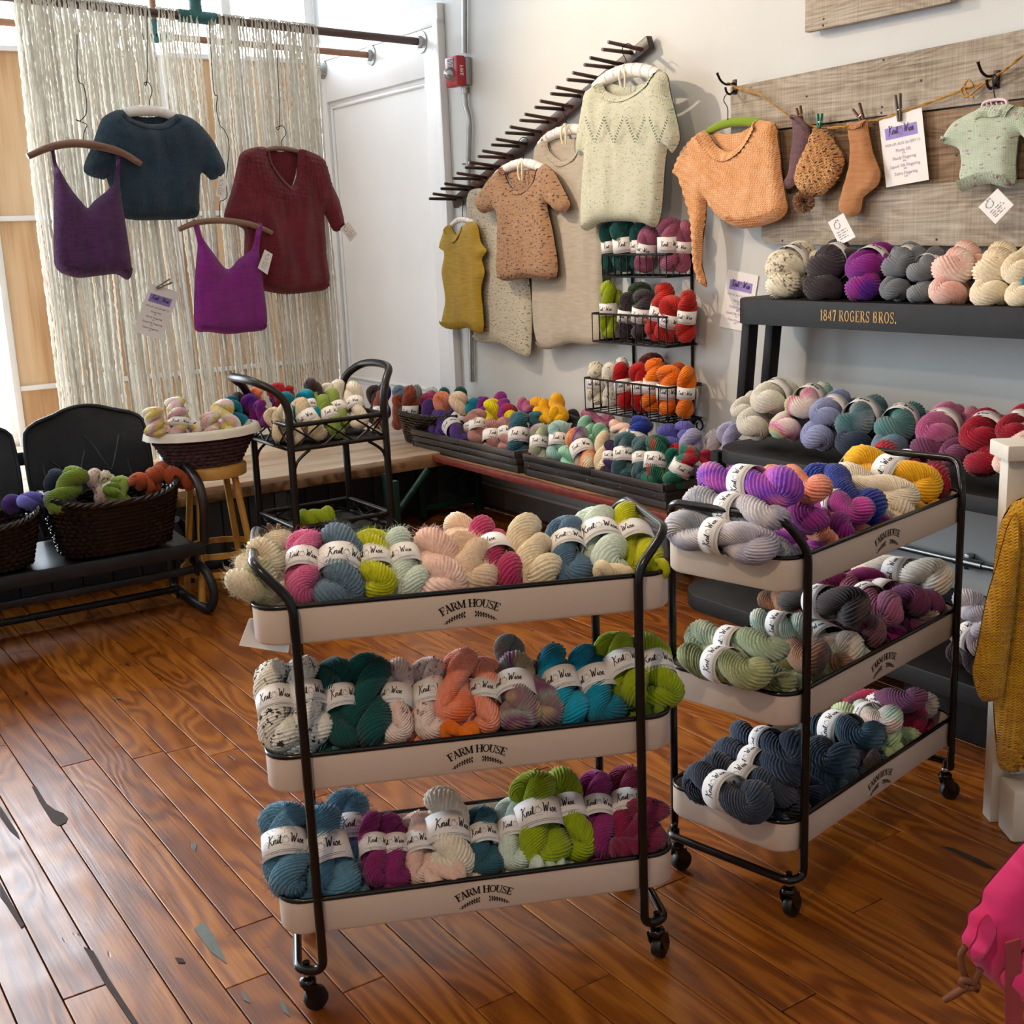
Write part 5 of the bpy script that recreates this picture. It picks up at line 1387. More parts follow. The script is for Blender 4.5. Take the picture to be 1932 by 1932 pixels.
Z9 = zr(1340, 440, .3064)
def shelf_skeins(where, items, xf, zs, dx=0.20, toy=-0.05):
    """skeins lying with one end to the front, both plies side by side"""
    for cw, x0, y0, w_, up, bnd in items:
        f = PX(*Z9(x0, y0), xf+(0.025 if up else 0))
        W = w_*.3064*(f-CPOS).dot(CF)/FPX
        f.z = max(f.z, zs+W*0.27) if not up else max(f.z, zs+W*0.72)
        b = f+Vector((dx, toy+random.uniform(-0.015, 0.015), 0.028 if up else 0.004))
        skein(where, cw, b, f, W, bnd, 0.0, None, False, None, 1.4, x0, flat=Vector((-0.38, 0.92, random.uniform(-0.3, 0.2))))
shelf_skeins('on the black stand top shelf', [
 ('creamsp', 420, 325, 230, 0, False), ('plumblk', 670, 338, 250, 0, False), ('violet', 915, 345, 230, 0, False), ('ash', 1115, 350, 190, 0, False), ('ash', 1275, 378, 170, 0, False), ('pinkcream', 1445, 385, 240, 0, False), ('cream', 1700, 395, 250, 0, False), ('cream', 1900, 405, 220, 0, False),
 ('creamsp', 430, 215, 250, 1, True), ('plumblk', 690, 215, 260, 1, True), ('violet', 925, 225, 250, 1, True), ('ash', 1130, 215, 220, 1, True), ('ash', 1275, 245, 190, 1, True), ('pinkcream', 1465, 255, 270, 1, False), ('cream', 1730, 240, 270, 1, False), ('cream', 1890, 250, 240, 1, False), ('turq', 1960, 310, 130, 1, False)], 2.955, T1Z, 0.165, 0.065)
for cw, x0, y0, w_ in (('creamsp', 690, 125, 130), ('plumblk', 800, 120, 150), ('plumblk', 940, 130, 120), ('violet', 1060, 130, 150), ('ash', 1270, 110, 190), ('ash', 1430, 135, 130), ('pinkcream', 1580, 150, 150)):
    f = PX(*Z9(x0, y0), 3.09); W = w_*.3064*(f-CPOS).dot(CF)/FPX*1.2
    skein('behind on the stand top shelf', cw, f+Vector((0.02, 0.09, -0.03)), f+Vector((-0.02, -0.09, -0.03)), W, False, None, None, False, None, 1.6, x0)
shelf_skeins('at the front of the stand middle shelf', [
 ('greige', 235, 1195, 220, 0, False), ('opal', 430, 1210, 210, 0, False), ('peri', 625, 1262, 220, 0, False), ('navy', 850, 1302, 230, 0, False), ('slate', 1080, 1325, 230, 0, False), ('plum', 1310, 1345, 230, 0, False), ('plum', 1480, 1375, 190, 0, False), ('crimson', 1650, 1425, 230, 0, False), ('blush', 1810, 1440, 190, 0, False),
 ('greige', 170, 1110, 150, 1, False), ('greige', 320, 1050, 230, 1, True), ('opal', 530, 1080, 220, 1, True), ('peri', 680, 1145, 210, 1, True), ('slateteal2', 860, 1190, 260, 1, True), ('tealgrey', 1110, 1225, 250, 1, True), ('orchid', 1370, 1260, 260, 1, True), ('crimson', 1640, 1285, 260, 1, True), ('crimson', 1830, 1245, 200, 1, True), ('blush', 1890, 1290, 170, 1, False)], 2.745, T2Z, 0.175, 0.065)
# a second line behind on the middle shelf
for cw, x0, y0, w_ in (('greige', 490, 960, 150), ('sage', 640, 1000, 150), ('sage', 740, 1010, 120), ('inky', 830, 1050, 140), ('inky', 960, 1065, 120), ('slate', 1080, 1085, 130), ('inky', 1230, 1105, 120), ('tealgrey', 1345, 1120, 110), ('orchid', 1480, 1130, 120), ('orchid', 1620, 1120, 170), ('dkred', 1790, 1160, 160), ('crimson', 1910, 1180, 120)):
    f = PX(*Z9(x0, y0), 2.98); W = w_*.3064*(f-CPOS).dot(CF)/FPX
    skein('behind on the stand middle shelf', cw, f+Vector((0.03, 0.09, -0.01)), f+Vector((-0.03, -0.09, -0.01)), W, False, None, None, False, None, 1.8, x0)
for cw, x0, y0, x1, y1, W in (('lav', 1815, 1120, 1850, 1165, 0.085), ('mauvegrey', 1800, 1180, 1850, 1215, 0.085), ('plumblk', 1800, 1222, 1850, 1250, 0.08), ('tanb', 1440, 1130, 1515, 1148, 0.085)):
    a = PX(x0, y0, 2.62); b = PX(x1, y1, 2.58)
    skein('on the stand lowest shelf', cw, a, b, W, cw == 'mauvegrey', None, None, False, T3Z+0.002, 1.9, x0)

# ================================================================== three-tier wire basket rack on the wall
wr = thing('wire_basket_rack', (WALLX-0.07, 4.3, 0.75), 'black wire rack of three wall baskets full of yarn', 'rack')
tiers = [((1136, 481), (1257, 480), (1306, 479), (1136, 522), (1257, 522)), ((1117, 590), (1257, 600), (1314, 593), (1118, 643), (1258, 656)), ((1103, 713), (1259, 732), (1323, 722), (1104, 774), (1259, 797))]
WB = []
xw = WALLX-0.012
for tl, tr_, wrr, bl, br in tiers:
    yr = PX(*wrr, xw).y; xf = PY(*tr_, yr).x; xf = min(max(xf, 2.98), 3.10)
    yl = PX(*tl, xf).y; zt = (PX(*tl, xf).z+PX(*tr_, xf).z)/2; zb = (PX(*bl, xf).z+PX(*br, xf).z)/2
    WB.append((yl, yr, xf, zt, zb))
for i, (yl, yr, xf, zt, zb) in enumerate(WB):
    mb = MB()
    for zz, r_ in ((zt, 0.0042), (zb, 0.0042)):
        mb.tube(fillet([(xf, yl, zz), (xf, yr, zz), (xw, yr, zz), (xw, yl, zz)], 0.004, 2, True), r_, 6, True)
    bk = mb.build('basket_frame', 'wire', wr)
    nv = 11
    for k in range(nv):
        yy = yl+(yr-yl)*k/(nv-1)
        MB().tube([(xf, yy, zt), (xf, yy, zb), (xw, yy, zb)], 0.0026, 5).build('wire_bar', 'wire', bk)
    for k in range(1, 4):
        xx = xf+(xw-xf)*k/4
        for yy in (yl, yr): MB().tube([(xx, yy, zt), (xx, yy, zb)], 0.0026, 5).build('wire_bar', 'wire', bk)
ylm = WB[1][0]; yrm = WB[1][1]
for yy in (ylm-0.07, yrm+0.03):
    MB().tube([(WALLX-0.008, yy, WB[0][3]+0.04), (WALLX-0.008, yy, WB[2][4]-0.03)], 0.006, 6).build('back_upright', 'wire', wr)
yl, yr, xf, zt, zb = WB[2]
for k in range(3):
    yy = yl+(yr-yl)*(0.35+0.32*k); pts = []
    for i in range(18):
        a = i*2*pi*1.15/17; r_ = 0.028*(1-i/30); pts.append((WALLX-0.02, yy+r_*cos(a), zb-0.03+r_*sin(a)))
    MB().tube(pts, 0.0035, 6).build('scroll', 'wire', wr)
Z8 = zr(1080, 380, .2329)
wsk = [[('teal', 285, 170, 320, 600, 130, True, .4), ('teal', 400, 145, 440, 600, 175, True, .1), ('teal', 540, 165, 545, 560, 140, True, .5), ('mauve', 630, 195, 570, 640, 150, True, .2), ('mauve', 785, 125, 790, 610, 190, True, .1), ('mauve', 920, 150, 880, 600, 130, True, .5)],
 [('lime', 285, 640, 300, 1120, 140, True, .1), ('lime', 380, 720, 260, 1130, 100, False, .5), ('dkgreen', 540, 650, 560, 1000, 180, False, .7), ('plumblk', 455, 735, 420, 1150, 140, True, .2), ('plumblk', 590, 710, 540, 1160, 165, True, .2), ('red', 765, 660, 660, 1140, 170, True, .25), ('red', 835, 768, 770, 1180, 200, True, .05), ('red', 945, 715, 905, 1160, 150, True, .3)],
 [('creamsp', 190, 1295, 195, 1700, 140, True, .2), ('zebra', 305, 1300, 315, 1710, 120, False, .3), ('zebra', 400, 1260, 400, 1500, 110, False, .7), ('scarlet', 385, 1300, 445, 1740, 150, True, .1), ('scarlet', 530, 1305, 575, 1750, 150, True, .15), ('dkred', 630, 1225, 660, 1500, 170, False, .8), ('orange', 680, 1270, 625, 1710, 160, True, .3), ('orange', 785, 1325, 765, 1780, 180, True, .05), ('orange', 935, 1330, 905, 1760, 140, True, .2), ('rust', 850, 1300, 860, 1600, 120, False, .6)]]
names = ['in the top wire wall basket', 'in the middle wire wall basket', 'in the bottom wire wall basket']
for i, lst in enumerate(wsk):
    yl, yr, xf, zt, zb = WB[i]
    for cw, x0, y0, x1, y1, w_, bnd, d in lst:
        xx = xf+0.045+(xw-xf-0.07)*d
        a = PX(*Z8(x0, y0), xx); b = PX(*Z8(x1, y1), xx); W = w_*.2329*(a-CPOS).dot(CF)/FPX*1.2
        skein(names[i], cw, a, b, W, bnd, None, None, False, zb+0.002, 1.8, x0)

# ================================================================== peg rack, conduit, alarm
pr_ = thing('peg_rack', (WALLX, 4.55, 1.8), 'long dark wooden rack of pegs fixed aslant on the wall', 'rack')
ta = PX(1222, 84, WALLX-0.03); tb_ = PX(862, 381, WALLX-0.03)
dv = (ta-tb_); Lr = dv.length; dv.normalize(); nx = Vector((1, 0, 0)); up_ = nx.cross(dv)
MB().box((ta+tb_)/2, (0.03, Lr+0.04, 0.052), (nx, dv, up_), 0.005).build('rail', 'peg_wood', pr_)
NP = 26
for i in range(NP):
    f = (i+0.2)/(NP-0.4); p = tb_+(ta-tb_)*f
    s = 1 if i % 2 else -1
    q = p+up_*(0.010*s)
    tip = q+Vector((-0.165, 0.014*s, 0.010*s+0.014))
    MB().tube([q, tip], [0.0085, 0.0068], 8).build('peg', 'peg_wood', pr_)
bp = ta-dv*0.06
MB().lathe([(0.0, 0.0035), (0.005, 0.003), (0.0065, 0.0)], bp+Vector((-0.016, 0, 0)), 12, (-1, 0, 0)).build('bolt', 'bolt', pr_)
# conduit and fire alarm
cdt = thing('conduit_pipe', (WALLX-0.02, 5.15, 0), 'grey steel conduit running down the wall beside the white jamb', 'pipe')
cp_ = [PX(876, -160, WALLX-0.02), PX(876, 100, WALLX-0.02), PX(877, 170, WALLX-0.02), PX(878, 198, WALLX-0.02), PX(885, 232, WALLX-0.02), PX(884, 330, WALLX-0.02), PX(886, 480, WALLX-0.02), PX(890, 720, WALLX-0.02)]
MB().tube(crom(cp_[:2], 4, False), 0.0125, 10).build('upper_pipe', 'galv', cdt)
MB().tube(crom(cp_[2:], 5, False), 0.0125, 10).build('lower_pipe', 'galv', cdt)
for py in (308,): 
    p = PX(884, py, WALLX-0.014); MB().box(p, (0.03, 0.075, 0.014), bevel=0.003).build('pipe_strap', 'galv', cdt)
p = PX(877, 171, WALLX-0.02); MB().lathe([(0.017, -0.012), (0.017, 0.012)], p, 12).build('coupling', 'galv', cdt)
ac = PX(873, 136, WALLX-0.02)
al = thing('fire_alarm', ac, 'red fire alarm strobe on the wall beside the white jamb', 'alarm')
MB().box(ac+Vector((0.002, 0.0, 0)), (0.035, 0.105, 0.125), bevel=0.006).build('back_box', 'steel_box', al)
MB().box(ac+Vector((-0.04, 0.0, 0)), (0.05, 0.112, 0.135), bevel=0.010).build('red_housing', 'alarm_red', al)
for k in range(7):
    MB().box(ac+Vector((-0.0665, 0.0, 0.055-0.007*k)), (0.004, 0.06, 0.003)).build('grille_slot', 'black_metal', al)
MB().lathe([(0.03, -0.004), (0.03, 0.012), (0.022, 0.028), (0.008, 0.034)], ac+Vector((-0.064, 0.0, -0.012)), 24, (-1, 0, 0)).build('strobe_lens', 'lens', al)
MB().lathe([(0.016, 0.0), (0.012, 0.02), (0.004, 0.024)], ac+Vector((-0.064, 0.0, -0.012)), 16, (-1, 0, 0)).build('reflector', 'chrome', al)
mb = MB()
put_text(mb, 'FIRE', 0.026, lambda x_, y_: ac+Vector((-0.04-y_+0.008, -0.0575, -x_)))
mb.build('lettering', 'bolt', al, smooth=False)
# horizontal steel pipe low on the wall behind the right cart
p0 = PX(1640, 1020, WALLX-0.03); p1 = PX(1932, 1084, WALLX-0.03)
hp = thing('steel_pipe', (WALLX-0.03, (p0.y+p1.y)/2, p0.z), 'bright steel pipe running low along the wall under the black stand', 'pipe')
zc = (p0.z+p1.z)/2
MB().tube([(WALLX-0.03, 3.3, zc), (WALLX-0.03, 0.5, zc)], 0.011, 12).build('pipe', 'galv', hp)
q = PX(1828, 1062, WALLX-0.03)
MB().tube([(WALLX-0.03, q.y+0.05, zc), (WALLX-0.03, q.y-0.05, zc)], 0.0145, 12).build('coupling', 'galv', hp)
MB().box((WALLX-0.015, q.y+0.01, zc), (0.03, 0.02, 0.05), bevel=0.004).build('pipe_strap', 'galv', hp)

# ================================================================== weathered plank panel
PF = WALLX-0.045
pp = thing('plank_panel', (PF, 3.0, 1.3), 'weathered grey and brown plank panel on the wall above the black stand', 'panel')
def plank(cs, mat, parent, name='plank'):
    c = [PX(px, py, PF) for px, py in cs]
    # wall-side copy, bevelled a little
    mb = MB(); mb.prism(c, (0.026, 0, 0))
    return mb.build(name, mat, parent, smooth=False)
plank([(1378, 165), (2080, 26), (2080, 166), (1379, 254)], 'old_plank', pp)
plank([(1356, 261), (2080, 170), (2080, 326), (1366, 372)], 'old_plank2', pp)
plank([(1436, 362), (2080, 330), (2080, 467), (1447, 460), (1437, 452)], 'old_plank', pp)
MB().box((WALLX-0.011, PX(1560, 300, PF).y, 1.53), (0.018, 0.05, 0.42)).build('batten', 'old_plank2', pp)
for px, py in ((1522, 182), (1667, 113), (1738, 152), (1664, 202), (1663, 213), (1476, 454), (1805, 293), (1577, 453), (1767, 452)):
    p = PX(px, py, PF); MB().lathe([(0.004, 0), (0.0035, 0.0012)], p, 8, (-1, 0, 0)).build('nail_hole', 'ink', pp)
ub = thing('wall_plank', (PF, 2.9, 2.0), 'short weathered plank on the wall at the top of the photo', 'plank')
c = [PX(px, py, PF) for px, py in ((1520, -60), (1793, -118), (1793, 4), (1519, 61))]
MB().prism(c, (0.026, 0, 0)).build('plank', 'old_plank', ub, smooth=False)
for px, py in ((1554, 36), (1553, 48)):
    p = PX(px, py, PF); MB().lathe([(0.004, 0), (0.0035, 0.0012)], p, 8, (-1, 0, 0)).build('nail_hole', 'ink', ub)
MB().box((WALLX-0.011, sum((q.y for q in c))/4, sum((q.z for q in c))/4), (0.018, 0.05, 0.08)).build('batten', 'old_plank2', ub)

# paper signs ----------------------------------------------------------------
def sign(name, tl, tr_, br, bl, nrm, label, ink, head=0.0):
    """printed price card: tl,tr,br,bl world corners"""
    t = thing(name, (tl+tr_+br+bl)/4, label, 'sign')
    ux = (tr_-tl); w_ = ux.length; ux.normalize(); uy = (tl-bl); h = uy.length; uy.normalize()
    MB().prism([tl, tr_, br, bl], -nrm*0.0008).build('sheet', 'paper', t, smooth=False)
    c0 = (bl+br)/2
    def pl(e): return lambda x_, y_: c0+ux*(x_*w_)+uy*(y_*h)+nrm*e
    MB().quad(*[pl(0.0006)(a, b) for a, b in ((-.38, .83), (.36, .83), (.36, .665), (-.38, .665))]).build('lilac_header', 'ink_lilac', t, smooth=False)
    mb = MB(); f = pl(0.0012)
    k = 0.70/LOGO_W
    for pts, wd in LOGO: ribbon(mb, [(p[0]*k*0.85-0.01, .725+p[1]*k*w_/h*0.8) for p in pts], wd*k*0.75, f)
    mb.build('logo', 'ink', t, smooth=False)
    mb = MB()
    def line(s, y, sz):
        vs, fs = font_mesh(s); wid = max(v[0] for v in vs)-min(v[0] for v in vs)
        kk = sz
        mb.add([f(v[0]*kk, y+v[1]*kk*w_/h) for v in vs], fs)
    line('POP-UP: AUG 26-SEPT 13', .565, .074)
    for s, y in (('Floofy DK', .47), ('Floofy Fingering', .36), ('Squish Silk Fingering', .25), ('Zebra Fingering', .14)): line(s, y, .085)
    for s, y in (('$36', .43), ('$36', .32), ('$40', .21), ('$28', .10)): line(s, y, .05)
    mb.build('lettering', ink, t, smooth=False)
    return t
def sgn_px(name, cs, plane, nrm, label, ink):
    return sign(name, *[plane(*c) for c in cs], nrm, label, ink)
XN = Vector((-1, 0, 0))
Z4 = zr(1372, 0, .2899); Z1 = zr(0, 0, .3416); Z2 = zr(560, 0, .3416); Z3 = zr(1040, 0, .2381)
sgn_px('price_sign', [Z4(985, 770), Z4(1265, 700), Z4(1313, 1170), Z4(1035, 1220)], lambda a, b: PX(a, b, PF-0.02), XN, 'white price sign with lilac header clipped to the twine', 'ink_pink')
sgn_px('price_sign', [(1374, 508), (1431, 520), (1414, 628), (1357, 616)], lambda a, b: PX(a, b, WALLX-0.004), XN, 'white price sign with lilac header taped to the wall behind the black stand', 'ink_pink')
sgn_px('price_sign', [Z1(830, 1565), Z1(990, 1615), Z1(895, 1880), Z1(735, 1830)], lambda a, b: PY(a, b, 5.42), Vector((0, -1, 0)), 'tilted white price sign pinned to the yarn curtain', 'ink')

# clothespins -----------------------------------------------------------------
def clothespin(top, bot, mat, label, spread=0.006, normal=XN):
    """two wooden legs and a spring; top and bot world points"""
    top = Vector(top); bot = Vector(bot); d = (top-bot).normalized(); s = d.cross(normal).normalized()
    t = thing('clothespin', bot, label, 'clothespin', 'clothespins')
    L = (top-bot).length
    for k in (-1, 1):
        a = bot+s*(k*0.0032); b = top+s*(k*(0.0032+spread))
        dd = (b-a).normalized()
        MB().box((a+b)/2, (0.0055, 0.010, L), (s, normal, dd), 0.001).build('leg', mat, t)
    MB().tube([bot+d*L*0.42-s*0.009, bot+d*L*0.42+s*0.009], 0.0042, 8).build('spring', 'chrome', t)
    return t
cpx = lambda x_, y_: PX(*Z4(x_, y_), PF-0.026)
clothespin(cpx(462, 695), cpx(485, 800), 'clip_wood', 'brown clothespin holding the mauve sock')
clothespin(cpx(603, 738), cpx(598, 835), 'clip_green', 'green plastic clothespin holding the speckled hat')
clothespin(cpx(838, 690), cpx(890, 800), 'clip_wood', 'brown clothespin holding the orange sock', 0.012)
clothespin(cpx(1110, 612), cpx(1122, 790), 'clip_grey', 'grey clothespin holding the price sign on the twine')
clothespin(PY(*Z1(945, 1550), 5.40), PY(*Z1(865, 1592), 5.41), 'clip_grey', 'grey clothespin on the tilted sign in the curtain', normal=Vector((0, -1, 0)))
hq = front.pt(508, 1012, 0.9); 
clothespin(front.pt(516, 988, 0.85), front.pt(514, 1030, 0.85), 'clip_wood', 'brown clothespin on the left handle of the front cart', normal=-front.n)

# twine on the plank panel
tw_pts = [Z3(1400, 655), Z3(1480, 700), Z4(200, 610), Z4(330, 700), Z4(440, 775), Z4(600, 830), Z4(780, 822), Z4(900, 795), Z4(1000, 772), Z4(1180, 712), Z4(1350, 655), Z4(1520, 590), Z4(1650, 545), Z4(1740, 500), Z4(1840, 430), Z4(1960, 330)]
tp = [PX(a, b, PF-0.022) for a, b in tw_pts]
tp = crom(tp, 6, False); mb = MB()
for ph in (0, pi):
    mb.tube([p+Vector((0.0022*cos(i*0.9+ph), 0, 0.0022*sin(i*0.9+ph))) for i, p in enumerate(tp)], 0.0024, 6)
o = mb.build('twine', 'twine', base=tp[0]); tag(o, 'jute twine strung across the plank panel between iron hooks', 'twine')
mb = MB()
kp = [Z4(1700, 520), Z4(1640, 570), Z4(1560, 630), Z4(1530, 610), Z4(1530, 570), Z4(1600, 560), Z4(1570, 520), Z4(1545, 560), Z4(1560, 610), Z4(1605, 635)]
mb.tube(crom([PX(a, b, PF-0.027) for a, b in kp], 5, False), 0.0032, 6)
o = mb.build('twine_bow', 'twine', base=PX(*Z4(1600, 570), PF-0.027)); tag(o, 'knotted bow of jute twine near the right end of the line', 'twine')
mb = MB().tube(crom([PX(*Z3(1640, 745), PF-0.02), PX(*Z3(1560, 725), PF-0.024), PX(*Z3(1490, 700), PF-0.026), PX(*Z3(1470, 690), PF-0.022)], 4, False), 0.0035, 6)
o = mb.build('twine_knot', 'twine', base=PX(*Z3(1490, 700), PF-0.026)); tag(o, 'twine knot tied at the left iron hook', 'twine')
# iron coat hooks
def coat_hook(px, py, label):
    t = thing('coat_hook', PX(px, py, PF), label, 'hook', 'iron coat hooks')
    b = PX(px, py, PF-0.004)
    MB().box(b, (0.006, 0.02, 0.05), bevel=0.004).build('plate', 'hook_iron', t)
    MB().tube(crom([b+Vector((-0.002, 0, 0.012)), b+Vector((-0.035, 0.004, 0.008)), b+Vector((-0.06, 0.006, 0.02)), b+Vector((-0.075, 0.008, 0.045))], 5, False), [0.004]*15+[0.0055], 8).build('upper_prong', 'hook_iron', t)
    MB().tube(crom([b+Vector((-0.002, 0, -0.012)), b+Vector((-0.022, 0, -0.025)), b+Vector((-0.038, 0, -0.018)), b+Vector((-0.044, 0, -0.002))], 5, False), 0.004, 8).build('lower_prong', 'hook_iron', t)
coat_hook(1386, 164, 'left iron coat hook on the plank panel')
coat_hook(1880, 150, 'right iron coat hook on the plank panel')

# ================================================================== yarn curtain, rods and pipes
RODY = 5.487
ra_ = PY(137, 7, RODY); rb_ = Vector((WALLX, RODY, 2.275))
rd = (rb_-ra_).normalized(); rl = ra_-rd*2.2
def flange(p, t):
    MB().lathe([(0.052, 0.0), (0.052, 0.006), (0.03, 0.008), (0.026, 0.028), (0.0, 0.028)], p+Vector((-0.0, 0, 0)), 28, (-1, 0, 0)).build('flange', 'galv', t)
    for k in range(4):
        a = radians(45+90*k)
        MB().lathe([(0.005, 0.0), (0.004, 0.003)], p+Vector((-0.006, 0.04*cos(a), 0.04*sin(a))), 8, (-1, 0, 0)).build('screw', 'bolt', t)
r1 = thing('curtain_rod', (WALLX-0.04, RODY, 2.27), 'dark wooden rod carrying the yarn curtain, with steel flange', 'rod')
JX = WALLX-0.037
MB().tube([rl, Vector((JX, rb_.y, rb_.z))], 0.0185, 14).build('pole', 'rod_wood', r1); flange(Vector((JX, RODY, rb_.z)), r1)
r2 = thing('curtain_rod', (WALLX-0.04, 6.026, 2.27), 'paler wooden rod behind the yarn curtain, with steel flange', 'rod')
q = PY(10, 42, 6.026); p2 = Vector((JX, 6.026, 2.286)); d2 = (p2-q).normalized()
MB().tube([q-d2*2.0, p2], 0.0165, 14).build('pole', 'rod_wood2', r2); flange(p2, r2)
r3 = thing('pipe_flange', (WALLX-0.04, 6.6, 2.29), 'third steel flange, farthest into the window recess', 'flange')
flange(Vector((JX, 6.62, 2.29)), r3); MB().tube([(JX-0.05, 6.62, 2.29), (JX, 6.62, 2.29)], 0.0165, 14).build('stub', 'galv', r3)
# teal tee on the rod with a hanger pipe to the ceiling
def rod_at(px): 
    for _ in range(1): pass
    t0 = PY(px, 30, RODY).x; f = (t0-ra_.x)/(rb_.x-ra_.x); return ra_+(rb_-ra_)*f
tc_ = rod_at(370)
te = thing('pipe_tee', tc_, 'teal pipe tee hanging the curtain rod from the ceiling', 'pipe')
MB().tube([tc_-rd*0.085, tc_+rd*0.085], 0.028, 16).build('sleeve', 'teal_paint', te)
MB().tube([tc_, tc_+Vector((0, 0, 0.085))], [0.03, 0.026], 16).build('branch', 'teal_paint', te)
MB().tube([tc_+Vector((0, 0, 0.07)), tc_+Vector((0, 0, 0.1))], 0.032, 16).build('collar', 'teal_paint', te)
MB().tube([tc_+Vector((0, 0, 0.08)), Vector((tc_.x, tc_.y, CEIL))], 0.017, 12).build('riser', 'galv', te)
q = PY(290, 30, 6.026); zq = p2.z+(q.x-p2.x)*(d2.z/d2.x)
t2_ = thing('pipe_tee', (q.x, 6.026, zq), 'dark pipe tee on the rear rod behind the curtain', 'pipe')
MB().tube([Vector((q.x, 6.026, zq-0.03)), Vector((q.x, 6.026, zq+0.07))], 0.024, 14).build('branch', 'teal_paint', t2_)
MB().tube([Vector((q.x, 6.026, zq+0.05)), Vector((q.x, 6.026, CEIL))], 0.016, 12).build('riser', 'rod_wood2', t2_)
MB().tube([Vector((q.x-0.07, 6.026, zq-0.07*d2.z)), Vector((q.x+0.07, 6.026, zq+0.07*d2.z))], 0.024, 14).build('sleeve', 'teal_paint', t2_)

def build_curtain():
    rg = np.random.default_rng(5)
    xs_ = []; xb_ = []
    for a, b, c, d, n in ((72, 300, 72, 292, 19), (300, 455, 300, 442, 11), (455, 600, 478, 612, 10), (600, 820, 628, 905, 16), (862, 962, 945, 1010, 6), (972, 1052, 1042, 1098, 4), (1078, 1079, 1070, 1071, 1), (1130, 1215, 1128, 1190, 6), (1225, 1345, 1235, 1370, 9), (1375, 1530, 1388, 1535, 11), (1545, 1735, 1550, 1735, 14)):
        for k in range(n):
            xs_.append(a+(b-a)*(k+0.5)/n+rg.normal(0, 1.5)); xb_.append(c+(d-c)*(k+0.5)/n+rg.normal(0, 2.0))
    V = []; Fc = []; S = 5; off = 0
    ang = np.arange(S)*2*np.pi/S
    for xz, xb in zip(xs_, xb_):
        c = rod_at(xz*.3416); dxb = rod_at(xb*.3416).x-c.x
        zb1 = 0.40+abs(rg.normal(0, 0.03)); zb2 = 0.40+abs(rg.normal(0, 0.03))
        drift1, drift2 = dxb+rg.normal(0, 0.006), dxb+rg.normal(0, 0.01)
        zt = c.z
        n1 = int((zt-zb1)/0.0125); n2 = int((zt-zb2)/0.0125)
        z1 = np.linspace(zb1, zt, n1); z2 = np.linspace(zt, zb2, n2)
        f1 = (zt-z1)/(zt-zb1); f2 = (zt-z2)/(zt-zb2)
        arc = np.linspace(0, np.pi, 7)[1:-1]
        R_ = 0.0235
        x_ = np.concatenate([c.x+drift1*f1+0.004*np.sin(f1*9+xz), np.full(5, c.x), c.x+0.006+drift2*f2+0.004*np.sin(f2*7+xz)])
        y_ = np.concatenate([c.y-R_+0.012*f1*rg.normal(), c.y-R_*np.cos(arc), c.y+R_+0.02*f2])
        z_ = np.concatenate([z1, zt+R_*np.sin(arc), z2])
        n = len(z_)
        x_ = x_+rg.normal(0, 0.0010, n); y_ = y_+rg.normal(0, 0.0010, n)
        r_ = 0.0040*(0.68+rg.random(n)*0.8)
        P = np.stack([x_, y_, z_], 1)
        ring = np.zeros((n, S, 3)); ring[:, :, 0] = x_[:, None]+r_[:, None]*np.cos(ang); ring[:, :, 1] = y_[:, None]+r_[:, None]*np.sin(ang); ring[:, :, 2] = z_[:, None]
        # on the arc the ring stands across the rod
        for i in range(n1, n1+5):
            a = arc[i-n1]
            ring[i, :, 0] = x_[i]+r_[i]*np.cos(ang); ring[i, :, 1] = y_[i]-r_[i]*np.sin(ang)*np.cos(a); ring[i, :, 2] = z_[i]+r_[i]*np.sin(ang)*np.sin(a)
        for i in range(n1, n): 
            if i >= n1+5: ring[i, :, 1] = y_[i]-r_[i]*np.sin(ang)*(-1)*-1
        V.append(ring.reshape(-1, 3))
        for i in range(n-1):
            for k in range(S):
                k2 = (k+1) % S; Fc.append((off+i*S+k, off+i*S+k2, off+(i+1)*S+k2, off+(i+1)*S+k))
        off += n*S
    V = np.concatenate(V)
    me = bpy.data.meshes.new('yarn_curtain'); base = np.array([2.0, RODY, 0.4]); me.from_pydata((V-base).tolist(), [], Fc); me.update()
    for p in me.polygons: p.use_smooth = True
    me.materials.append(M['boucle'])
    o = bpy.data.objects.new('yarn_curtain', me); COL.objects.link(o); o.location = base
    tag(o, 'curtain of hanging cream boucle yarn strands in the shop window', 'curtain', kind='stuff')
build_curtain()

# ================================================================== knitted garments
def knit_part(t, name, px, plane, e1, n, mat, depth, R, fold, seed, base=0.0):
    e2 = Vector((0, 0, 1)); W3 = [plane(*p) for p in px]; O = sum(W3, Vector())/len(W3)
    poly = [(p.x, p.y) for p in crom_t([Vector(((p-O).dot(e1), (p-O).dot(e2), 0)) for p in W3], 5)]
    mb = MB(); uvs = []
    knit_sheet(mb, uvs, poly, O, e1, e2, n, depth, R, fold, seed, 1, base); knit_sheet(mb, uvs, poly, O, e1, e2, n, depth*0.5, R, fold*0.3, seed+3, -1, base)
    mb.uv = uvs; return mb.build(name, M[mat], t, auto=80)

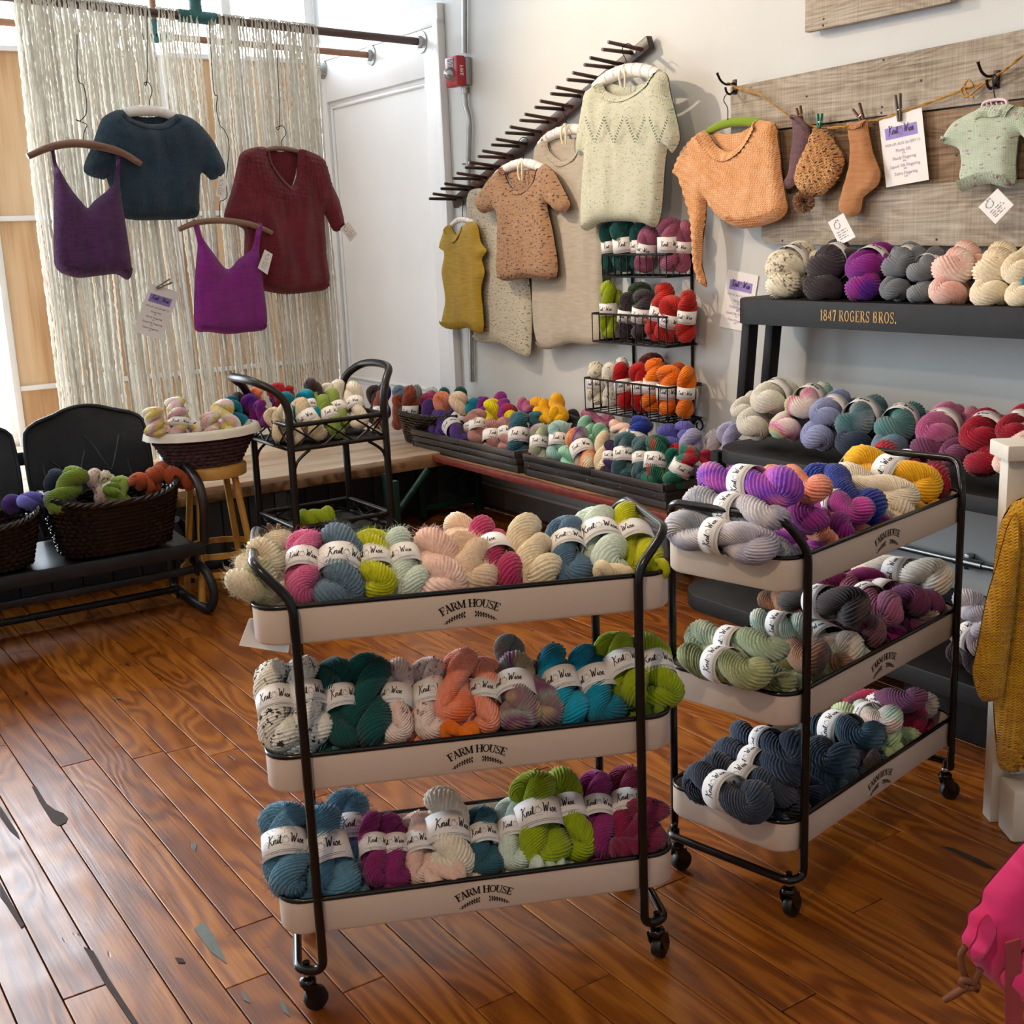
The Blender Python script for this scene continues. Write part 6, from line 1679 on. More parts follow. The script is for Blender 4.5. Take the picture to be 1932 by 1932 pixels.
def knit_sheet(mb, uvs, poly, O, e1, e2, n, depth, R, foldamp, seed, side=1, base=0.0, spacing=0.014, bulge_fn=None):
    """poly: 2D outline (metres in the garment plane)"""
    P = np.array(poly); nb = len(P)
    lo = P.min(0); hi = P.max(0)
    gx_ = np.arange(lo[0], hi[0], spacing); gy_ = np.arange(lo[1], hi[1], spacing)
    X, Y = np.meshgrid(gx_, gy_); Q = np.stack([X.ravel(), Y.ravel()], 1)
    rg = np.random.default_rng(seed); Q = Q+rg.uniform(-0.15, 0.15, Q.shape)*spacing
    A = P; B = np.roll(P, -1, 0)
    def inside(Q):
        c = np.zeros(len(Q), bool)
        for a, b in zip(A, B):
            cond = ((a[1] > Q[:, 1]) != (b[1] > Q[:, 1]))
            xx = (b[0]-a[0])*(Q[:, 1]-a[1])/((b[1]-a[1]) if abs(b[1]-a[1]) > 1e-12 else 1e-12)+a[0]
            c ^= cond & (Q[:, 0] < xx)
        return c
    def dist(Q):
        d = np.full(len(Q), 1e9)
        for a, b in zip(A, B):
            ab = b-a; t = np.clip(((Q-a)@ab)/max(ab@ab, 1e-12), 0, 1)
            d = np.minimum(d, np.hypot(*(Q-(a+t[:, None]*ab)).T))
        return d
    Q = Q[inside(Q)]; Q = Q[dist(Q) > spacing*0.45]
    pts = [Vector((float(a), float(b))) for a, b in P]+[Vector((float(a), float(b))) for a, b in Q]
    r_ = delaunay_2d_cdt(pts, [], [list(range(nb))], 1, 1e-6)
    v2 = np.array([(p.x, p.y) for p in r_[0]]); fs = r_[2]
    d = dist(v2)
    q = 1-np.minimum(d/R, 1); dep = depth*np.sqrt(np.maximum(0, 1-q*q))
    w_ = max(hi[0]-lo[0], 1e-6)
    fy = (hi[1]-v2[:, 1])/max(hi[1]-lo[1], 1e-6)
    for i in range(len(v2)):
        u, v = v2[i]
        nz = noise.noise(Vector((u*13+seed*3.3, v*2.0, side*5.0)))
        nz2 = noise.noise(Vector((u*30, v*8+seed, side*2.0)))
        dep[i] += (nz*foldamp*1.5*(0.35+fy[i])+nz2*foldamp*0.45)*min(1, d[i]/0.045)
    dep = np.maximum(dep, 0.0022)
    if bulge_fn is not None: dep = dep+np.array([bulge_fn(a, b) for a, b in v2])
    o0 = len(mb.v)
    vs = [O+e1*float(a)+e2*float(b)+n*float(side*z+base) for (a, b), z in zip(v2, dep)]
    mb.add(vs, [tuple(f) if side > 0 else tuple(reversed(f)) for f in fs])
    uvs += [(float(a), float(b)) for a, b in v2]
    return dist

def garment(name, label, cat, px, plane, e1, n, mat, depth=0.035, R=0.06, fold=0.012, ribs=(), seed=1, back=None, per=5, group=None, tags=(), extra=None, ribw=0.022, sharp=(), backdepth=0.4, ridge=None):
    """px: outline in photo pixels; plane(px,py)->world; ribs: (i0,i1,name) control-point runs that carry ribbing"""
    e2 = Vector((0, 0, 1)) if abs(n.z) < 0.3 else n.cross(e1)
    W3 = [plane(*p) for p in px]; O = sum(W3, Vector())/len(W3)
    low_ = min(p.z for p in W3)
    t = thing(name, Vector((O.x, O.y, low_)), label, cat, group)
    ctl = [((p-O).dot(e1), (p-O).dot(e2)) for p in W3]
    poly = [(p.x, p.y) for p in crom_t([Vector((a, b, 0)) for a, b in ctl], per)]
    area = sum(poly[i][0]*poly[(i+1) % len(poly)][1]-poly[(i+1) % len(poly)][0]*poly[i][1] for i in range(len(poly)))
    sgn = 1 if area > 0 else -1
    mb = MB(); uvs = []
    bf = None
    if ridge:
        ra__, rp_, ram, rcond = ridge[:4]; crs = len(ridge) > 4
        def bf(u, v):
            if rcond is not None and not rcond(u, v): return 0.0
            k = sin(2*pi*(u*cos(ra__)+v*sin(ra__)+0.01*noise.noise(Vector((u*8, v*8, 1))))/rp_)
            if crs: k *= sin(2*pi*(-u*sin(ra__)+v*cos(ra__))/(rp_*1.3))
            return ram*k
    knit_sheet(mb, uvs, poly, O, e1, e2, n, depth, R, fold, seed, 1, spacing=0.014 if not ridge else min(0.014, ridge[1]*0.3), bulge_fn=bf)
    dist = knit_sheet(mb, uvs, poly, O, e1, e2, n, depth*backdepth, R, fold*0.3, seed+5, -1)
    mb.uv = uvs
    M_ = M[mat]
    body = mb.build('knit_body', M_, t, auto=80)
    for (i0, i1, nm) in ribs:
        seq = [poly[k % len(poly)] for k in range(i0*per, i1*per+1)]
        # arc-length resample
        P = [Vector((*p, 0)) for p in seq]; L = [0]
        for a, b in zip(P, P[1:]): L.append(L[-1]+(b-a).length)
        ns = max(6, int(L[-1]/0.0055)); S_ = []
        j = 0
        for k in range(ns+1):
            s = L[-1]*k/ns
            while j < len(L)-2 and L[j+1] < s: j += 1
            tt = (s-L[j])/max(L[j+1]-L[j], 1e-9); S_.append(P[j]+(P[j+1]-P[j])*min(max(tt, 0), 1))
        rb = MB(); ruv = []; vs = []; rows = (-0.002, 0.004, ribw*0.5, ribw)
        for k, p in enumerate(S_):
            tg = (S_[min(k+1, ns)]-S_[max(k-1, 0)]).normalized(); inn = Vector((-tg.y, tg.x, 0))*sgn
            for m_, w_ in enumerate(rows):
                q2 = p+inn*w_; dd = max(w_, 0.0)
                qq = 1-min(dd/R, 1); dz = depth*sqrt(max(0, 1-qq*qq))
                z = dz+fold*0.35*min(1, dd/0.03)+0.005+(0.0036 if k % 2 else -0.0016)-(0.004 if m_ == 3 else 0)
                vs.append(O+e1*q2.x+e2*q2.y+n*z); ruv.append((q2.x, q2.y))
        m4 = len(rows)
        fs = [(k*m4+r_, (k+1)*m4+r_, (k+1)*m4+r_+1, k*m4+r_+1) for k in range(ns) for r_ in range(m4-1)]
        rb.add(vs, fs); rb.uv = ruv; rb.build(nm, M_, t, auto=80)
    if back:
        bp_ = [plane(*p) for p in back]; bpoly = [((p-O).dot(e1), (p-O).dot(e2)) for p in bp_]
        bpoly = [(p.x, p.y) for p in crom_t([Vector((a, b, 0)) for a, b in bpoly], 3)]
        m2 = MB(); u2 = []
        knit_sheet(m2, u2, bpoly, O, e1, e2, n, 0.004, 0.02, 0.002, seed+9, 1, base=-depth*backdepth*0.8-0.004)
        m2.uv = u2; m2.build('back_neck', M_, t, auto=80)
    for cs, lab in tags: hang_tag(t, [plane(*c)+n*(depth+0.012) for c in cs], n)
    return t, O

def hang_tag(t, c, n):
    """small paper tag with a round cat outline and three lines of print"""
    tgt = MB().prism(c, -n*0.0009).build('price_tag', 'paper', t, smooth=False); tgt['label'] = 'white paper tag'
    tl, tr_, br, bl = c; ux = tr_-tl; uy = tl-bl; c0 = (bl+br)/2
    f = lambda x_, y_: c0+ux*x_+uy*y_+n*0.0008
    mb = MB()
    ribbon(mb, [(-.12+.16*cos(a), .72+.13*sin(a)) for a in [1.2+i*2*pi/15 for i in range(14)]], 0.025, f)
    ribbon(mb, [(-.12, .85), (-.08, .93), (-.02, .88), (.04, .92), (.05, .82)], 0.02, f)
    for y, a, b in ((.46, -.32, .25), (.36, -.32, .32), (.27, -.32, .12), (.18, -.3, .2)):
        k = 9
        for i in range(k):
            if i % 4 == 3: continue
            x0 = a+(b-a)*i/k; ribbon(mb, [(x0, y), (x0+(b-a)/k*0.8, y)], 0.05, f)
    mb.build('tag_print', 'ink_grey', tgt, smooth=False)

M['k_navy'] = m_knit('knit_navy_teal', '#0c3a52', '#08283a')
M['k_purple'] = m_knit('knit_plum_purple', '#5a2860', '#3a1a48')
M['k_burg'] = m_knit('knit_burgundy', '#82192c', '#621020', stitch=0.006)
M['k_magenta'] = m_knit('knit_magenta', '#9a3694', '#7a2478')
M['k_mustard'] = m_knit('knit_mustard', '#d0ae58', '#b89646', stitch=0.0045)
M['k_creamsp'] = m_knit('knit_cream_speckle', '#ddd5c4', '#cec2ac', '#71685f', 0.60, 60)
M['k_tansp'] = m_knit('knit_tan_speckle', '#c0987a', '#ab8262', '#2c2430', 0.585, 55, 0.0045)
M['k_oat'] = m_knit('knit_oatmeal', '#d2c7b8', '#c2b5a4', stitch=0.0045)
M['k_mint'] = m_knit('knit_pale_green_speckle', '#e6e4d0', '#d8d9c0', '#8fb0a6', 0.61, 75, 0.006)
M['k_orange'] = m_knit('knit_apricot', '#eebc96', '#e2a679', stitch=0.010, streak=False)
M['k_sockm'] = m_knit('knit_mauve_brown', '#836068', '#674a52', stitch=0.004)
M['k_hat'] = m_knit('knit_peach_black', '#d8ac80', '#b8845c', '#2a2226', 0.565, 95, 0.012)
M['k_socko'] = m_knit('knit_orange', '#dca47c', '#cc8e60', stitch=0.004)
M['k_baby'] = m_knit('knit_mint_pink', '#dbe6d2', '#ccd9c0', '#b58f9c', 0.62, 40, 0.0055)
M['k_gold'] = m_knit('knit_gold', '#dba424', '#b87e12', stitch=0.008)
M['k_green'] = m_knit('crochet_green', '#7f9a20', '#6a8418', stitch=0.008)

EX = Vector((1, 0, 0)); EYm = Vector((0, -1, 0)); NY = Vector((0, -1, 0))
def zz(Z, L): return [Z(*p) for p in L]
def pyl(y): return lambda a, b: PY(a, b, y)
def pxl(x): return lambda a, b: PX(a, b, x)
HG = 'garments hung on the yarn curtain'
YA, YB = 5.40, 5.33
garment('knit_pullover', 'dark teal short-sleeved knit top hung before the yarn curtain', 'sweater', zz(Z1, [(668, 606), (720, 655), (820, 688), (905, 680), (972, 630), (1060, 655), (1130, 715), (1190, 800), (1245, 938), (1172, 995), (1112, 955), (1100, 1080), (1087, 1195), (900, 1213), (690, 1205), (630, 1100), (590, 985), (570, 992), (462, 945), (510, 800), (560, 660), (610, 622)]),
    pyl(YA), EX, NY, 'k_navy', 0.05, 0.08, 0.012, [(12, 14, 'hem_ribbing'), (0, 4, 'neckband')], 3, zz(Z1, [(660, 610), (740, 636), (820, 645), (900, 640), (975, 632), (905, 690), (820, 700), (720, 665)]), group=HG,
    tags=[(zz(Z1, [(1180, 978), (1230, 990), (1210, 1105), (1165, 1085)]), '')])
garment('knit_camisole', 'dark purple knit camisole on a wooden hanger before the curtain', 'camisole', zz(Z1, [(275, 800), (298, 798), (312, 900), (390, 1040), (450, 1115), (485, 1148), (520, 1110), (600, 1045), (636, 985), (640, 825), (664, 822), (660, 990), (672, 1100), (690, 1220), (728, 1480), (705, 1543), (640, 1512), (550, 1520), (430, 1532), (330, 1502), (298, 1440), (296, 1200), (300, 960), (290, 880)]),
    pyl(YB), EX, NY, 'k_purple', 0.04, 0.07, 0.014, [(14, 19, 'hem_ribbing')], 4, group=HG, ribw=0.03)
garment('knit_sweater', 'burgundy yoke sweater with elbow sleeves hung before the curtain', 'sweater', zz(Z1, [(1470, 818), (1500, 905), (1560, 990), (1610, 1028), (1640, 960), (1652, 828), (1740, 850), (1795, 892), (1830, 1015), (1872, 1110), (1898, 1240), (1848, 1278), (1808, 1210), (1786, 1180), (1800, 1400), (1813, 1578), (1700, 1612), (1560, 1622), (1440, 1600), (1375, 1580), (1350, 1420), (1350, 1275), (1300, 1240), (1238, 1195), (1280, 1050), (1308, 930), (1330, 848), (1400, 815)]),
    pyl(YA), EX, NY, 'k_burg', 0.055, 0.08, 0.014, [(15, 19, 'hem_ribbing'), (0, 5, 'neckband'), (10, 11, 'cuff')], 6, zz(Z1, [(1465, 815), (1560, 838), (1655, 826), (1640, 970), (1610, 1040), (1560, 1000), (1500, 915)]), group=HG,
    tags=[(zz(Z1, [(1845, 1265), (1890, 1225), (1940, 1295), (1900, 1338)]), '')], ridge=(radians(40), 0.024, 0.005, lambda u, v: v > 0.02+0.05*abs(u)/0.15, 1))
garment('knit_camisole', 'magenta knit camisole on a wooden hanger before the curtain', 'camisole', zz(Z1, [(1062, 1222), (1090, 1218), (1118, 1310), (1180, 1400), (1255, 1487), (1320, 1430), (1392, 1368), (1420, 1235), (1450, 1240), (1432, 1390), (1452, 1560), (1472, 1800), (1360, 1832), (1250, 1842), (1150, 1830), (1076, 1818), (1074, 1600), (1086, 1430), (1092, 1340)]),
    pyl(YB), EX, NY, 'k_magenta', 0.035, 0.06, 0.014, [(11, 15, 'hem_ribbing')], 8, group=HG, ribw=0.02, tags=[(zz(Z1, [(1440, 1378), (1484, 1405), (1455, 1517), (1402, 1480)]), '')])
# hangers of the curtain group
def hanger(name, label, pts, plane, mat, r, hook, hookplane, top=None, wiretop=None, ribbon_bow=False, flat=False):
    P = [plane(*p) for p in pts]; t = thing(name, P[len(P)//2], label, 'hanger', 'clothes hangers')
    c = crom(P, 6, False); rs = [r*(0.75+0.25*sin(pi*i/(len(c)-1))) for i in range(len(c))]
    MB().tube(c, rs, 12).build('arm', mat, t)
    H = [hookplane(*p) for p in hook]
    MB().tube(crom(H, 5, False), 0.0018, 6).build('hook', 'wire', t)
    if ribbon_bow:
        b = H[-1]
        for s in (-1, 1):
            MB().tube(crom([b, b+Vector((-0.015, 0.012*s, -0.01)), b+Vector((-0.018, 0.016*s, -0.045)), b+Vector((-0.014, 0.010*s, -0.075))], 4, False), 0.004, 6).build('ribbon_tail', 'ribbon', t)
        MB().lathe([(0.0, -0.008), (0.009, -0.004), (0.009, 0.004), (0.0, 0.008)], b+Vector((-0.008, 0, 0)), 10).build('ribbon_knot', 'ribbon', t)
    if mat == 'satin':
        for k in range(3, len(c)-3, 3):
            tg = (c[k+1]-c[k-1]).normalized(); a = tg.orthogonal().normalized(); b2 = tg.cross(a)
            MB().tube([c[k]+(a*cos(x)+b2*sin(x))*(rs[k]*0.995) for x in [i*2*pi/12 for i in range(12)]], 0.0022, 5, True).build('gather', mat, t)
    return t
hk = pyl(5.41)
hanger('wooden_hanger', 'curved wooden hanger carrying the dark purple camisole', zz(Z1, [(152, 865), (280, 812), (430, 792), (600, 820), (700, 858), (778, 908)]), pyl(YB), 'hanger_wood', 0.017, zz(Z1, [(425, 190), (430, 430), (460, 470), (478, 560), (475, 630), (440, 668), (420, 660), (445, 672), (480, 690), (465, 730), (460, 792)]), pyl(YB+0.02))
hanger('wooden_hanger', 'curved wooden hanger carrying the magenta camisole', zz(Z1, [(988, 1268), (1080, 1232), (1210, 1218), (1350, 1232), (1430, 1255), (1503, 1288)]), pyl(YB), 'hanger_wood', 0.014, zz(Z1, [(1155, 110), (1180, 490), (1200, 530), (1195, 600), (1215, 690), (1240, 720), (1265, 800), (1250, 1000), (1255, 1080), (1235, 1105), (1215, 1120), (1212, 1216)]), pyl(YB+0.02))
hanger('padded_hanger', 'white padded hanger inside the dark teal top', zz(Z1, [(600, 680), (700, 622), (820, 612), (900, 622), (1000, 660)]), pyl(YA+0.005), 'satin', 0.022, zz(Z1, [(812, 60), (812, 440), (795, 458), (820, 456), (840, 500), (825, 560), (830, 600)]), pyl(YA+0.01))
hanger('wooden_hanger', 'slim wooden hanger inside the burgundy sweater', zz(Z1, [(1420, 850), (1490, 824), (1560, 820), (1640, 836), (1720, 870)]), pyl(YA+0.005), 'hanger_wood', 0.011, zz(Z1, [(1525, 150), (1535, 400), (1545, 690), (1525, 705), (1560, 695), (1580, 735), (1555, 780), (1557, 818)]), pyl(YA+0.01))
# long-wall garments
WG = 'garments hung on the peg rack'
X1, X2, X3 = WALLX-0.075, WALLX-0.13, WALLX-0.055
garment('baby_dress', 'mustard baby dress with ruffled hem, leftmost on the peg rack', 'dress', zz(Z2, [(848, 1240), (890, 1302), (928, 1245), (965, 1220), (1002, 1250), (1018, 1335), (1050, 1385), (1025, 1430), (1040, 1500), (1020, 1600), (1032, 1830), (950, 1808), (880, 1818), (810, 1790), (830, 1650), (810, 1500), (826, 1400), (795, 1368), (825, 1262)]),
    pxl(X1-0.03), EYm, XN, 'k_mustard', 0.03, 0.05, 0.014, [(10, 13, 'ruffled_hem'), (0, 2, 'neckband')], 11, group=WG, ribw=0.03)
garment('knit_cardigan', 'long cream speckled knit hanging behind the tan tee', 'sweater', zz(Z2, [(948, 1070), (1010, 1040), (1080, 1060), (1200, 1100), (1270, 1300), (1285, 1540), (1300, 1700), (1292, 1960), (1230, 1955), (1140, 1900), (985, 1868), (1010, 1700), (1030, 1500), (990, 1380), (950, 1220)]),
    pxl(X3), EYm, XN, 'k_creamsp', 0.02, 0.05, 0.010, [(7, 10, 'hem_ribbing')], 12, group=WG)
garment('knit_dress', 'oatmeal lace-yoke knit dress between the tan tee and the pale green sweater', 'dress', zz(Z2, [(1378, 752), (1398, 832), (1470, 892), (1545, 855), (1582, 780), (1640, 775), (1680, 900), (1690, 1100), (1692, 1300), (1690, 1600), (1692, 1886), (1520, 1890), (1336, 1902), (1305, 1500), (1310, 1000), (1320, 815)]),
    pxl(X1+0.005), EYm, XN, 'k_oat', 0.025, 0.06, 0.010, [(10, 12, 'hem_ribbing'), (0, 4, 'neckband')], 13, zz(Z2, [(1375, 750), (1470, 770), (1584, 770), (1545, 862), (1470, 900), (1398, 840)]), group=WG, ribw=0.02)
garment('knit_tee', 'tan knit tee flecked with black, centre of the peg rack', 'sweater', zz(Z2, [(1140, 922), (1160, 990), (1205, 1050), (1262, 1055), (1320, 1000), (1342, 928), (1372, 908), (1430, 960), (1512, 1122), (1488, 1172), (1440, 1168), (1385, 1130), (1420, 1300), (1436, 1530), (1280, 1532), (1128, 1536), (1118, 1350), (1112, 1170), (1030, 1178), (998, 1112), (1060, 1000)]),
    pxl(X2), EYm, XN, 'k_tansp', 0.035, 0.05, 0.012, [(13, 15, 'hem_ribbing'), (0, 5, 'neckband')], 14, zz(Z2, [(1138, 920), (1240, 940), (1344, 926), (1320, 1008), (1262, 1062), (1205, 1058), (1160, 998)]), group=WG, ribw=0.012)
t, O_ = garment('knit_sweater', 'pale green speckled sweater with lace yoke at the top of the peg rack', 'sweater', zz(Z3, [(405, 652), (440, 722), (520, 760), (620, 760), (720, 712), (800, 642), (850, 568), (920, 600), (950, 750), (1000, 950), (1022, 1110), (962, 1212), (932, 1160), (920, 1210), (905, 1300), (880, 1650), (838, 1792), (740, 1762), (560, 1747), (400, 1762), (285, 1826), (264, 1700), (270, 1450), (285, 1222), (230, 1232), (224, 1150), (250, 950), (285, 740), (332, 682)]),
    pxl(X2), EYm, XN, 'k_mint', 0.045, 0.06, 0.013, [(16, 20, 'hem_ribbing'), (0, 6, 'neckband')], 15, zz(Z3, [(400, 650), (560, 690), (700, 660), (848, 568), (800, 655), (720, 722), (620, 770), (520, 770), (440, 732)]), group=WG, ribw=0.02)
mb = MB()
for cx in (345, 495, 665, 850):
    for s in (-1, 1):
        for k in range(9):
            for w_ in (0, 26):
                px_, py_ = cx+s*(6+k*8.2), 1125-k*21-w_
                p = PX(*Z3(px_, py_), X2-0.062)
                mb.lathe([(0.0, 0.0005), (0.0032, 0.0)], p, 6, (-1, 0, 0), cap=False)  # dark discs laid on the knit, painted shade for the lace holes
o = mb.build('eyelet_shade_discs', m_plain('painted_eyelet_shade', '#5d6a58', 0.95), t); o['kind'] = 'stuff'
hanger('padded_hanger', 'white satin hanger inside the mustard baby dress', zz(Z2, [(845, 1255), (880, 1222), (915, 1212), (960, 1222), (990, 1245)]), pxl(X1-0.025), 'satin', 0.013, zz(Z2, [(905, 1095), (916, 1085), (920, 1110), (915, 1150), (916, 1210)]), pxl(X1-0.03))
hanger('padded_hanger', 'white satin hanger with ribbon inside the tan tee', zz(Z2, [(1090, 985), (1150, 935), (1240, 902), (1330, 918), (1400, 965)]), pxl(X2+0.01), 'satin', 0.021, zz(Z2, [(1225, 782), (1245, 760), (1272, 765), (1275, 800), (1255, 850), (1250, 895)]), pxl(X2-0.0), ribbon_bow=True)
hanger('padded_hanger', 'white satin hanger with ribbon inside the oatmeal dress', zz(Z2, [(1345, 800), (1400, 752), (1490, 718), (1570, 718), (1640, 770)]), pxl(X1+0.005), 'satin', 0.022, zz(Z2, [(1500, 570), (1475, 580), (1465, 610), (1480, 640), (1490, 690)]), pxl(X1-0.02), ribbon_bow=True)
hanger('padded_hanger', 'white satin hanger with ribbon inside the pale green sweater', zz(Z3, [(350, 690), (460, 610), (600, 560), (740, 560), (850, 590)]), pxl(X2+0.01), 'satin', 0.026, zz(Z3, [(655, 375), (610, 345), (570, 370), (565, 420), (590, 470), (590, 530)]), pxl(X2-0.0), ribbon_bow=True)
# plank panel pieces
XP = PF-0.045; PG = 'knits hung on the plank panel'
t, _ = garment('knit_shawl', 'apricot textured knit shawl draped on a green hanger', 'shawl', [Z3(1215, 1035), Z3(1250, 1062), Z3(1330, 1170), Z3(1430, 1206), Z3(1540, 1130), Z3(1612, 1010), Z3(1642, 953), Z3(1762, 970), Z3(1795, 1035), Z3(1830, 1400), Z3(1870, 1680), Z3(1700, 1780), Z3(1520, 1806), Z3(1420, 1772), Z3(1310, 1700), Z3(1240, 1590), Z3(1228, 1720), (1330, 425), (1324, 490), (1334, 540), (1322, 532), (1311, 495), (1306, 420), (1293, 365), Z3(1020, 1410), Z3(975, 1372), Z3(1030, 1230), Z3(1075, 1150), Z3(1150, 1072)],
    pxl(XP), EYm, XN, 'k_orange', 0.035, 0.05, 0.012, [(0, 6, 'rolled_collar'), (10, 13, 'lower_border')], 21, [Z3(1212, 1035), Z3(1330, 1060), Z3(1480, 1050), Z3(1645, 955), Z3(1545, 1140), Z3(1430, 1215), Z3(1330, 1180), Z3(1250, 1072)], group=PG, ribw=0.03, ridge=(radians(62), 0.024, 0.0032, None))
hanger('crochet_hanger', 'green crochet-covered hanger inside the apricot shawl', [Z3(1225, 1060), Z3(1330, 1000), Z3(1450, 968), Z3(1620, 968), Z3(1720, 1000)], pxl(XP+0.012), 'k_green', 0.016, [Z3(1400, 742), Z3(1378, 760), Z3(1368, 800), Z3(1398, 860), Z3(1398, 965)], pxl(XP+0.0))
garment('knit_sock', 'narrow mauve brown knit sock left of the speckled hat', 'sock', zz(Z4, [(420, 758), (452, 752), (500, 790), (542, 850), (525, 950), (480, 1090), (445, 1200), (402, 1232), (370, 1216), (370, 1180), (400, 1120), (414, 1000), (430, 880)]), pxl(XP+0.01), EYm, XN, 'k_sockm', 0.014, 0.025, 0.005, [(0, 3, 'cuff')], 22, group=PG, ribw=0.012)
t, _ = garment('knit_hat', 'peach and black speckled bobble hat pegged upside down', 'hat', zz(Z4, [(575, 828), (605, 850), (640, 828), (700, 920), (762, 1020), (755, 1100), (700, 1200), (620, 1270), (530, 1276), (470, 1222), (450, 1150), (470, 1070), (530, 950)]), pxl(XP+0.005), EYm, XN, 'k_hat', 0.035, 0.05, 0.010, [(2, 5, 'folded_brim')], 23, group=PG, ribw=0.03, ridge=(radians(20), 0.02, 0.004, None))
pc = PX(*Z4(500, 1312), XP-0.02); rr = random.Random(4); mb = MB()
for _ in range(650):
    d = Vector((rr.gauss(0, 1), rr.gauss(0, 1), rr.gauss(0, 1))).normalized(); L = 0.036*rr.uniform(0.8, 1.08); s_ = d.orthogonal().normalized()*0.0022; s2_ = d.cross(s_).normalized()*0.0022
    mb.add([pc-s_, pc+s_, pc+d*L+s_*0.8, pc+d*L-s_*0.8, pc-s2_, pc+s2_, pc+d*L+s2_*0.8, pc+d*L-s2_*0.8], [(0, 1, 2, 3), (4, 5, 6, 7)])
o = mb.build('pompom', m_plain('peach_black_pompom', '#c9a184', 0.95, var=0.5, nscale=70), t, smooth=False); o['kind'] = 'stuff'
garment('knit_sock', 'orange cabled knit sock with a paper tag at the toe', 'sock', zz(Z4, [(788, 812), (850, 800), (912, 784), (922, 840), (952, 990), (1000, 1120), (985, 1200), (930, 1250), (888, 1290), (872, 1370), (820, 1412), (760, 1396), (728, 1358), (740, 1280), (790, 1100), (800, 950)]), pxl(XP+0.01), EYm, XN, 'k_socko', 0.02, 0.03, 0.010, [(0, 2, 'cuff')], 24, group=PG, ribw=0.02, tags=[(zz(Z4, [(700, 1445), (800, 1385), (880, 1540), (775, 1595)]), '')])
garment('baby_sweater', 'mint baby sweater with pink flecks on a small pink hanger', 'sweater', zz(Z4, [(1640, 712), (1700, 690), (1770, 690), (1830, 680), (1880, 692), (1950, 705), (2010, 790), (2040, 880), (1985, 930), (1915, 880), (1895, 905), (1882, 1050), (1862, 1212), (1700, 1190), (1540, 1242), (1518, 1150), (1520, 982), (1412, 932), (1414, 880), (1470, 800), (1570, 742)]), pxl(XP), EYm, XN, 'k_baby', 0.03, 0.045, 0.010, [(12, 14, 'hem_ribbing'), (0, 4, 'collar'), (17, 18, 'cuff')], 25, group=PG, ribw=0.03, tags=[(zz(Z4, [(1695, 1345), (1820, 1225), (1925, 1330), (1805, 1455)]), '')])
t = thing('baby_hanger', PX(*Z4(1745, 680), XP+0.01), 'small pale pink plastic hanger in the mint baby sweater', 'hanger', 'clothes hangers')
MB().tube(crom([PX(*Z4(a, b), XP+0.005) for a, b in ((1660, 700), (1675, 668), (1740, 650), (1810, 650), (1825, 685))], 5, False), 0.005, 8).build('arm', 'pink_cord', t)
MB().tube(crom([PX(*Z4(a, b), XP+0.005) for a, b in ((1760, 510), (1740, 490), (1728, 520), (1735, 590), (1745, 650))], 5, False), 0.002, 6).build('hook', 'wire', t)
for a in (1685, 1715, 1750, 1785): MB().tube([PX(*Z4(a, 665), XP+0.005), PX(*Z4(a+12, 690), XP+0.005)], 0.0025, 6).build('hanger_rib', 'pink_cord', t)

# ================================================================== white chipped stand with gold sweater, pink cloth
B0 = Vector((2.33, 1.52, 0)); vd = Vector((CF.x, CF.y, 0)).normalized(); vr = vd.cross(Vector((0, 0, 1))).normalized()
def PVW(px, py, off=0.0): return PN(px, py, B0+vd*off, vd)
ws = thing('white_stand', B0, 'chipped white wooden stand at the right edge of the photo', 'stand')
tp0 = PVW(1912, 862); zt = tp0.z
ax_ = (vr, vd, Vector((0, 0, 1)))
cx_ = PVW(1912, 900)
MB().box(Vector((cx_.x, cx_.y, zt/2)), (0.044, 0.044, zt), ax_, 0.003).build('post', 'chip_white', ws)
MB().box(Vector((cx_.x, cx_.y, zt+0.016))+vr*0.13, (0.33, 0.10, 0.034), ax_, 0.004).build('top_cap', 'chip_white', ws)
MB().box(Vector((cx_.x, cx_.y, 0.09))+vr*0.13, (0.22, 0.03, 0.05), ax_, 0.004).build('stretcher', 'chip_white', ws)
MB().box(Vector((cx_.x, cx_.y, 0.0))+vr*0.03+vd*(-0.08)+Vector((0, 0, 0.062)), (0.085, 0.08, 0.124), ax_, 0.008).build('foot_block', 'chip_white', ws)
MB().box(Vector((cx_.x, cx_.y, zt*0.5))+vr*0.26, (0.044, 0.044, zt), ax_, 0.003).build('post', 'chip_white', ws)
gp = lambda a, b: PVW(a, b, -0.06)
gs, _ = garment('gold_sweater', 'gold cabled sweater hanging on the white stand at the right edge', 'sweater', [(2000, 930), (1950, 934), (1915, 946), (1892, 978), (1878, 1040), (1872, 1130), (1872, 1240), (1874, 1330), (1879, 1400), (1886, 1446), (1912, 1450), (1925, 1436), (1960, 1430), (2030, 1420), (2040, 1200), (2030, 1000)], gp, vr, -vd, 'k_gold', 0.045, 0.05, 0.022, [(8, 13, 'hem_ribbing')], 31, ribw=0.035, ridge=(0.0, 0.03, 0.004, None))
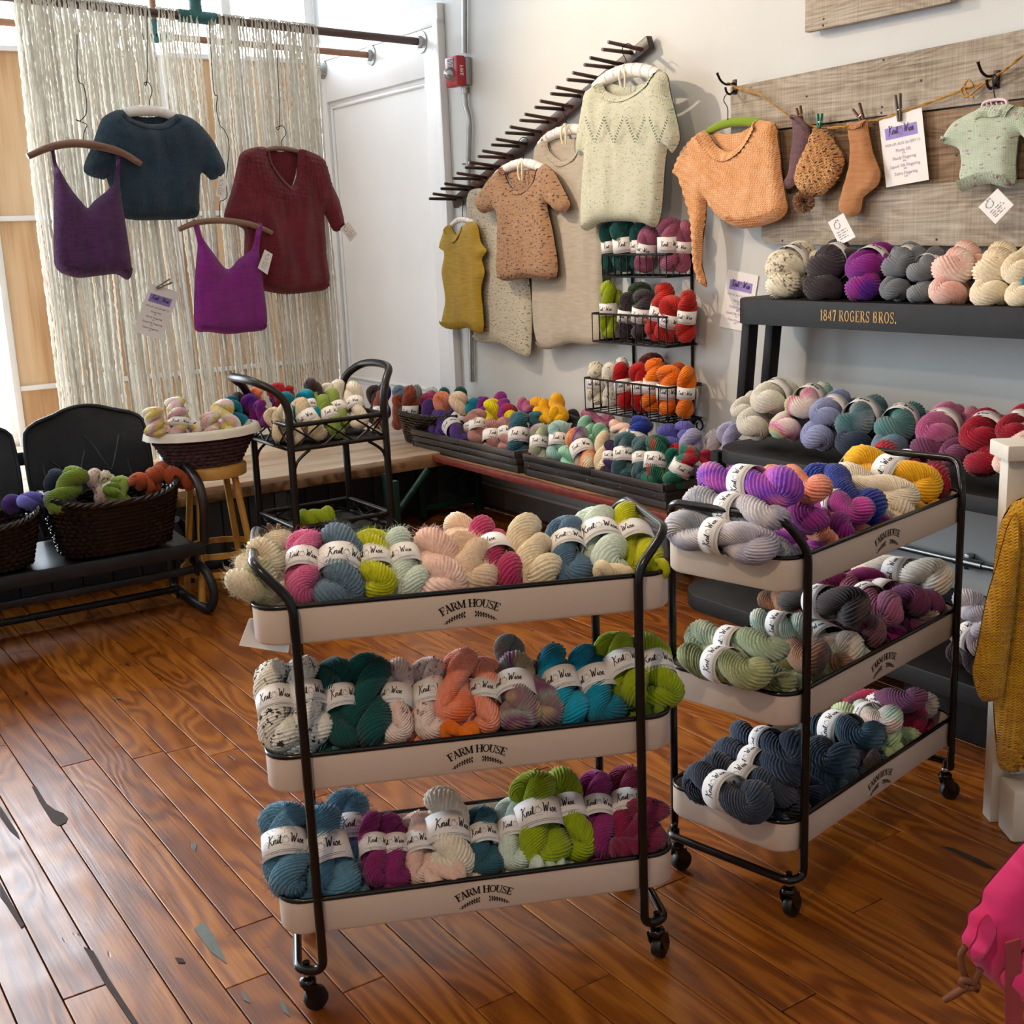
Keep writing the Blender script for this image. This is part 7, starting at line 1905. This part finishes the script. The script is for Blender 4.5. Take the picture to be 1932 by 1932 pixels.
knit_part(gs, 'sleeve', [(1902, 960), (1884, 985), (1866, 1050), (1845, 1120), (1830, 1200), (1820, 1250), (1826, 1285), (1838, 1307), (1862, 1306), (1878, 1290), (1884, 1240), (1898, 1120), (1908, 1020)], gp, vr, -vd, 'k_gold', 0.035, 0.04, 0.018, 37, 0.045)
pk = CPOS+Vector((CF.x, CF.y, 0)).normalized()*1.55
pkp = lambda a, b: PN(a, b, pk, vd)
pq, _ = garment('pink_cloth', 'hot pink cloth with leather tie at the lower right edge', 'cloth', [(1990, 1540), (1932, 1588), (1898, 1626), (1856, 1676), (1850, 1702), (1828, 1722), (1824, 1745), (1813, 1768), (1822, 1796), (1850, 1832), (1880, 1858), (1900, 1872), (1930, 1850), (1990, 1800), (2040, 1700), (2040, 1580)], pkp, vr, -vd, 'pink_velvet', 0.03, 0.035, 0.03, (), 33)
knit_part(pq, 'fold', [(1850, 1705), (1832, 1722), (1826, 1748), (1814, 1770), (1824, 1792), (1848, 1770), (1862, 1735)], pkp, vr, -vd, 'pink_velvet', 0.02, 0.03, 0.015, 44, 0.03)
knit_part(pq, 'fold', [(1990, 1720), (1932, 1748), (1898, 1780), (1868, 1812), (1880, 1840), (1905, 1866), (1932, 1846), (1990, 1790)], pkp, vr, -vd, 'pink_velvet', 0.02, 0.03, 0.02, 45, 0.035)
lt = pkp(1815, 1790)
f_ = lambda pts, off: [PN(a, b, pk-vd*off, vd) for a, b in pts]
MB().tube(crom(f_([(1822, 1785), (1812, 1805), (1818, 1835), (1828, 1858), (1845, 1868)], 0.02), 5, False), 0.005, 8).build('leather_tie', 'leather', pq)
MB().tube(crom(f_([(1850, 1828), (1842, 1845), (1836, 1862), (1820, 1862), (1815, 1850), (1832, 1852), (1846, 1862)], 0.03), 5, False), 0.0055, 8).build('leather_knot', 'leather', pq)
MB().tube(crom(f_([(1826, 1860), (1806, 1872), (1780, 1888)], 0.03), 5, False), [0.006, 0.006, 0.006, 0.006, 0.006, 0.006, 0.006, 0.006, 0.005, 0.005, 0.004][:11], 8).build('leather_end', 'leather', pq)
MB().prism(f_([(1898, 1780), (1926, 1772), (1932, 1990), (1897, 1990)], 0.05), vd*0.004).build('ribbon_strap', m_plain('dusty_rose_ribbon', '#a8484f', 0.5), pq)

label_skeins()
